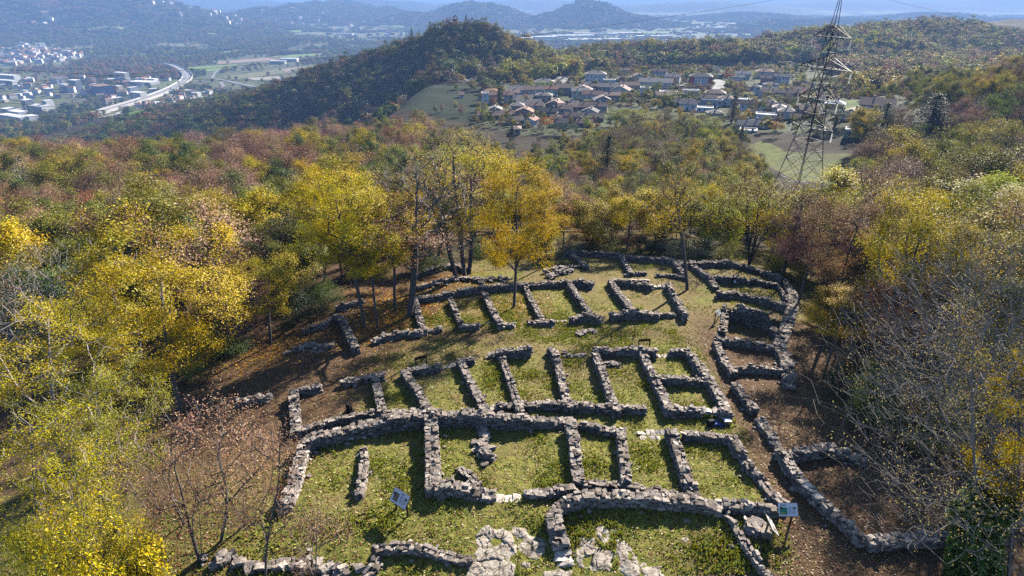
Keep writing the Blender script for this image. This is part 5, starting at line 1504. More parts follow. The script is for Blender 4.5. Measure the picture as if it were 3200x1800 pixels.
# ------------------------------------------------------------------ village
M_WALLP = simple("plaster", (1, 1, 1), 0.9, nscale=0.6, namt=0.12, objcol=True)
def roof_material():
    m, nt, out = new_mat("roof_tiles")
    p = N(nt, "ShaderNodeBsdfPrincipled", i_Roughness=0.85)
    c = nt.nodes.new("ShaderNodeObjectInfo").outputs["Color"]
    tc = nt.nodes.new("ShaderNodeTexCoord")
    f = noise(nt, 0.9, 5, 0.75, tc.outputs["Object"])
    wv = nt.nodes.new("ShaderNodeTexWave"); wv.inputs["Scale"].default_value = 1.4; wv.inputs["Distortion"].default_value = 0.6
    nt.links.new(tc.outputs["Object"], wv.inputs[0])
    c = mixc(nt, 1.0, c, ramp(nt, f, [(0.25, (0.6, 0.58, 0.56)), (0.6, (1.1, 1.08, 1.05)), (0.8, (1.35, 1.3, 1.25))]), 'MULTIPLY')
    c = mixc(nt, math_(nt, 'MULTIPLY', wv.outputs["Fac"], 0.25), c, (0.03, 0.025, 0.025))
    nt.links.new(c, p.inputs["Base Color"]); nt.links.new(p.outputs[0], out.inputs[0]); return m
M_ROOF = roof_material()
M_WIN = simple("window_glass", (0.03, 0.035, 0.045), 0.15, spec=0.6)
M_CHIM = simple("chimney_plaster", (0.42, 0.38, 0.34), 0.9)
WC = dict(white=(0.80, 0.79, 0.77), cream=(0.72, 0.66, 0.56), grey=(0.55, 0.53, 0.51), pink=(0.50, 0.32, 0.29), tan=(0.56, 0.46, 0.36), yellow=(0.58, 0.43, 0.20), orange=(0.62, 0.25, 0.14), red=(0.55, 0.10, 0.09), mauve=(0.42, 0.33, 0.36), stone=(0.38, 0.34, 0.31), salmon=(0.62, 0.36, 0.26))
RC = dict(brown=(0.27, 0.175, 0.14), red=(0.42, 0.19, 0.115), grey=(0.29, 0.255, 0.235), dark=(0.085, 0.078, 0.08), pale=(0.46, 0.40, 0.34), white=(0.78, 0.77, 0.76), rust=(0.35, 0.195, 0.145))
FOOT = []     # footprints kept clear of trees: x, y, radius

def house(label, bx, by, wpx, wall="cream", roof="brown", kind="gable", hpx=None, depth=None, rot=0.0, group="village houses", chim=1, wins=True, name="house", cat="house", extra=None, loc=None):
    p = np.array(at(bx, by)) if loc is None else np.array(loc)
    zc = proj(p)[2]
    W = wpx / FPX * zc
    Hh = hpx / FPX * zc * 1.12 if hpx else (3.4 if kind == "flat" else 5.6)
    Dp = depth or min(max(0.62 * W, 7), 11)
    dirn = atan2(p[0], p[1])
    rz = -dirn + radians(rot)
    root = bpy.data.objects.new(name, None); COL.objects.link(root); root.empty_display_size = 2
    c = np.array([p[0] + sin(dirn) * Dp / 2, p[1] + cos(dirn) * Dp / 2])
    root.location = (c[0], c[1], p[2]); root.rotation_euler = (0, 0, rz)
    FOOT.append((c[0], c[1], 0.5 * hypot(W, Dp) + 1.5))
    x, y = W / 2, Dp / 2
    b = MB(); b.box((0, 0, (Hh - 4) / 2), (W, Dp, Hh + 4))
    if kind in ("gable", "gablef"):
        if kind == "gable":
            rh = y * 0.46
            for s in (-1, 1):
                q = [(s * x * 0.999, -y, Hh), (s * x * 0.999, y, Hh), (s * x * 0.999, 0, Hh + rh)]
                n = len(b.V); b.V += q; b.F.append((n, n + 1, n + 2) if s > 0 else (n, n + 2, n + 1)); b.M.append(0)
        else:
            rh = x * 0.42
            for s in (-1, 1):
                q = [(-x, s * y * 0.999, Hh), (x, s * y * 0.999, Hh), (0, s * y * 0.999, Hh + rh)]
                n = len(b.V); b.V += q; b.F.append((n, n + 1, n + 2) if s < 0 else (n, n + 2, n + 1)); b.M.append(0)
    wl = b.build("wall", M_WALLP, root); wl.color = (*WC[wall], 1)
    b = MB(); e = 0.6; t = 0.22
    if kind == "gable":
        k = rh / y; ez = Hh - e * k
        for s in (-1, 1):
            A = [(-x - e, s * (y + e), ez), (x + e, s * (y + e), ez), (x + e, 0, Hh + rh), (-x - e, 0, Hh + rh)]
            B = [(a, c_, z + t) for a, c_, z in A]
            if s > 0: A = A[::-1]; B = B[::-1]
            b.quad(*B); b.quad(*A[::-1])
            for i in range(4): b.quad(A[i], A[(i + 1) % 4], B[(i + 1) % 4], B[i])
    elif kind == "gablef":
        k = rh / x; ez = Hh - e * k
        for s in (-1, 1):
            A = [(s * (x + e), -y - e, ez), (0, -y - e, Hh + rh), (0, y + e, Hh + rh), (s * (x + e), y + e, ez)]
            B = [(a, c_, z + t) for a, c_, z in A]
            if s > 0: A = A[::-1]; B = B[::-1]
            b.quad(*B[::-1]); b.quad(*A)
            for i in range(4): b.quad(A[(i + 1) % 4], A[i], B[i], B[(i + 1) % 4])
    elif kind == "hip":
        m = min(x, y); rh = m * 0.48; rx, ry = max(x - m, 0.02), max(y - m, 0.02)
        z0 = Hh + 0.02; X, Y = x + e, y + e
        R1, R2 = ((-rx, 0, z0 + rh), (rx, 0, z0 + rh)) if x >= y else ((0, -ry, z0 + rh), (0, ry, z0 + rh))
        P = [(-X, -Y, z0), (X, -Y, z0), (X, Y, z0), (-X, Y, z0)]
        if x >= y:
            b.quad(P[0], P[1], R2, R1); b.quad(P[2], P[3], R1, R2); b.quad(P[1], P[2], R2, R2); b.quad(P[3], P[0], R1, R1)
        else:
            b.quad(P[0], P[1], R1, R1); b.quad(P[2], P[3], R2, R2); b.quad(P[1], P[2], R2, R1); b.quad(P[3], P[0], R1, R2)
        b.quad(P[3], P[2], P[1], P[0]); b.box((0, 0, z0 - 0.10), (2 * X, 2 * Y, 0.16))
    else:
        b.box((0, 0, Hh + 0.08), (W - 0.5, Dp - 0.5, 0.12))
    rf = b.build("roof", M_ROOF, root); rf.color = (*RC[roof], 1)
    if kind == "flat":
        b = MB()
        for s in (-1, 1):
            b.box((0, s * (y - 0.1), Hh + 0.3), (W + 0.25, 0.35, 0.62)); b.box((s * (x - 0.1), 0, Hh + 0.3), (0.35, Dp - 0.2, 0.62))
        pr = b.build("parapet", M_WALLP, root); pr.color = (0.86, 0.86, 0.85, 1)
    else:
        for q in range(chim):
            b = MB(); u = (-0.45 + 0.8 * q) if chim > 1 else random.uniform(-0.6, 0.6)
            px_ = u * x if kind != "gablef" else 0.25 * x; py_ = 0.3 * y if kind != "gablef" else u * y
            b.box((px_, py_, Hh + rh * 0.85 + 0.4), (0.7, 0.6, 1.9)); b.box((px_, py_, Hh + rh * 0.85 + 1.42), (0.9, 0.8, 0.14)); b.build("chimney", M_CHIM, rf)
    if wins:
        fl = max(1, int(Hh / 2.7)); nx = int(np.clip(W / 3.2, 1, 7))
        for f in range(fl):
            for i in range(nx):
                b = MB(); xx = (i + 0.5) / nx * W - x
                if abs(xx) > x - 0.8: continue
                door = (f == 0 and i == nx // 2 and nx > 1)
                zc_ = 1.05 if door else f * Hh / fl + Hh / fl * 0.55
                b.box((xx, -y - 0.01, zc_), (1.05, 0.10, 2.1 if door else 1.35)); b.build("door" if door else "window", M_WIN, root)
        ny = max(1, int(Dp / 4.5))
        for f in range(fl):
            for i in range(ny):
                b = MB(); b.box(((x + 0.01) * (1 if p[0] < 60 else -1), (i + 0.5) / ny * Dp - y, f * Hh / fl + Hh / fl * 0.55), (0.10, 1.0, 1.3)); b.build("window", M_WIN, root)
    if extra: extra(root, W, Dp, Hh)
    tag(root, label, cat, group)
    return root

def zc1(x, y): return 1440 + x / 5.152, 190 + y / 5.152
def zc2(x, y): return 1900 + x / 5.152, 190 + y / 5.152
def zc3(x, y): return 2350 + x / 5.152, 190 + y / 5.152
def hz(f, label, x, y, w, wall, roof, kind="gable", h=None, rot=0, **kw):
    a, b = f(x, y)
    return house(label, a, b, w / 5.152, wall, roof, kind, h / 5.152 if h else None, rot=rot, **kw)
Z1, Z2, Z3 = zc1, zc2, zc3
hz(Z1, "long pink farmhouse standing alone on the hillside meadow", 470, 240, 265, "pink", "brown", h=70)
hz(Z1, "tall pale house end at the meadow side of the village", 395, 695, 110, "white", "brown", "flat", h=140)
hz(Z1, "low brown-roofed wing joined to the tall pale house end", 520, 690, 130, "tan", "rust", h=120)
hz(Z1, "grey house with a brown tiled roof right of the tall dark fir", 770, 690, 150, "grey", "rust", h=120)
hz(Z1, "house with a bright orange-red hipped roof on the meadow side", 480, 560, 220, "tan", "red", "hip", h=60)
hz(Z1, "cream hipped house below the yellow-green slope trees", 1345, 440, 305, "cream", "grey", "hip", h=80)
hz(Z1, "long white house with a low grey roof in the old village", 955, 555, 350, "white", "grey", h=70)
hz(Z1, "white house with a dark brown roof and an orange-tiled gable beside it", 1250, 560, 215, "white", "brown", h=65)
hz(Z1, "narrow white house showing an orange tiled roof slope", 1385, 530, 80, "white", "pale", "gablef", h=60)
hz(Z1, "long dark-roofed barn between the cream houses", 1635, 540, 330, "stone", "brown", h=90)
hz(Z1, "cream house with three upper windows and a pale roof", 1915, 640, 270, "cream", "pale", h=130)
hz(Z1, "big white school-like house with a dark hipped roof by the yellow round tree", 2165, 350, 330, "white", "grey", "hip", h=110, chim=2)
hz(Z1, "low white annex beside the big hipped white house", 2390, 385, 190, "white", "pale", "flat", h=60)
hz(Z1, "wide low grey-roofed house in the heart of the old village", 1000, 665, 310, "grey", "grey", h=45)
hz(Z1, "grey-roofed house with a small orange roof patch behind it", 1245, 650, 190, "stone", "grey", h=55)
hz(Z1, "long cream house with a shuttered upper floor and grey roof", 1095, 795, 380, "cream", "grey", h=85)
hz(Z1, "slender tan tower house with a flat cap roof", 1528, 765, 100, "tan", "grey", "hip", h=120, depth=5)
hz(Z1, "cream low house with a brown roof in the old village's middle", 1680, 860, 205, "cream", "brown", h=75)
hz(Z1, "tan house end tucked behind the cream low house", 1815, 795, 150, "tan", "grey", h=85)
hz(Z1, "pinkish house under a dark lean roof", 1060, 890, 190, "pink", "dark", h=85)
hz(Z1, "large dark slate roof above a grey wall in the old village", 1400, 900, 320, "stone", "dark", h=70, rot=-12)
hz(Z1, "cream-walled low house with a skylight, nearest the meadow's lower end", 385, 945, 220, "cream", "brown", h=60)
hz(Z1, "pinkish-brown house attached to the skylight house", 570, 945, 140, "pink", "brown", h=60)
hz(Z1, "low dark rust-roofed house beyond the skylight house", 750, 905, 210, "stone", "rust", h=40)
hz(Z1, "house with a patched slate roof and pale verge above the woods", 880, 1030, 230, "grey", "dark", h=60, rot=15)
hz(Z1, "white gabled house facing the ruins, next to the blazing orange tree", 1140, 1060, 170, "white", "rust", "gablef", h=90, rot=-25)
hz(Z1, "long brown-red tiled roof behind the blazing orange tree", 1600, 985, 300, "cream", "rust", h=45)
hz(Z1, "very long brown roof with chimneys along the old village street", 2080, 805, 380, "stone", "brown", h=50, chim=2)
hz(Z1, "black-roofed house with a white gable corner beside the umbrella pine", 1620, 1060, 220, "white", "dark", h=55)
hz(Z1, "brown-roofed house at the old village's southern tip", 1990, 1075, 240, "tan", "brown", h=60)
hz(Z1, "dark roof with a rust patch behind the southern tip house", 2090, 985, 380, "stone", "dark", h=55, rot=8)
hz(Z1, "grey house with small square windows and a dark ridge", 2370, 505, 320, "grey", "grey", h=70)
hz(Z1, "small brown-roofed house under the big white hipped house", 2130, 475, 170, "tan", "brown", h=55)
hz(Z1, "tiny dark-roofed shed between bushes and brown-roofed house", 2010, 430, 130, "tan", "brown", h=40, chim=0)
hz(Z1, "brown-roofed house with a white curved verge by the lime-green trees", 2350, 640, 220, "tan", "brown", h=45, rot=20)
hz(Z1, "brown house half sunk in the trees below the old village", 905, 1190, 110, "tan", "brown", "hip", h=80)
hz(Z1, "small white hut on the meadow edge", 15, 600, 70, "white", "brown", h=45, chim=0)
hz(Z2, "pinkish two-storey house near the small orange bush row", 270, 240, 140, "mauve", "rust", h=75)
hz(Z2, "grey-roofed house just below the pinkish two-storey house", 265, 335, 190, "grey", "grey", "hip", h=55)
def red_block(root, W, Dp, Hh):
    b = MB(); b.box((0.03 * W, -Dp / 2 - 0.03, Hh / 2 - 0.2), (W * 0.56, 0.10, Hh - 0.2)); p = b.build("white_facade", M_WALLP, root); p.color = (0.78, 0.78, 0.80, 1)
    for f in range(4):
        for i in (-0.18, -0.06, 0.10, 0.22):
            b = MB(); b.box((i * W, -Dp / 2 - 0.10, 1.6 + f * Hh / 4.1), (1.0, 0.08, 1.2)); b.build("window", M_WIN, root)
hz(Z2, "red and white apartment house with a dark hipped roof", 1470, 455, 355, "red", "dark", "hip", h=165, wins=False, extra=red_block, chim=0)
hz(Z2, "little red garage with a flat pale roof", 1160, 455, 115, "red", "pale", "flat", h=40, wins=False)
hz(Z2, "white flat-roofed villa with a deep parapet below the red and white house", 1320, 572, 255, "white", "grey", "flat", h=75)
hz(Z2, "tan house with a wide dark hipped roof", 1710, 610, 320, "tan", "brown", "hip", h=75)
hz(Z2, "brown gabled house with a white chimney stack", 1230, 745, 320, "stone", "brown", h=60)
hz(Z2, "grey flat-roofed villa with a white rim and two yellow cushions of foliage", 1665, 735, 320, "grey", "grey", "flat", h=85)
hz(Z2, "low white flat pavilion among the lower garden trees", 1555, 825, 250, "white", "white", "flat", h=50)
hz(Z2, "long pale-walled hall with a broad grey roof, largest roof of the upper village", 760, 440, 520, "white", "pale", h=80)
hz(Z2, "tall white cube house standing over the lime-green trees", 590, 575, 170, "white", "pale", "flat", h=115)
hz(Z2, "white flat-roofed house next to the tall white cube", 960, 590, 280, "white", "white", "flat", h=70)
hz(Z2, "low white bungalow in the trees behind the red and white house", 1735, 275, 190, "white", "pale", "flat", h=40)
hz(Z2, "small white house higher in the trees behind the bungalow", 1740, 195, 100, "white", "grey", h=45)
hz(Z2, "long cream terrace house right of the red-brown garden tree", 2160, 305, 220, "cream", "pale", h=80)
hz(Z2, "square white house with a dark pyramid roof", 2345, 555, 170, "white", "dark", "hip", h=110)
hz(Z2, "white flat house with an orange side wall", 2150, 705, 160, "white", "white", "flat", h=65)
hz(Z2, "bright orange flat-topped wall block beside the white flat house", 2320, 710, 120, "orange", "white", "flat", h=60)
hz(Z2, "small yellow house with a brown roof below the orange wall", 2190, 780, 140, "yellow", "red", "hip", h=45)
hz(Z2, "grey-roofed house at the lower village edge, above the woods", 2230, 1100, 300, "grey", "grey", h=55)
hz(Z2, "white-rimmed flat roof at the very edge of the woods", 2250, 1165, 260, "white", "pale", "flat", h=25)
hz(Z3, "pale pink house with a dark gable roof in the upper east village", 245, 370, 220, "pink", "brown", h=75)
hz(Z3, "orange end house of the coloured terrace row", 265, 660, 220, "salmon", "brown", h=125, group="coloured terrace houses")
hz(Z3, "mauve middle house of the coloured terrace row", 505, 680, 240, "mauve", "brown", h=140, group="coloured terrace houses")
hz(Z3, "ochre-yellow end house of the coloured terrace row", 740, 665, 210, "yellow", "brown", h=125, group="coloured terrace houses")
hz(Z3, "white house with a dark hipped roof in front of the coloured terrace", 225, 775, 270, "white", "dark", "hip", h=90)
hz(Z3, "white house with a pale brown roof and a palm in front", 420, 885, 200, "white", "pale", "hip", h=110)
hz(Z3, "white flat-roofed modern villa, lower of the two by the hedge", 205, 985, 310, "white", "white", "flat", h=90)
hz(Z3, "white house with a dark low roof directly above the modern villa", 110, 905, 300, "white", "dark", "gable", h=50)
hz(Z3, "pinkish house with a bright white hipped roof behind the pylon", 1310, 805, 270, "pink", "white", "hip", h=95)
hz(Z3, "large white gabled house with a wide brown roof east of the pylon", 1990, 800, 480, "white", "brown", "gable", h=70, depth=11)
hz(Z3, "small pale house half hidden by the dark cedars", 2280, 855, 190, "white", "pale", h=45)
hz(Z3, "stone bungalow with a pale flat roof just above the pylon's meadow", 1660, 1235, 330, "stone", "pale", "flat", h=85)
hz(Z3, "white house in the pylon's upper lattice view, bluish roof", 880, 475, 210, "white", "dark", h=70)
hz(Z3, "little white house beneath the dark garden trees of the upper village", 370, 220, 130, "white", "pale", h=50)
hz(Z3, "little white house near the upper umbrella-shaped tree", 110, 155, 110, "white", "brown", h=40)
hz(Z3, "dark double-roofed house with a white gable by the hedge", 250, 1085, 190, "white", "brown", "gablef", h=50, rot=20)
hz(Z3, "low dark-roofed house left of the white gable by the hedge", 60, 1085, 180, "white", "grey", h=45)
hz(Z3, "red-brown house behind the pylon's lower arm", 690, 985, 140, "red", "rust", h=50)

# the packed core of the old village
_core = [(1668, 302, 60, "brown", "cream", "beside the long dark-roofed barn"), (1700, 318, 50, "grey", "tan", "under the long dark-roofed barn"), (1735, 345, 56, "rust", "stone", "behind the cream low house"), (1772, 352, 60, "brown", "tan", "left of the very long brown roof"), (1822, 300, 54, "brown", "grey", "below the cream three-window house"), (1850, 318, 60, "rust", "cream", "right of the cream three-window house"), (1880, 330, 52, "grey", "stone", "above the very long brown roof"), (1908, 318, 50, "brown", "tan", "next to the broad lime-green tree's top"), (1672, 350, 48, "brown", "grey", "below the shuttered cream house"), (1640, 372, 54, "rust", "pink", "between dark slate and skylight roofs"), (1618, 352, 40, "grey", "tan", "left under the shuttered cream house"),
         (1795, 382, 58, "brown", "stone", "between brown-red roof and very long roof"), (1842, 372, 50, "dark", "grey", "under the very long brown roof"), (1870, 352, 56, "brown", "tan", "at the east end of the very long roof"), (1722, 300, 40, "red", "cream", "in the gap between barn and three-window house"), (1600, 310, 44, "brown", "cream", "right behind the dark fir"), (1548, 362, 40, "grey", "tan", "above the skylight house"), (1940, 300, 60, "brown", "cream", "west of the tall white cube"), (1965, 285, 56, "rust", "tan", "just under the grey hipped house of the upper village"), (2075, 318, 60, "brown", "tan", "below the white flat house by the cube"), (2420, 355, 50, "brown", "white", "by the palm house"), (2455, 372, 52, "grey", "cream", "left of the pylon's lowest arm"), (2520, 365, 56, "brown", "pink", "just right behind the pylon's legs"), (2660, 372, 50, "brown", "cream", "behind the golden birch-like tree"), (2385, 245, 50, "rust", "cream", "above the coloured terrace row"), (2210, 330, 48, "brown", "white", "left of the yellow brown-roofed house")]
_core += [(2100, 262, 46, "pale", "white", "behind the red and white house's west side"), (2060, 245, 44, "brown", "cream", "in the garden behind the long pale hall"), (2150, 345, 50, "grey", "white", "under the brown gabled house"), (2265, 330, 46, "brown", "white", "right of the grey flat villa"), (2395, 305, 46, "brown", "cream", "in front of the orange terrace house"), (2300, 260, 40, "pale", "white", "left of the cream terrace house"), (2440, 262, 46, "grey", "white", "right of the cream terrace house"), (2405, 285, 44, "dark", "white", "above the orange terrace house"), (2560, 320, 50, "brown", "white", "left of the pink white-roofed house"), (2625, 262, 44, "brown", "cream", "on the slope behind the white-roofed pink house"), (2500, 300, 44, "rust", "cream", "east of the yellow terrace house"), (2700, 300, 46, "brown", "white", "on the lawn behind the large gabled house"), (2335, 345, 44, "dark", "white", "between palm house and dark pyramid roof"), (2230, 372, 46, "grey", "cream", "above the lower village edge"), (1990, 262, 46, "brown", "cream", "right under the pinkish two-storey house")]
for (x_, y_, w_, r_, c_, t_) in _core:
    house(f"{c_} house with a {r_} roof {t_}", x_, y_, w_, c_, r_, random.choice(["gable", "gable", "hip", "gablef"]), random.uniform(15, 20), rot=random.uniform(-18, 18))

# hedge walls, shrines, the tower on the wooded hill
def shrine(label, x, y):
    p = at(x, y); b = MB(); b.box((0, 0, 1.4), (1.6, 1.5, 3.8)); b.box((0, 0, 3.45), (1.9, 1.8, 0.25)); b.box((0, 0, 3.8), (1.5, 1.4, 0.6), taper=0.2)
    root = bpy.data.objects.new("wayside_shrine", None); COL.objects.link(root); root.location = p; root.rotation_euler = (0, 0, 0.3)
    o = b.build("body", M_WALLP, root); o.color = (0.75, 0.66, 0.48, 1)
    b = MB(); b.box((0, -0.76, 1.7), (0.7, 0.08, 1.5)); b.build("niche", M_WIN, root); tag(root, label, "shrine", "wayside shrines on the meadow path")
shrine("pale yellow wayside shrine on the open meadow path", 1473, 258); shrine("pale wayside shrine beside the meadow path, nearer the houses", 1568, 272)
p = at_dist(1425, 78, 735); p[2] = float(gz(p[0], p[1]))
root = bpy.data.objects.new("stone_tower", None); COL.objects.link(root); root.location = p
b = MB()
for s in (-1, 1):
    for t in (-1, 1): b.box((s * 1.7, t * 1.7, 11.6), (0.9, 0.9, 3.2))
b.box((0, 0, 4.5), (4.3, 4.3, 11)); b.box((0, 0, 13.4), (4.7, 4.7, 0.4)); o = b.build("tower_walls", M_WALLP, root); o.color = (0.24, 0.21, 0.19, 1)
b = MB(); b.box((0, 0, 14.2), (4.7, 4.7, 1.2), taper=0.1); o = b.build("roof", M_ROOF, root); o.color = (0.16, 0.11, 0.09, 1)
tag(root, "small open-topped stone tower on the wooded cone hill's summit", "tower", None, "thing")
p = at_dist(1237, 150, 742); p[2] = float(gz(p[0], p[1])) + 3.5
house("small grey house on the wooded cone hill's shoulder, among trees", 0, 0, 28, "grey", "grey", "gable", 22, loc=p, wins=False)

# ------------------------------------------------------------------ the towns in the valley
def plain_house(W, D, Hh, kind):
    b = MB(); b.m = 0; b.box((0, 0, Hh / 2 - 2), (W, D, Hh + 4)); b.m = 1
    x, y = W / 2 + 0.4, D / 2 + 0.4
    if kind == "flat": b.box((0, 0, Hh + 0.15), (W + 0.3, D + 0.3, 0.3))
    else:
        r = D * 0.25
        b.quad((-x, -y, Hh), (x, -y, Hh), (x * (0.5 if kind == "hip" else 1), 0, Hh + r), (-x * (0.5 if kind == "hip" else 1), 0, Hh + r))
        b.quad((x, y, Hh), (-x, y, Hh), (-x * (0.5 if kind == "hip" else 1), 0, Hh + r), (x * (0.5 if kind == "hip" else 1), 0, Hh + r))
        b.m = 1 if kind == "hip" else 0
        k = 0.5 if kind == "hip" else 1
        b.quad((x, -y, Hh), (x, y, Hh), (x * k, 0, Hh + r), (x * k, 0, Hh + r)); b.quad((-x, y, Hh), (-x, -y, Hh), (-x * k, 0, Hh + r), (-x * k, 0, Hh + r))
    return b
def flat_mat(n, c): return simple(n, c, 0.9, nscale=0.3, namt=0.12)
TWM = [flat_mat("town_white", (0.80, 0.78, 0.74)), flat_mat("town_cream", (0.66, 0.56, 0.43)), flat_mat("town_grey", (0.46, 0.45, 0.45)), flat_mat("town_ochre", (0.62, 0.42, 0.24))]
TRM = [flat_mat("tile_brown", (0.22, 0.14, 0.11)), flat_mat("tile_red", (0.34, 0.17, 0.12)), flat_mat("sheet_pale", (0.62, 0.62, 0.62)), flat_mat("sheet_dark", (0.12, 0.12, 0.13))]
TP = []
for i in range(10):
    W, D, Hh = random.uniform(10, 16), random.uniform(8, 11), random.uniform(5.5, 9)
    k = ("gable", "hip", "flat")[i % 3]
    TP.append(plain_house(W, D, Hh, k).mesh("town_house", [TWM[(0, 0, 1, 0, 2, 0, 3, 0, 1, 0)[i]], TRM[(0, 1, 2, 0, 0, 2, 1, 0, 2, 1)[i]]]))
def pdist(py): return 204 / tan(PITCH + math.atan((py - 900) / FPX))
def valley_pt(px, py):
    p = at_dist(px, py, min(pdist(py), 6000)); z = float(gz(p[0], p[1])); return np.array([p[0], p[1], z])
TOWNX = []; TOWNPOLY = []
def town(poly, n, label, group, seed, scale=1.0, mind=17):
    TOWNPOLY.append(poly); rng = np.random.default_rng(seed); P = np.array(poly); got = []; tries = 0
    while len(got) < n and tries < n * 60:
        tries += 1
        q = rng.uniform(P.min(0), P.max(0))
        if not inpoly(np.array([q[0]]), np.array([q[1]]), poly)[0]: continue
        w_ = valley_pt(*q)
        if any(hypot(w_[0] - g[0], w_[1] - g[1]) < mind for g in got): continue
        if np.min(np.hypot(MW[:, 0] - w_[0], MW[:, 1] - w_[1])) < 30: continue
        if any(inpoly(np.array([w_[0]]), np.array([w_[1]]), f)[0] for f in FIELDS): continue
        got.append(w_)
        o = link("town_house", TP[int(rng.integers(0, len(TP)))], None, tuple(w_), rng.choice([0.3, -0.5, 1.2]) + rng.normal(0, 0.25))
        o.scale = (scale * rng.uniform(0.8, 1.3),) * 3
        tag(o, label, "house", group)
        TOWNX.append((w_[0], w_[1], 14 * scale))
town([(0, 158), (60, 150), (140, 152), (270, 172), (262, 182), (170, 196), (60, 206), (0, 208)], 105, "tiny pale house of the dense town beyond the red-brown park trees", "houses of the dense far town", 1, 1.25, 15)
town([(0, 262), (60, 250), (300, 250), (330, 290), (180, 312), (60, 318), (0, 322)], 46, "small house of the suburb between park trees and railway", "houses of the suburb by the railway", 2)
town([(440, 312), (560, 290), (760, 300), (740, 330), (620, 352), (500, 366), (430, 350)], 52, "small pale house in the quarter between motorway and wooded slope", "houses below the motorway", 3, 0.9)
town([(640, 84), (1030, 76), (1040, 92), (820, 108), (640, 108), (500, 116), (480, 106)], 40, "minute white house of the village strung along the far hill foot", "houses at the far hill foot", 4, 1.6, 30)
town([(1700, 128), (2150, 100), (2330, 95), (2340, 130), (2100, 150), (1760, 148)], 34, "minute house between the pale industrial sheds in the far plain", "houses of the far industrial plain", 5, 1.5, 28)
town([(300, 285), (480, 240), (560, 262), (500, 285), (420, 310), (330, 330)], 16, "scattered small house beside the inside of the motorway bend", "houses inside the motorway bend", 6, 1.0, 24)
town([(1060, 78), (1300, 84), (1290, 118), (1060, 120)], 12, "minute white house on the far plain behind the wooded cone hill", "houses behind the cone hill", 7, 1.5, 30)
town([(200, 86), (300, 82), (330, 104), (150, 140), (30, 142)], 20, "minute pale house at the foot of the dark blue mountain", "houses at the mountain foot", 8, 1.4, 26)
town([(2650, 98), (2860, 92), (2860, 130), (2660, 140)], 9, "tiny white house scattered on the brown ridge east of the pylon", "houses on the eastern ridge", 9, 1.0, 25)

def block(label, bx, by, W, D, Hh, mats, rz, kind="flat", stripes=0, cat="building", name="apartment_block", loc=None):
    p = valley_pt(bx, by) if loc is None else loc
    root = bpy.data.objects.new(name, None); COL.objects.link(root); root.location = p; root.rotation_euler = (0, 0, rz)
    b = plain_house(W, D, Hh, kind); V = b
    w_ = MB(); r_ = MB()
    for f, m in zip(b.F, b.M):
        t = r_ if m == 1 else w_
        n = len(t.V); t.V += [b.V[i] for i in f]; t.F.append(tuple(range(n, n + len(f)))); t.M.append(0)
    w_.build("wall", mats[0], root); r_.build("roof", mats[1], root)
    for s in range(stripes):
        q = MB(); q.box(((s + 0.5) / stripes * W - W / 2, -D / 2 - 0.03, Hh * 0.5), (W / stripes * 0.42, 0.12, Hh * 0.86)); q.build("window_band", M_WIN, root)
    tag(root, label, cat, "large buildings in the valley", "thing"); TOWNX.append((p[0], p[1], 0.55 * max(W, D)))
W0, C0, G0, O0 = TWM
RB, RR, RP, RD = TRM
MRED = flat_mat("block_red", (0.45, 0.13, 0.09)); MBLU = flat_mat("block_blue", (0.16, 0.24, 0.42))
block("grey slab block of flats standing over the railway suburb", 243, 284, 30, 14, 24, [G0, RP], -0.5, stripes=6)
block("white slab block with vertical window bands near the motorway bend", 386, 258, 44, 13, 24, [W0, RP], -0.45, stripes=8)
block("brown and blue office block with a broad flat roof by the railway", 322, 296, 46, 30, 20, [MBLU, RB], -0.6, stripes=3)
block("low red brick wing of the office block by the railway", 345, 296, 14, 26, 18, [MRED, RB], -0.6)
block("grey tower part of the white hospital-like complex above the woods", 97, 352, 16, 14, 24, [G0, RP], -0.5, stripes=2)
block("stepped white complex next to its grey tower above the woods", 130, 354, 44, 18, 15, [W0, RP], -0.4, stripes=7)
block("white round-ended part of the stepped complex", 160, 350, 12, 14, 22, [W0, RP], -0.4, stripes=3)
for i, (x, y, w_, t) in enumerate([(40, 358, 40, "terraced white flats highest up beside the stepped complex"), (62, 366, 36, "terraced white flats touching the lower side of the stepped complex"), (35, 378, 44, "terraced white flats in the middle of the hillside stack"), (70, 384, 30, "terraced white flats nearest the wooded slope"), (100, 382, 24, "small terraced white flats at the stack's east end")]):
    block(t, x, y, w_, 16, 11, [W0, RP], -0.45, stripes=6)
block("pale horizontal apartment bar at the picture's edge below the park trees", 30, 252, 70, 16, 14, [W0, RP], -0.35, stripes=9)
block("white bar building lower of two at the park's corner", 25, 264, 60, 14, 10, [W0, RP], -0.35, stripes=8)
block("two-tone apartment house with white end wall among suburb trees", 178, 260, 34, 14, 14, [W0, RB], -0.5, stripes=4)
block("white-ended apartment house next to the two-tone one", 200, 258, 18, 14, 14, [C0, RB], -0.5, stripes=3)
block("cream apartment house with twin white ends near the grey slab", 288, 262, 26, 13, 14, [C0, RB], -0.5, stripes=3)
block("white apartment group right beside the motorway viaduct", 437, 313, 34, 16, 16, [W0, RP], -0.4, stripes=4)
block("pale long warehouse inside the motorway bend", 450, 264, 70, 30, 7, [G0, RP], -0.25, "flat", name="warehouse")
block("pale narrow warehouse behind the long one inside the bend", 460, 253, 60, 16, 6, [W0, RP], -0.25, "flat", name="warehouse")
block("low grey workshop west of the striped white slab", 353, 258, 34, 22, 8, [G0, RP], -0.5, "flat", name="warehouse")
rng = np.random.default_rng(12)
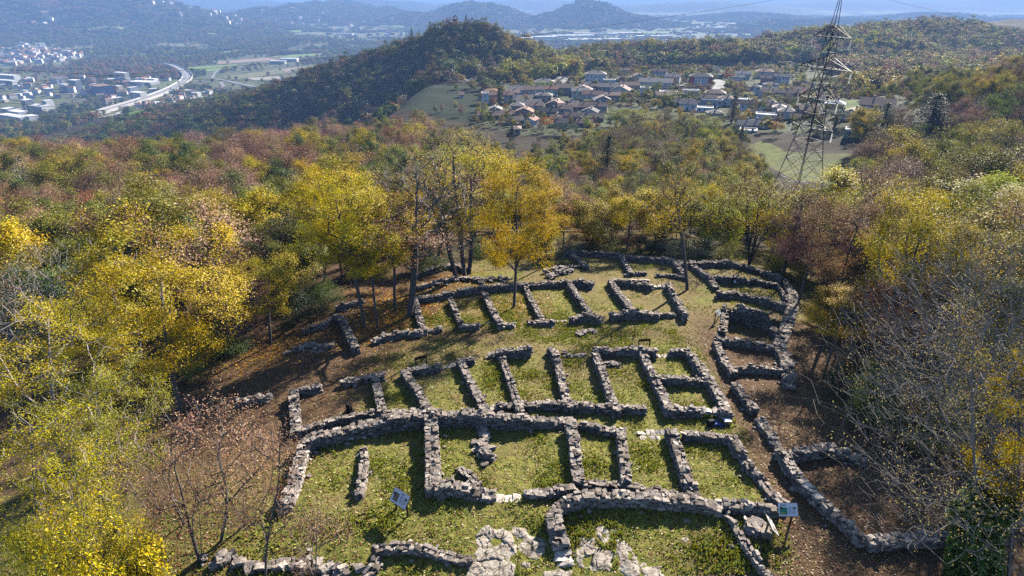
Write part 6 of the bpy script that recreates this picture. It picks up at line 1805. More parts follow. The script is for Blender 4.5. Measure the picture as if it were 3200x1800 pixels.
SHED = [("widest pale factory roof in the far industrial plain", 1790, 118, 220, 60), ("pale factory roof just left of the widest one", 1700, 122, 130, 60), ("long thin white hall behind the widest factory roof", 1860, 111, 240, 40), ("white hall near the green flat field of the plain", 1960, 108, 150, 50), ("pale hall at the foot of the dark round hill", 1630, 126, 110, 50), ("greyish hall in the nearer row of the plain", 1830, 130, 160, 60), ("greyish hall closing the nearer row of the plain", 1930, 128, 130, 60), ("long pale hall seen under the flare's upper patch", 2040, 118, 180, 50),
        ("white-roofed hall far right of the plain, left of the pylon", 2340, 86, 260, 60), ("pale shed row below the white-roofed hall", 2270, 96, 170, 60), ("whitish hall at the end of the plain, before the brown ridge", 2420, 112, 90, 40), ("small white hall by the far village on the hill foot", 1215, 56, 70, 30), ("white farm hall behind the ploughed fields", 905, 192, 60, 22), ("long low farm building beside the green field", 870, 200, 50, 16), ("white terrace row glittering at the hill foot", 1080, 113, 90, 18)]
for (t, x, y, w_, d_) in SHED:
    p = valley_pt(x, y); block(t, x, y, w_, d_, 9, [W0 if rng.random() < 0.6 else G0, RP], rng.normal(0, 0.12), "flat", name="factory_hall", cat="hall", loc=p)

# vehicles on the motorway and in the village street
def vehicle(label, loc, rz, kind, col, group):
    root = bpy.data.objects.new(kind, None); COL.objects.link(root); root.location = loc; root.rotation_euler = (0, 0, rz); root.empty_display_size = 1
    m = simple("paint", col, 0.35, spec=0.5)
    if kind == "truck":
        b = MB(); b.box((-1.2, 0, 2.3), (9.5, 2.5, 2.9)); b.build("box_body", m, root)
        b = MB(); b.box((5.0, 0, 1.9), (2.2, 2.4, 2.6), taper=0.9); b.build("cab", simple("cab_paint", (0.5, 0.5, 0.52), 0.4), root)
        wh = [(-4.5, 1.1), (-3.3, 1.1), (4.7, 1.1)]; r = 0.5
    else:
        b = MB(); b.box((0, 0, 0.62), (4.2, 1.75, 0.62), taper=0.96); b.build("body", m, root)
        b = MB(); b.box((-0.2, 0, 1.18), (2.4, 1.6, 0.55), taper=0.78); b.build("cabin", M_WIN, root)
        wh = [(-1.3, 0.85), (1.3, 0.85)]; r = 0.33
    for (x, y) in wh:
        for s in (-1, 1):
            b = MB(); b.bar((x, s * y - 0.1, r), (x, s * y + 0.1, r), r, 10); b.build("wheel", M_BLACKC, root)
    tag(root, label, "truck" if kind == "truck" else "car", group)
def mw_at(f, off):
    i = int(f * (len(MW) - 2)); d = MW[i + 1] - MW[i]; L = hypot(d[0], d[1]); n = np.array([-d[1], d[0]]) / L
    return (MW[i][0] + n[0] * off, MW[i][1] + n[1] * off, -173.93), atan2(d[1], d[0])
for f, off, kd, c, t in [(0.34, 9, "truck", (0.8, 0.8, 0.8), "white truck rounding the tightest stretch of the motorway bend"), (0.40, 9, "truck", (0.75, 0.75, 0.78), "white truck just past the motorway bend, heading down"), (0.47, 4, "car", (0.7, 0.7, 0.7), "pale car on the inner lane below the motorway bend"), (0.30, -5, "car", (0.3, 0.05, 0.05), "dark red car entering the motorway bend"), (0.55, -8, "truck", (0.6, 0.62, 0.7), "grey truck on the outer carriageway below the bend"), (0.66, 8, "car", (0.05, 0.05, 0.06), "black car on the straight of the motorway"), (0.72, -6, "car", (0.7, 0.7, 0.72), "silver car on the motorway straight, outer carriageway")]:
    l, r = mw_at(f, off); vehicle(t, l, r, kd, c, "vehicles on the motorway")
for i, (x, y, c, t) in enumerate([(1752, 252, (0.7, 0.7, 0.7), "white car parked first along the village street"), (1757, 249, (0.1, 0.12, 0.25), "dark blue car parked along the village street"), (1762, 246, (0.6, 0.6, 0.62), "silver car parked in the middle of the street row"), (1767, 243, (0.4, 0.05, 0.04), "red car parked near the upper end of the street"), (1772, 240, (0.7, 0.7, 0.7), "white car parked last at the top of the street"), (1500, 310, (0.05, 0.12, 0.4), "blue car on the patch of lawn by the tall pale house")]):
    p = at(x, y); vehicle(t, (p[0], p[1], p[2] + 0.5), 1.2, "car", c, "cars in the village")
# ------------------------------------------------------------------ trees round the ruins
GL, GY, GR, GS = "autumn trees west of the ruins", "yellow maples and tall trees at the upper rooms", "trees east of the rampart", "bare saplings by the lowest wall"
def L(x, y): return (x, y)
tree_px("maple1", 565, 1290, 700, (0.56, 0.40, 0.035), "big round golden tree with a dark leaning trunk, largest crown beside the shaded slope", 500, group=GL, tx=455)
tree_px("ash1", 0, 0, 800, "lemon", "tall ash with drooping yellow leaflets and pale bare top twigs, at the picture's edge", 560, loc=(-28, 27), group=GL, tx=120)
tree_px("ash1", 0, 0, 1010, (0.42, 0.40, 0.06), "yellow-green ash with long pale branches in front of the walking person", 440, loc=(-21.5, 21.5), group=GL, tx=290)
tree_px("ash2", 0, 0, 1130, "lemon", "lower ash with bright lemon leaves hiding its pale trunk", 420, loc=(-21.5, 17.5), group=GL, tx=60)
tree_px("ash2", 0, 0, 1330, "lemon", "young ash with feathery yellow-green leaves close below the camera", 380, loc=(-17.5, 15.8), group=GL, tx=190)
tree_px("bush1", 0, 0, 1590, (0.60, 0.47, 0.04), "golden bushy shrub at the lowest picture corner under the ashes", 340, name="shrub", cat="shrub", loc=(-15.2, 15.2), group=GL, tx=180)
tree_px("bush1", 0, 0, 1640, (0.42, 0.40, 0.05), "yellow-green shrub touching the golden shrub", 300, name="shrub", cat="shrub", loc=(-17.2, 15.6), group=GL, tx=40)
tree_px("sap2", 430, 1500, 1310, "lemon", "small yellow ash sapling behind the two-stemmed bare sapling", 190, group=GL)
tree_px("sap1", 625, 1750, 1240, "pink", "two-stemmed bare sapling with pinkish leaves, widest of the saplings", 380, group=GS, tx=545)
tree_px("sap2", 690, 1690, 1225, "pink", "tall thin sapling with pink leaves rising to the end wall of the middle row", 330, group=GS, tx=730)
tree_px("sap2", 830, 1800, 1270, "pink", "crooked pale-stemmed sapling leaning before the sunlit pale wall", 240, group=GS, tx=872)
tree_px("sap3", 455, 1800, 1440, (0.38, 0.24, 0.12), "low many-stemmed bare sapling with whitish branches", 250, group=GS)
tree_px("sap3", 985, 1800, 1560, "pink", "twiggy low sapling in the grass near the knobbly wall", 260, group=GS)
tree_px("sap1", 575, 1640, 1380, "pink", "thin two-stemmed sapling standing behind the widest bare sapling", 240, group=GS)
tree_px("sap3", 770, 1640, 1420, (0.36, 0.22, 0.13), "leaf-tipped thicket sapling between the tall thin ones", 260, group=GS)
tree_px("maple2", 845, 1078, 760, (0.44, 0.34, 0.035), "yellow-green tree with a short forked trunk at the shaded slope's top", 300, group=GL, tx=835)
tree_px("midtwig1", 0, 0, 600, "pink", "wide rust-pink twiggy tree behind the big round golden tree", 420, loc=(-36, 54), group=GL, tx=730)
tree_px("midtwig2", 0, 0, 790, "maroon", "dull maroon twiggy tree squeezed between golden and yellow-green crowns", 230, loc=(-25, 43), group=GL, tx=745)
tree_px("bare2", 0, 0, 690, "rust", "pale bare tree spreading white twigs above the golden crown", 430, loc=(-40, 43), group=GL, tx=270)
tree_px("bare2", 0, 0, 730, "pink", "pale bare tree with a mist of twigs over the tall ash", 420, loc=(-44, 38), group=GL, tx=60)
tree_px("maple2", 0, 0, 880, (0.40, 0.33, 0.04), "tree of yellow-green leaves standing behind the walking person's path", 330, loc=(-33, 37), group=GL, tx=310)
tree_px("maple3", 0, 0, 690, "olive", "dark olive tree beside the forked-trunk yellow-green tree", 260, loc=(-23.5, 53), group=GL, tx=905)
tree_px("mid2", 0, 0, 640, "green", "deep green ivy-clad tree in the gap behind the shaded slope", 240, loc=(-28, 60), group=GL, tx=900)
tree_px("mid1", 0, 0, 560, "olive", "large olive tree rising behind the rust-pink twiggy tree", 320, loc=(-44, 70), group=GL, tx=560)
# yellow maples
tree_px("maple2", 1140, 1020, 500, (0.66, 0.50, 0.02), "bright yellow maple with twin trunks, furthest west of the maples", 350, group=GY, tx=1030)
tree_px("maple3", 1180, 1022, 640, (0.60, 0.46, 0.03), "slim yellow maple on a thin straight trunk beside the twin-trunked maple", 230, group=GY, tx=1130)
tree_px("maple2", 1234, 972, 560, (0.62, 0.44, 0.02), "golden maple on a stout dark trunk in orange leaf litter", 300, group=GY, tx=1220)
tree_px("maple2", 0, 0, 485, (0.66, 0.48, 0.02), "tall yellow tree crown behind the twin-trunked maple", 300, loc=(-21, 58), group=GY, tx=1010)
tree_px("tall3", 1279, 990, 425, "rust", "tall dark bare tree leaning from the shaded end wall of the upper row", 420, group=GY, tx=1330)
tree_px("tall3", 1426, 868, 430, "straw", "slender pale tree leaning west, left of the two straight ones", 300, group=GY, tx=1330)
tree_px("tall1", 1452, 866, 390, "straw", "straight thin tree with sparse straw leaves, west of a close pair", 280, group=GY, tx=1400)
tree_px("tall2", 1465, 856, 430, (0.62, 0.46, 0.03), "straight thin tree with yellow leaves, east of a close pair", 270, group=GY, tx=1490)
tree_px("maple1", 1606, 960, 450, (0.62, 0.40, 0.02), "orange-gold maple on one bare trunk in the middle of the upper rooms", 330, group=GY, tx=1625)
tree_px("maple3", 1705, 834, 560, (0.60, 0.38, 0.02), "smaller orange-gold tree at the upper rubble pile", 200, group=GY, tx=1705)
tree_px("maple3", 0, 0, 545, "yellow", "yellow crown glowing behind the close pair of straight trees", 230, loc=(-9.5, 68), group=GY, tx=1420)
tree_px("lone", 2148, 905, 505, (0.52, 0.36, 0.06), "lone slim tree with a bare curved trunk between crest and rampart rooms", 210, group=GY, tx=2105)
tree_px("fan", 2340, 828, 545, (0.40, 0.29, 0.05), "fan-shaped tree of many dark stems outside the rampart's tip", 380, group=GR)
# east side
tree_px("dark1", 2625, 972, 540, "maroon", "dark bare tree leaning out above the rampart ditch", 280, group=GR, tx=2740)
tree_px("midtwig2", 2575, 935, 660, "maroon", "dark red twiggy tree beside the leaning dark bare tree", 170, group=GR)
tree_px("mid1", 2640, 800, 505, "lemon", "lime-yellow glowing crown below the pylon's foot", 340, group=GR)
tree_px("mid1", 2980, 790, 520, (0.62, 0.54, 0.24), "cream-yellow shining crown in front of the eastern slope", 400, group=GR)
tree_px("mid2", 2800, 860, 640, (0.5, 0.42, 0.06), "yellow tree standing between the lime crown and the grey bare trees", 260, group=GR)
tree_px("maple3", 0, 0, 760, (0.52, 0.36, 0.08), "yellow-brown tree at the frame's edge behind the ivy trunk", 330, loc=(34, 34), group=GR, tx=3130)
tree_px("maple3", 2585, 1140, 900, (0.58, 0.36, 0.04), "low yellow tree leaning over the rampart ditch", 240, group=GR)
tree_px("midtwig2", 2700, 1010, 760, "rust", "rusty twiggy tree on the ditch's far bank", 240, group=GR)
IVY = tree_px("bare1", 3045, 1815, 610, "straw", "great grey bare tree with an ivy-covered trunk, closest to the camera", 760, group=GR, tx=3060)
tree_px("bare2", 0, 0, 730, "gold", "wide grey bare tree behind the ivy-covered one", 560, loc=(29.5, 31), group=GR, tx=3020)
tree_px("bare2", 0, 0, 820, "straw", "pale bare tree over the triangular lower room", 420, loc=(27, 25), group=GR, tx=2830)
tree_px("bare2", 0, 0, 700, "gold", "bare grey tree with last gold leaves at the frame's edge", 360, loc=(27, 21), group=GR, tx=3190)
tree_px("maple3", 0, 0, 1050, (0.50, 0.36, 0.05), "yellow-leaved tree filling the frame's edge beside the ivy trunk", 300, loc=(22.5, 17.5), group=GR, tx=3200)
tree_px("mid3", 0, 0, 610, "ochre", "ochre tree on the slope behind the wide grey bare tree", 300, loc=(44, 52), group=GR, tx=2960)
tree_px("bush1", 2710, 1345, 1130, "green", "dark green bush under the bare trees, above the arched wall", 170, name="shrub", cat="shrub", group=GR)
tree_px("bush1", 2640, 1230, 1090, (0.16, 0.12, 0.03), "brownish bush on the ditch bank next to the dark green bush", 150, name="shrub", cat="shrub", group=GR)
tree_px("bush2", 2960, 1330, 1200, "green", "green bush behind the great bare tree's trunk", 170, name="shrub", cat="shrub", group=GR)
for k_, x_, y_, h_, c_, lab_ in [("dark1", 31, 60, 13, "maroon", "maroon bare tree just outside the rampart's upper curve"), ("bare2", 33.5, 52, 14, "straw", "pale bare tree beyond the rampart ditch, highest of the ditch trees"), ("midtwig1", 31, 47, 12, "brown", "brown twiggy tree at the ditch below the leaning dark bare tree"), ("maple3", 36, 44, 13, "ochre", "ochre tree behind the brown twiggy ditch tree"), ("bare2", 31.5, 40, 13, "straw", "pale bare tree beside the low yellow ditch tree"), ("mid2", 39, 37, 14, (0.42, 0.34, 0.06), "yellow-olive tree behind the wide grey bare tree's twigs"),
        ("maple2", 28.5, 38, 16, (0.60, 0.46, 0.06), "ochre-leaved tree shading the ditch below the rampart"), ("maple1", 32, 34.5, 16, (0.32, 0.26, 0.06), "dense olive-brown tree shading the triangular room"), ("maple2", 28, 44.5, 15, (0.30, 0.19, 0.10), "dense brown tree at the ditch's bend below the rampart"), ("maple1", 35, 29, 14, (0.52, 0.42, 0.07), "dense dull-yellow tree right behind the ivy trunk's twigs"), ("maple2", 30.5, 29.5, 14, (0.20, 0.17, 0.05), "dark olive tree closing the triangular room's outer side"), ("maple1", 37, 22, 14, (0.52, 0.40, 0.07), "dense ochre tree beyond the frame's edge by the ivy trunk"), ("maple2", 29, 52, 12, "maroon", "dense maroon tree outside the rampart's middle"),
        ("bare2", 34, 24, 15, "straw", "grey bare tree outside the frame's edge by the ivy trunk"), ("midtwig2", 28.5, 36, 11, "rust", "rusty twiggy tree at the triangular room's outer bank"), ("bush1", 23.8, 33, 3.2, "dark", "black-green bush on the ditch bank below the rampart"), ("bush1", 24.5, 28, 3.4, (0.2, 0.17, 0.04), "dull olive bush above the arched wall"), ("mid1", 46, 46, 14, "straw", "cream-leaved tree on the slope beyond the ditch trees"), ("mid3", 44, 60, 13, "yellow", "yellow tree beyond the rampart's upper curve"), ("bare2", 39, 30, 14, "straw", "twiggy pale tree at the picture's edge above the ivy trunk")]:
    add_tree(k_, (x_, y_, float(gz(x_, y_))), h_, c_, "shrub" if "bush" in k_ else "deciduous_tree", lab_, "shrub" if "bush" in k_ else "tree", GR)
# ivy on the great trunk
def ivy(root):
    rng = np.random.default_rng(5)
    k = root.scale
    n = 16000
    t = rng.uniform(0, 1, n) ** 0.8; a = rng.uniform(0, 2 * pi, n)
    tm = root.children[0].data
    co = np.empty(len(tm.vertices) * 3, np.float32); tm.vertices.foreach_get("co", co); co = co.reshape(-1, 3)
    # follow the trunk's centre line
    HI = 6.3 / k[2]; hs = np.linspace(0, HI, 15); cx = []
    for h in hs:
        s = co[(np.abs(co[:, 2] - h) < 0.7) & (np.hypot(co[:, 0], co[:, 1]) < 1.3)]
        cx.append(s[:, :2].mean(0) if len(s) else np.zeros(2))
    cx = np.array(cx); z = t * HI
    x0 = np.interp(z, hs, cx[:, 0]); y0 = np.interp(z, hs, cx[:, 1])
    r = (1.25 - 0.55 * t + 0.3 * vnoise(a * 2, z, 0.9, 3)) * (0.6 + 0.4 * rng.uniform(0, 1, n)) / k[0]
    P = np.c_[x0 + r * np.cos(a), y0 + r * np.sin(a), z]
    V, F, T = leaves(rng, P, n, 0.20, 0.05, 0.8, 0.2)
    o = link("ivy", mesh_np("ivy", V, F, M_LEAF, attrs={"tint": T}), root); o.color = (0.10, 0.155, 0.035, 1)
ivy(IVY)

# pale bushes along the crest and the edge of the clearing
BUSH_T = [(2880, 900, 620, 260, (0.60, 0.50, 0.18), "mid3", "cream-gold tree left below the cream-yellow crown"), (3140, 880, 560, 300, (0.60, 0.52, 0.25), "mid1", "pale cream tree at the picture's edge beside the cream-yellow crown"), (3060, 980, 690, 230, (0.55, 0.42, 0.10), "mid3", "golden tree glowing through the great bare tree's upper twigs"), (1850, 792, 600, 190, "ochre", "mid1", "bright ochre tree behind the crest wall's middle"), (1960, 790, 575, 170, "yellow", "mid3", "yellow tree between crest wall and tiered cedar"), (2045, 795, 610, 150, (0.45, 0.30, 0.06), "mid2", "orange-ochre tree left of the lone slim tree"), (2235, 795, 600, 170, "lime", "mid1", "yellow-green tree right of the lone slim tree"), (2430, 850, 610, 170, "ochre", "mid2", "ochre tree right of the fan-shaped tree"), (2520, 880, 600, 180, "lemon", "mid1", "lemon-lime tree outside the rampart's upper curve"), (1760, 790, 600, 150, (0.40, 0.22, 0.07), "mid3", "russet tree right of the smaller orange-gold tree"), (2150, 790, 590, 130, "olive", "mid3", "olive tree straight behind the lone slim tree")]
for (x, y, t, w_, c, k_, lab) in BUSH_T: tree_px(k_, x, y - 12, t, c, lab, w_, group="bright trees behind the crest wall")
BUSH = [(1395, 815, 760, 130, "pale", "pale bush behind the curved mossy wall"), (1500, 800, 745, 110, "green", "dark bush under the close pair of straight trees"), (1330, 850, 790, 140, "green", "dark evergreen bush by the curved mossy wall"), (1780, 790, 735, 110, "pale", "whitish flowering bush behind the crest wall's west end"),
        (1900, 790, 740, 140, "olive", "olive bush behind the middle of the crest wall"), (2030, 790, 720, 130, "dark", "dark round bush behind the crest wall"), (2100, 798, 745, 110, "pale", "pale-leaved bush next to the dark round crest bush"), (2180, 800, 745, 150, "pale", "broad pale bush right of the lone slim tree"), (2270, 815, 765, 110, "olive", "olive bush left of the fan-shaped tree"),
        (2440, 850, 770, 120, "lime", "lime bush outside the rampart, right of the fan-shaped tree"), (2500, 890, 800, 100, "ochre", "ochre bush outside the upper rampart curve"), (1840, 770, 700, 150, "orange", "red-orange shrub glowing behind the crest wall"), (1700, 770, 700, 130, "ochre", "ochre shrub behind the smaller orange-gold tree"),
        (1960, 775, 690, 150, "brown", "brown shrub behind the crest rooms"), (2230, 785, 700, 140, "lime", "yellow-green shrub behind the broad pale bush"), (720, 1100, 1010, 180, "green", "dark bush under the forked-trunk tree"), (930, 1010, 900, 200, "dark", "black-green bush in the gap above the shaded slope"), (1010, 960, 880, 160, "green", "deep green bush behind the yellow maples"),
        (600, 1180, 1060, 190, "olive", "olive bush under the big round golden tree"), (2560, 1020, 930, 120, "ochre", "ochre bush at the ditch by the low yellow tree"), (2330, 800, 760, 120, "olive", "olive undergrowth bush at the fan-shaped tree's foot"), (1620, 790, 730, 120, "ochre", "ochre bush right behind the orange-gold maple"), (330, 1240, 1130, 220, "olive", "olive bush in the deep shade under the tall ashes")]
for i, (x, y, t, w_, c, lab) in enumerate(BUSH):
    tree_px("bush1" if i % 2 else "bush2", x, y, t, c, lab, w_, name="shrub", cat="shrub", group="shrubs round the clearing")

# ------------------------------------------------------------------ conifers and single garden trees further off
for k, x, y, t, w_, c, lab in [
    ("cedar", 2880, 470, 300, 190, (0.028, 0.04, 0.022), "broad dark cedar on the eastern slope, darkest of the slope"), ("cedar", 2745, 440, 325, 130, (0.05, 0.055, 0.03), "grey-green cedar west of the broad dark cedar"), ("spruce", 2900, 440, 300, 90, (0.025, 0.04, 0.02), "narrow dark spruce behind the broad cedar"),
    ("cedar", 1890, 610, 430, 130, (0.06, 0.075, 0.04), "tiered grey-green cedar in the wood between ruins and village"), ("spruce", 1560, 330, 275, 34, (0.02, 0.032, 0.02), "dark fir standing in front of the brown-roofed wing"), ("cedar", 2285, 385, 300, 60, (0.03, 0.04, 0.025), "dark cedar among the white villas"),
    ("spruce", 1895, 212, 160, 34, (0.018, 0.03, 0.02), "dark spruce, first of the spruce row above the school-like house"), ("spruce", 1920, 214, 166, 32, (0.018, 0.03, 0.02), "dark spruce, second of the spruce row above the school-like house"), ("spruce", 1945, 212, 165, 34, (0.018, 0.03, 0.02), "dark spruce, third of the spruce row above the school-like house"), ("spruce", 1962, 216, 176, 30, (0.018, 0.03, 0.02), "shortest dark spruce ending the row above the school-like house"),
    ("umbrella", 2610, 392, 345, 90, (0.02, 0.04, 0.016), "umbrella pine just behind the pylon"), ("umbrella", 1760, 425, 390, 96, (0.022, 0.045, 0.02), "umbrella pine in front of the old village, below the orange tree"), ("umbrella", 2432, 232, 196, 34, (0.02, 0.035, 0.018), "small umbrella pine at the top of the east village"), ("umbrella", 2486, 226, 200, 30, (0.10, 0.13, 0.03), "pale green round tree behind the pylon's second arm"),
    ("cypress", 2460, 255, 220, 12, (0.018, 0.03, 0.018), "dark leaning cypress left of the pylon"), ("cypress", 1600, 445, 395, 26, (0.02, 0.03, 0.018), "dark cypress at the wood's edge below the old village"), ("cypress", 2310, 460, 395, 26, (0.02, 0.03, 0.018), "dark cypress under the white villas, in the lower wood"), ("cypress", 1868, 395, 365, 18, (0.02, 0.03, 0.018), "slim cypress beside the southern tip house")]:
    tree_px(k, x, y, t, c, lab, w_, name="conifer_tree", cat="conifer", group="dark conifers round the village")
for x, t, D, h, lab in [(1345, 66, 735, 14, "dark pointed conifer on the cone hill, west of the stone tower"), (1385, 64, 738, 10, "round dark conifer crown close to the stone tower"), (1287, 98, 742, 17, "tall dark spruce on the cone hill's western shoulder"), (1457, 68, 735, 11, "thin dark conifer just east of the stone tower"), (1250, 120, 745, 12, "dark slim conifer by the small grey hill house")]:
    p = at_dist(x, t + 20, D)
    add_tree("spruce", (p[0], p[1], float(gz(p[0], p[1]))), h + 4, (0.018, 0.03, 0.018), "conifer_tree", lab, "conifer", "dark conifers on the cone hill")
for k, x, y, t, w_, c, lab in [
    ("maple2", 1708, 410, 362, 54, (0.70, 0.26, 0.02), "blazing orange tree beside the white gabled house"), ("maple3", 1810, 238, 203, 28, (0.50, 0.46, 0.03), "yellow round-topped tree beside the big white hipped house"), ("maple3", 1924, 246, 214, 16, (0.56, 0.47, 0.05), "slim yellow tree beside the pinkish two-storey house"), ("maple3", 2122, 256, 220, 24, (0.65, 0.38, 0.03), "orange-yellow tree left of the red and white house"), ("maple3", 2276, 264, 210, 40, (0.40, 0.12, 0.03), "tall red-brown garden tree right of the red and white house"),
    ("maple2", 2205, 236, 196, 40, (0.26, 0.12, 0.08), "brownish-pink tree above the bungalow"), ("maple3", 2355, 250, 224, 30, (0.45, 0.42, 0.05), "yellow-green garden tree by the cream terrace house"), ("maple2", 2335, 312, 284, 48, (0.62, 0.44, 0.03), "bright yellow garden tree beside the dark pyramid roof"), ("maple2", 2260, 296, 270, 34, (0.45, 0.36, 0.08), "dull yellow garden tree below the red and white house"), ("maple1", 2680, 412, 335, 74, (0.55, 0.38, 0.03), "golden birch-like tree right of the pylon"),
    ("maple2", 2420, 425, 375, 60, (0.52, 0.28, 0.03), "orange-brown tree at the lower village edge"), ("maple3", 2473, 238, 208, 16, (0.60, 0.42, 0.03), "slim golden poplar left of the pylon"), ("maple3", 2068, 200, 186, 16, (0.55, 0.10, 0.05), "small red tree above the long pale hall"), ("maple3", 2025, 206, 186, 20, (0.55, 0.36, 0.03), "golden tree above the long pale hall"), ("maple2", 1580, 350, 322, 36, (0.40, 0.22, 0.07), "orange-brown bushy tree left of the shuttered cream house"),
    ("maple1", 1990, 400, 340, 180, (0.33, 0.32, 0.05), "lime-green broad tree at the old village's east side"), ("maple1", 1925, 396, 335, 110, (0.26, 0.27, 0.045), "greener broad tree next to the broad lime-green one"), ("maple1", 2060, 430, 372, 120, (0.50, 0.34, 0.03), "mustard-yellow tree below the broad lime-green tree"), ("maple1", 2200, 440, 352, 130, (0.28, 0.27, 0.05), "large olive-lime tree below the flat villas"), ("maple1", 2110, 420, 356, 110, (0.22, 0.23, 0.05), "olive tree left of the large olive-lime one"),
    ("maple1", 680, 270, 262, 8, (0.6, 0.45, 0.05), "tiny yellow poplar in the quarter below the motorway")][:-1]:
    tree_px(k, x, y, t, c, lab, w_, group="autumn trees in the village gardens")
for x, y, c, lab in [(475, 352, (0.55, 0.33, 0.06), "orange conical tree on the lawn below the motorway"), (456, 354, (0.02, 0.035, 0.02), "dark conical tree on the lawn below the motorway"), (617, 312, (0.62, 0.42, 0.04), "yellow poplar among the houses below the motorway"), (590, 223, (0.5, 0.22, 0.08), "orange tree at the outside of the motorway bend"), (816, 209, (0.30, 0.15, 0.08), "brown tree, middle of three on the striped field"), (800, 208, (0.30, 0.15, 0.08), "brown tree, first of three on the striped field"), (832, 208, (0.30, 0.15, 0.08), "brown tree, last of three on the striped field"), (877, 221, (0.34, 0.17, 0.08), "single reddish tree at the brown strip field")]:
    p = valley_pt(x, y + 4)
    add_tree("cypress" if "coni" in lab or "poplar" in lab else "mid2", tuple(p), 17 if "coni" in lab or "poplar" in lab else 13, c, "deciduous_tree", lab, "tree", "single trees in the valley", W=4.5 if "coni" in lab or "poplar" in lab else None)

# ------------------------------------------------------------------ the woods
RUIN_CLEAR = [at(a, b)[:2] for a, b in [(900, 1795), (600, 1600), (690, 1290), (640, 1190), (760, 1110), (880, 985), (1040, 920), (1230, 830), (1330, 790), (1500, 770), (1750, 752), (2100, 752), (2330, 790), (2480, 870), (2540, 980), (2560, 1200), (2680, 1330), (2780, 1500), (2980, 1700), (2950, 1795)]]
TRX = np.array([(o.location[0], o.location[1]) for o in TREES])
FT = np.array(FOOT); TX = np.array(TOWNX)
ROADPTS = np.vstack([P[:, :2] for P in ROADS] + [MW[:, :2]])
VRP = np.vstack([P[:, :2] for P in (VROAD, VROAD2, VROAD3, VROAD4)])
def cand(xlo, xhi, ylo, yhi, sp, seed, jit=0.42):
    rng = np.random.default_rng(seed)
    gx, gy = np.meshgrid(np.arange(xlo, xhi, sp), np.arange(ylo, yhi, sp))
    x = gx.ravel() + rng.uniform(-jit, jit, gx.size) * sp; y = gy.ravel() + rng.uniform(-jit, jit, gx.size) * sp
    return x, y, gz(x, y), rng
def view(x, y, z, h=10):
    zz = z + h - CAM_H
    zc = y * cos(PITCH) - zz * sin(PITCH); yc = -y * sin(PITCH) - zz * cos(PITCH)
    px = 1600 + FPX * x / zc; py = 900 + FPX * yc / zc
    return px, py, (zc > 1) & (px > -120) & (px < 3320) & (py < 1950) & (py > -60)
def far_from(x, y, Q, r):
    if len(Q) == 0: return np.ones(len(x), bool)
    ok = np.ones(len(x), bool)
    for k in range(0, len(Q), 200):
        d = np.hypot(x[:, None] - Q[None, k:k + 200, 0], y[:, None] - Q[None, k:k + 200, 1])
        ok &= (d > (r if np.isscalar(r) else r[None, k:k + 200])).all(1)
    return ok

W_ = []     # x, y, z, height, kind, colour name
def palette(rng, n, names, wts): return rng.choice(names, n, p=np.array(wts) / sum(wts))
KIND = dict(rust="midtwig1", pink="midtwig2", brown="midtwig1", maroon="midtwig2", grey="midbare", olive="mid1", green="mid2", yellow="mid3", gold="mid3", ochre="mid1", orange="mid2", lime="mid2", lemon="mid3", dark="mid2", straw="midtwig2")
def zone_names(x, y, px, py, rng):
    n = len(x); out = np.empty(n, object)
    patch = vnoise(x, y, 38, 50); patch2 = vnoise(x, y, 20, 51)
    for zone, names, wts in (
        ("west", ["pink", "rust", "olive", "ochre", "yellow", "green", "brown", "grey"], [30, 12, 24, 12, 7, 11, 4, 3]),
        ("near", ["ochre", "pink", "olive", "orange", "brown", "yellow", "lime", "grey"], [28, 6, 28, 2, 9, 14, 14, 6]),
        ("mid", ["olive", "brown", "grey", "ochre", "gold", "green", "lime", "pink"], [28, 18, 12, 16, 4, 10, 9, 5]),
        ("east", ["brown", "ochre", "olive", "pink", "grey", "lime", "green"], [24, 20, 28, 10, 8, 6, 9]),
        ("cone", ["rust", "ochre", "brown", "olive", "orange", "green"], [5, 10, 26, 36, 1, 22]),
        ("conew", ["brown", "dark", "green", "rust", "olive"], [34, 16, 24, 8, 16]),  # darker leaf hues put the shade of the hill's west flank into colour
        ("conee", ["lime", "ochre", "olive", "gold"], [34, 26, 28, 12])):
        if zone == "west": m = (x < -30) & (y < 420)
        elif zone == "near": m = (x >= -30) & (y < 125) & (x < 60)
        elif zone == "mid": m = (x >= -30) & (y >= 125) & (y < 420) & (x < 150)
        elif zone == "east": m = ((x >= 60) & (y < 125)) | ((x >= 150) & (y < 620)) | ((x > 200) & (y >= 420))
        elif zone == "cone": m = (y >= 420) & (x <= 200)
        elif zone == "conew": m = (y >= 420) & (x < -62 - 0.35 * (y - 735)) & (px < 1400) & (gz(x, y) < -42)
        else: m = (y >= 480) & (x > -10) & (x < 70) & (y < 800)
        k = m.sum()
        if not k: continue
        # neighbours tend to be of one kind
        w_ = np.array(wts, float); w_ /= w_.sum(); cw = np.cumsum(w_)
        u = np.clip(0.5 + 0.62 * (0.7 * patch[m] + 0.5 * patch2[m]) + rng.normal(0, 0.20, k), 0, 0.999)
        u = np.where(rng.random(k) < 0.35, rng.random(k), u)
        out[m] = np.array(names, object)[np.minimum(np.searchsorted(cw, u), len(names) - 1)]
    return out
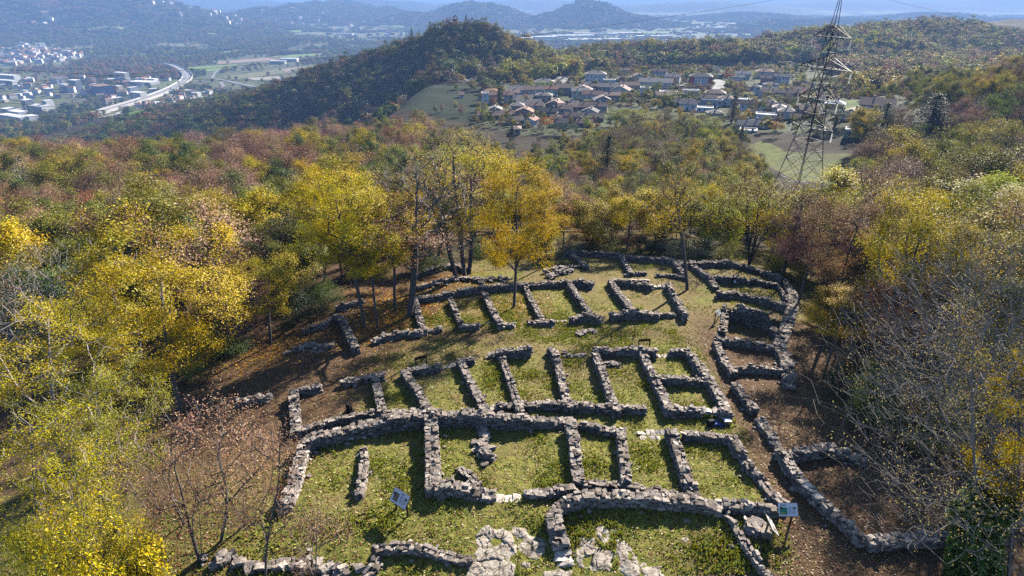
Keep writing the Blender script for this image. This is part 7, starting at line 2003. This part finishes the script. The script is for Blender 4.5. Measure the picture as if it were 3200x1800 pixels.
# how high the woods reach along the view, so that the village, the meadow and the pylon's feet stay in sight
SKYX = [-150, 0, 300, 600, 700, 900, 1000, 1100, 1300, 1450, 1600, 1700, 1800, 1900, 2000, 2200, 2320, 2400, 2440, 2600, 2700, 2760, 2850, 2950, 3050, 3200, 3350]
SKYY = [390, 388, 368, 368, 350, 345, 378, 370, 352, 400, 430, 432, 420, 385, 350, 358, 405, 470, 590, 585, 545, 470, 415, 340, 268, 238, 230]
def cap_height(x, y, z, px, h, rng):
    near = np.interp(px, [-150, 300, 600, 900, 1100, 1450, 1520, 2100, 2500, 2700, 2900, 3200], [640, 600, 560, 520, 500, 520, 565, 570, 570, 520, 505, 515])
    k = np.clip((np.hypot(x, y) - 105) / 150, 0, 1) ** 0.7
    lim = np.interp(px, SKYX, SKYY) * k + np.maximum(near, np.interp(px, SKYX, SKYY)) * (1 - k) + rng.uniform(-14, 30, len(x))
    v = (lim - 900) / FPX; dep = PITCH + np.arctan(v)
    # height at which the crown would cross that sight line
    hm = np.where((px > 2690) & (np.hypot(x, y) > 130), 99, 0) + CAM_H - np.hypot(x * 0.0, y) * np.tan(dep) - z
    return np.minimum(h, np.maximum(hm, 0))
def wood(xlo, xhi, ylo, yhi, sp, seed, hmean, keepf):
    x, y, z, rng = cand(xlo, xhi, ylo, yhi, sp, seed)
    px, py, v = view(x, y, z)
    k = v & keepf(x, y, z, px, py)
    x, y, z, px, py = x[k], y[k], z[k], px[k], py[k]
    nm = zone_names(x, y, px, py, rng)
    h = hmean * np.clip(rng.lognormal(0, 0.26, len(x)), 0.5, 1.6)
    # lower growth towards the village and on the brink of the western slope
    h = h * np.clip(1.12 - np.maximum(y - 130, 0) / 420, 0.72, 1.0) if hmean > 12 else h
    if hmean > 10.9 or hmean == 10.5: h = np.where(np.hypot(x, y) < 440, cap_height(x, y, z, px, h, rng), h)
    ok = np.array([q is not None for q in nm]) & (h > 3.2)
    return list(zip(x[ok], y[ok], z[ok], h[ok], nm[ok]))
def keep_near(x, y, z, px, py):
    r = np.hypot(x, y)
    k = ~inpoly(x, y, RUIN_CLEAR) & (r > 24) & (r < 118) & (y > 24)
    k &= ~((x > -32) & (x < -5) & (y < 52)) & ~((x < -5) & (y < 42)) & ~((x > 8) & (y < 46))
    return k & far_from(x, y, TRX, 2.6) & ~in_any(x, y, (Z_GRASS, Z_GRASS2)) & (np.hypot(x - PYB[0], y - PYB[1]) > 9)
def keep_mid(x, y, z, px, py):
    r = np.hypot(x, y)
    k = (r >= 118) & (r < 440) & ~in_any(x, y, (Z_VILLAGE, Z_GRASS, Z_GRASS2, Z_LAWN, Z_HILLFIELD)) & (np.hypot(x - PYB[0], y - PYB[1]) > 9)
    k &= far_from(x, y, FT[:, :2], FT[:, 2] + 2) & far_from(x, y, VRP, 6) & far_from(x, y, TRX, 3.5)
    # the slope drops out of sight behind its own crest
    return k & ~((x < -60) & (y > 335))
def keep_far(x, y, z, px, py):
    r = np.hypot(x, y)
    k = (r >= 440) & (r < 1300) & (z > -168) & ~in_any(x, y, (Z_VILLAGE, Z_HILLFIELD, Z_LAWN)) & far_from(x, y, FT[:, :2], FT[:, 2] + 1) & far_from(x, y, VRP, 7)
    return k & ~((x < -150) & (y < 560) & (z > -140) & (px < 700))
A1 = wood(-95, 95, 20, 120, 5.4, 101, 11.0, keep_near)
A2 = wood(-420, 420, 60, 440, 7.9, 102, 13.5, keep_mid)
A3 = wood(-520, 1300, 300, 1300, 8.2, 103, 11.0, keep_far)
# gardens: trees scattered between the houses
def keep_gard(x, y, z, px, py):
    return in_any(x, y, (Z_VILLAGE,)) & far_from(x, y, FT[:, :2], FT[:, 2] * 0.8 + 2.0) & far_from(x, y, VRP, 6) & far_from(x, y, TRX, 4)
A4 = [t for i, t in enumerate(wood(-150, 330, 260, 700, 7.6, 104, 5.5, keep_gard)) if vnoise(t[0], t[1], 30, 8) > -0.2]
def keep_orch(x, y, z, px, py): return in_any(x, y, (Z_HILLFIELD,)) & far_from(x, y, FT[:, :2], FT[:, 2] + 3) & far_from(x, y, VRP, 5)
A5 = [t for i, t in enumerate(wood(-320, 60, 380, 640, 15, 105, 6, keep_orch)) if vnoise(t[0], t[1], 45, 9) > 0.15]
ALLW = sorted(A1 + A2, key=lambda t: hypot(t[0], t[1]))
N_SINGLE = 205
SINGLE, REST = ALLW[:N_SINGLE], ALLW[N_SINGLE:] + A3 + A4 + A5

LANDM = [("the pylon", PYB[0], PYB[1]), ("the big round golden tree", *at(565, 1290)[:2]), ("the crest wall", *at(1950, 800)[:2]), ("the twin-trunked yellow maple", *at(1140, 1020)[:2]), ("the fan-shaped tree", *at(2340, 828)[:2]), ("the tiered grey-green cedar", *at(1890, 610)[:2]), ("the lime-yellow crown under the pylon", *at(2640, 800)[:2]),
         ("the leaning dark bare tree", *at(2625, 972)[:2]), ("the rust-pink tree behind the golden one", -36, 54), ("the close pair of straight trees", *at(1460, 862)[:2]), ("the pale bare tree over the ash", -44, 38), ("the cream-yellow crown", *at(2980, 790)[:2]), ("the orange-gold maple", *at(1606, 960)[:2]), ("the large olive tree", -44, 70)]
CW = dict(rust=("rust-red", "twiggy"), pink=("pinkish-brown", "twiggy"), brown=("brown", "twiggy"), maroon=("maroon", "twiggy"), grey=("grey", "bare"), olive=("olive", "leafy"), green=("dark green", "leafy"), yellow=("yellow", "leafy"), gold=("golden", "leafy"), ochre=("ochre", "leafy"), orange=("orange", "leafy"), lime=("lime-green", "leafy"), lemon=("lemon", "leafy"))
ORDW = "first second third fourth fifth sixth seventh eighth ninth tenth eleventh twelfth thirteenth fourteenth fifteenth sixteenth seventeenth eighteenth nineteenth twentieth".split()
_byl = {}
for t in SINGLE:
    d = [hypot(t[0] - q[1], t[1] - q[2]) for q in LANDM]; j = int(np.argmin(d))
    _byl.setdefault((t[4], j), []).append((d[j], t))
for (nm, j), lst in _byl.items():
    lst.sort(key=lambda q: q[0])
    for i, (dd, t) in enumerate(lst):
        cw, dens = CW[nm]
        add_tree(KIND[nm] if i % 3 else dict(mid1="mid2", mid2="mid1", mid3="mid1", midtwig1="midtwig2", midtwig2="midtwig1", midbare="midbare")[KIND[nm]], (t[0], t[1], t[2]), t[3], "straw" if nm == "grey" else nm, "deciduous_tree", f"{cw} {dens} tree, {ORDW[min(i, 19)]} of that colour from {LANDM[j][0]}", "tree", "wood trees round the ruins", jitter=0.13)

# everything further off is one mass of instances per wood
PCOL = bpy.data.collections.new("wood_kinds")
def inst_proto(name, key=None, built=None):
    if key:
        tm, cm, H, R = PROTO[key]
        a = []; F = []; T = []; FM = []; off = 0
        for me, mi in ((tm, 0), (cm, 1)):
            co = np.empty(len(me.vertices) * 3, np.float32); me.vertices.foreach_get("co", co); co = co.reshape(-1, 3)
            li = np.empty(len(me.loops), np.int32); me.loops.foreach_get("vertex_index", li)
            lt = np.empty(len(me.polygons), np.int32); me.polygons.foreach_get("loop_total", lt)
            ls = np.empty(len(me.polygons), np.int32); me.polygons.foreach_get("loop_start", ls)
            q = lt == 4
            f = np.stack([li[ls[q] + k] for k in range(4)], -1)
            a.append(co); F.append(f + off); FM.append(np.full(len(f), mi)); off += len(co)
            t = np.zeros(len(co), np.float32)
            if mi and "tint" in me.attributes: me.attributes["tint"].data.foreach_get("value", t)
            T.append(t)
        me = mesh_np(name, np.vstack(a), np.vstack(F), [tm.materials[0], M_LEAF_I], np.concatenate(FM), {"tint": np.concatenate(T)})
    else: me = built
    o = bpy.data.objects.new(name, me); PCOL.objects.link(o); return o
def simple_crown(name, seed, H, R, n, size, bark, twigs=60):
    rng = np.random.default_rng(seed)
    A, PA, rad, tips = skeleton(rng, H, R, clear=0.12, ntips=twigs, blobs=14, spread=0.19, tipr=0.02)
    V, F = tubes(A, PA, rad, 0.03)
    pts = np.vstack([A[tips], A[PA[tips]]])
    LV, LF, t = leaves(rng, pts, n, size, 0.13 * R, 0.75, 0.3, out=1.0)
    return mesh_np(name, np.vstack([V, LV]), np.vstack([F, LF + len(V)]), [bark, M_LEAF_I], np.r_[np.zeros(len(F)), np.ones(len(LF))], {"tint": np.r_[np.zeros(len(V)), t]})
IK = ["mid1", "mid2", "mid3", "midtwig1", "midtwig2", "midbare"]
for i, k in enumerate(IK): inst_proto("kind_%02d" % i, k)
for i in range(3): inst_proto("kind_%02d" % (6 + i), built=simple_crown("far_crown", 300 + i, 10, 4.4, 620, 0.85, M_BARK_MID))
def clump(name, seed):
    rng = np.random.default_rng(seed); P = []
    for k in range(9):
        c = np.array([rng.normal(0, 9), rng.normal(0, 9), 0]); r = rng.uniform(4, 6.5)
        v = rng.normal(size=(46, 3)); v /= np.linalg.norm(v, axis=1)[:, None]; v[:, 2] = np.abs(v[:, 2])
        P.append(c + v * r * np.array([1, 1, 1.5]))
    P = np.vstack(P); V, F, t = leaves(rng, P, 1100, 2.6, 0.9, 0.8, 0.7)
    return mesh_np(name, V, F, [M_BARK, M_LEAF_I], np.ones(len(F)), {"tint": t})
for i in range(3): inst_proto("kind_%02d" % (9 + i), built=clump("far_clump", 400 + i))

def scatter(name, label, pts, kinds, scl, cols, seed=0):
    pts = np.asarray(pts, np.float32); n = len(pts)
    rng = np.random.default_rng(seed)
    me = bpy.data.meshes.new(name); me.vertices.add(n); me.vertices.foreach_set("co", pts.ravel()); me.update()
    a = me.attributes.new("pid", 'INT', 'POINT'); a.data.foreach_set("value", np.asarray(kinds, np.int32))
    a = me.attributes.new("rot", 'FLOAT_VECTOR', 'POINT'); a.data.foreach_set("vector", np.c_[np.zeros(n), np.zeros(n), rng.uniform(0, 6.28, n)].astype(np.float32).ravel())
    a = me.attributes.new("scl", 'FLOAT_VECTOR', 'POINT'); a.data.foreach_set("vector", np.asarray(scl, np.float32).ravel())
    a = me.attributes.new("leafcol", 'FLOAT_COLOR', 'POINT'); a.data.foreach_set("color", np.c_[cols, np.ones(n)].astype(np.float32).ravel())
    o = link(name, me); tag(o, label, "woodland", kind="stuff")
    ng = bpy.data.node_groups.new(name, 'GeometryNodeTree')
    ng.interface.new_socket("Geometry", in_out='INPUT', socket_type='NodeSocketGeometry'); ng.interface.new_socket("Geometry", in_out='OUTPUT', socket_type='NodeSocketGeometry')
    gi = ng.nodes.new("NodeGroupInput"); go = ng.nodes.new("NodeGroupOutput")
    ip = ng.nodes.new("GeometryNodeInstanceOnPoints"); ci = ng.nodes.new("GeometryNodeCollectionInfo")
    ci.inputs["Collection"].default_value = PCOL; ci.inputs["Separate Children"].default_value = True; ci.inputs["Reset Children"].default_value = True
    ip.inputs["Pick Instance"].default_value = True
    def na(nm, ty):
        q = ng.nodes.new("GeometryNodeInputNamedAttribute"); q.data_type = ty; q.inputs["Name"].default_value = nm; return q.outputs["Attribute"]
    l = ng.links.new
    l(gi.outputs[0], ip.inputs["Points"]); l(ci.outputs[0], ip.inputs["Instance"]); l(na("pid", 'INT'), ip.inputs["Instance Index"])
    l(na("rot", 'FLOAT_VECTOR'), ip.inputs["Rotation"]); l(na("scl", 'FLOAT_VECTOR'), ip.inputs["Scale"]); l(ip.outputs[0], go.inputs[0])
    md = o.modifiers.new("woods", 'NODES'); md.node_group = ng
    return o
def mass(name, label, lst, far, seed):
    rng = np.random.default_rng(seed); P = []; K = []; S = []; Cc = []
    for (x, y, z, h, nm) in lst:
        k = IK.index(KIND[nm])
        r = hypot(x, y)
        if r > 420 and k not in (3, 4, 5): k = 6 + int(rng.integers(0, 3))
        elif r > 420 and rng.random() < 0.5: k = 6 + int(rng.integers(0, 3))
        elif rng.random() < 0.3: k = {0: 1, 1: 2, 2: 0, 3: 4, 4: 3, 5: 5}[k]
        H0 = PROTO[IK[k]][2] if k < 6 else 10.0
        s = h / H0; P.append((x, y, z)); K.append(k); hill_shade = 0.72 if (y > 480 and x < 60 and x > -420) else 1.0; q = s * rng.uniform(0.9, 1.2) * (1.0 if r < 420 else 1.15); S.append((q, q, s))  # leaf colours darkened on the cone hill, painting in its shade
        c = np.array(LC["straw" if nm == "grey" else nm]) * (1 + rng.normal(0, 0.17)) * (1 + rng.normal(0, 0.05, 3)) * hill_shade; Cc.append(np.clip(c, 0.008, 0.8))
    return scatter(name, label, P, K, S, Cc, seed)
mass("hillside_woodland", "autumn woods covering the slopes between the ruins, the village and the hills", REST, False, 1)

# valley floor and far hills
def valley_wood():
    x, y, z, rng = cand(-2600, 1500, 620, 3300, 15.0, 201)
    px, py, v = view(x, y, z)
    m = fbm(x, y, 260, 3, 60)
    k = v & (z < -150) & (np.hypot(x, y) > 620)
    hillm = z > -172
    intown = np.zeros(len(x), bool)
    for q_ in TOWNPOLY: intown |= inpoly(px, py, q_)
    k &= ((m > 0.16) | hillm | (rng.random(len(x)) < 0.12)) & ~(intown & (rng.random(len(x)) < 0.7))
    for f in FIELDS: k &= ~inpoly(x, y, f)
    x, y, z, px, py, m = x[k], y[k], z[k], px[k], py[k], m[k]
    k = far_from(x, y, ROADPTS, 20) & far_from(x, y, TX[:, :2], TX[:, 2] + 3)
    x, y, z, px, py, m = x[k], y[k], z[k], px[k], py[k], m[k]
    n = len(x)
    nm = palette(rng, n, ["green", "dark", "olive", "brown", "rust", "ochre"], [30, 26, 22, 14, 5, 3])
    park = (px < 560) & (py > 185) & (py < 255)
    nm = np.where(park & (rng.random(n) < 0.4), "rust", nm)
    c = np.array([LC[q] for q in nm]) * (1 + rng.normal(0, 0.15, (n, 1)))
    s = rng.uniform(0.8, 1.6, n)
    scatter("valley_woodland", "trees and copses spread over the valley floor", np.c_[x, y, z], 6 + rng.integers(0, 3, n), np.c_[s * 1.25, s * 1.25, s], np.clip(c, 0.01, 0.8), 5)
    return n
def far_wood():
    x, y, z, rng = cand(-5200, 5200, 2300, 6500, 34.0, 202)
    px, py, v = view(x, y, z, 0)
    m = fbm(x, y, 420, 3, 77)
    k = v & (np.hypot(x, y) > 2300) & ((m > 0.22) | (z > -166) | (rng.random(len(x)) < 0.10)) & far_from(x, y, TX[:, :2], 26)
    for f in FIELDS: k &= ~inpoly(x, y, f)
    # thin out what lies behind the crests anyway
    x, y, z = x[k], y[k], z[k]
    n = len(x)
    nm = palette(rng, n, ["green", "dark", "olive", "brown", "rust"], [26, 26, 22, 20, 6])
    c = np.array([LC[q] for q in nm]) * (1 + rng.normal(0, 0.12, (n, 1)))
    s = rng.uniform(0.8, 1.35, n)
    scatter("distant_woodland", "blue-green woods over the distant hills and plain", np.c_[x, y, z], 9 + rng.integers(0, 3, n), np.c_[s, s, s], np.clip(c, 0.01, 0.8), 6)
    return n
_nv = valley_wood(); _nf = far_wood()
print("TREES", len(TREES), "REST", len(REST), "valley", _nv, "far", _nf, "A1", len(A1), "A2", len(A2), "A3", len(A3), "A4", len(A4))

# ------------------------------------------------------------------ grass tufts and fallen leaves in the ruins
def ground_bits():
    rng = np.random.default_rng(55)
    n = 150000
    r = np.sqrt(rng.uniform(16 ** 2, 84 ** 2, n)) ; th = rng.uniform(-0.72, 0.80, n)
    # denser where the camera is near
    r = np.where(rng.random(n) < 0.5, rng.uniform(16, 50, n), r)
    x, y = r * np.sin(th), r * np.cos(th)
    k = inpoly(x, y, RUIN_CLEAR) | ((r < 60) & (x < 0) & (x > -34))
    for q_ in ROCKP: k &= ~inpoly(x, y, q_)
    x, y, r = x[k], y[k], r[k]
    q = vnoise(x, y, 1.6, 70) + 0.7 * vnoise(x, y, 6, 71)
    lit = sstep(-6, -13, x - 0.10 * (y - 40)) + sstep(11.5, 14.5, x - 0.12 * (y - 20)) * sstep(62, 40, y)
    g = (q + rng.normal(0, 0.5, len(x)) > 0.1) & (rng.random(len(x)) > lit)
    P = np.c_[x, y, gz(x, y)]
    G = P[g]; m = len(G)
    # tufts: three blades each
    Vs = []; T = []
    for b in range(3):
        a = rng.uniform(0, 6.28, m); h = rng.uniform(0.05, 0.17, m) * (0.6 + 0.8 * np.clip(q[g], 0, 1)); w_ = rng.uniform(0.03, 0.06, m); ln = rng.uniform(0.02, 0.14, m)
        d = np.c_[np.cos(a), np.sin(a), np.zeros(m)]; sd = np.c_[-np.sin(a), np.cos(a), np.zeros(m)]
        base = G + rng.normal(0, 0.05, (m, 3)) * [1, 1, 0]
        tip = base + d * ln[:, None] + np.c_[np.zeros(m), np.zeros(m), h]
        Vs.append(np.stack([base - sd * w_[:, None] - [0, 0, 0.02], base + sd * w_[:, None] - [0, 0, 0.02], tip + sd * w_[:, None] * 0.3, tip - sd * w_[:, None] * 0.3], 1).reshape(-1, 3)); T.append(np.repeat(rng.uniform(0, 1, m), 4))
    V = np.vstack(Vs); F = np.arange(len(V)).reshape(-1, 4)
    o = link("grass", mesh_np("grass", V, F, M_LEAF, attrs={"tint": np.concatenate(T)})); o.color = (0.30, 0.31, 0.06, 1); tag(o, "tufty olive grass growing in the rooms of the ruins", "grass", kind="stuff")
    for nm, sel, col, sz in (("fallen_leaves", rng.random(len(P)) < (0.30 + 0.6 * np.clip(lit, 0, 1)), (0.30, 0.18, 0.09), 0.12), ("pale_fallen_leaves", rng.random(len(P)) < 0.09, (0.52, 0.42, 0.26), 0.10)):
        Q = P[sel] + [0, 0, 0.03]
        Q = Q + rng.normal(0, 0.15, Q.shape) * [1, 1, 0]; Q[:, 2] = gz(Q[:, 0], Q[:, 1]) + 0.025
        n = len(Q); nr = rng.normal(0, 0.35, (n, 3)); nr[:, 2] = 1; nr /= np.linalg.norm(nr, axis=1)[:, None]
        a = np.cross(nr, rng.normal(size=(n, 3))); a /= np.linalg.norm(a, axis=1)[:, None]; b = np.cross(nr, a)
        s = sz * rng.uniform(0.5, 1.2, n)[:, None] * 0.5
        V = np.stack([Q - a * s, Q + b * s * 0.7, Q + a * s, Q - b * s * 0.7], 1).reshape(-1, 3)
        o = link(nm, mesh_np(nm, V, np.arange(4 * n).reshape(n, 4), M_LEAF, attrs={"tint": np.repeat(rng.uniform(0, 1, n), 4)})); o.color = (*col, 1)
        tag(o, "brown fallen leaves littering grass and paths of the ruins" if nm == "fallen_leaves" else "pale dry leaves scattered over the ruins' grass", "leaf litter", kind="stuff")
ground_bits()
def maple_leaves():
    rng = np.random.default_rng(77); n = 9000
    c = np.array([at(1150, 1030)[:2], at(1240, 985)[:2], at(1300, 960)[:2], at(1420, 880)[:2], at(1610, 960)[:2], at(850, 1090)[:2], at(1200, 930)[:2]])
    P = c[rng.integers(0, len(c), n)] + rng.normal(0, 2.6, (n, 2))
    x, y = P[:, 0], P[:, 1]; Q = np.c_[x, y, gz(x, y) + 0.03]
    nr = rng.normal(0, 0.35, (n, 3)); nr[:, 2] = 1; nr /= np.linalg.norm(nr, axis=1)[:, None]
    a = np.cross(nr, rng.normal(size=(n, 3))); a /= np.linalg.norm(a, axis=1)[:, None]; b = np.cross(nr, a)
    s = rng.uniform(0.05, 0.11, n)[:, None]
    V = np.stack([Q - a * s, Q + b * s * 0.7, Q + a * s, Q - b * s * 0.7], 1).reshape(-1, 3)
    o = link("orange_fallen_leaves", mesh_np("orange_fallen_leaves", V, np.arange(4 * n).reshape(n, 4), M_LEAF, attrs={"tint": np.repeat(rng.uniform(0, 1, n), 4)})); o.color = (0.55, 0.27, 0.04, 1)
    tag(o, "orange leaves shed under the yellow maples", "leaf litter", kind="stuff")
maple_leaves()
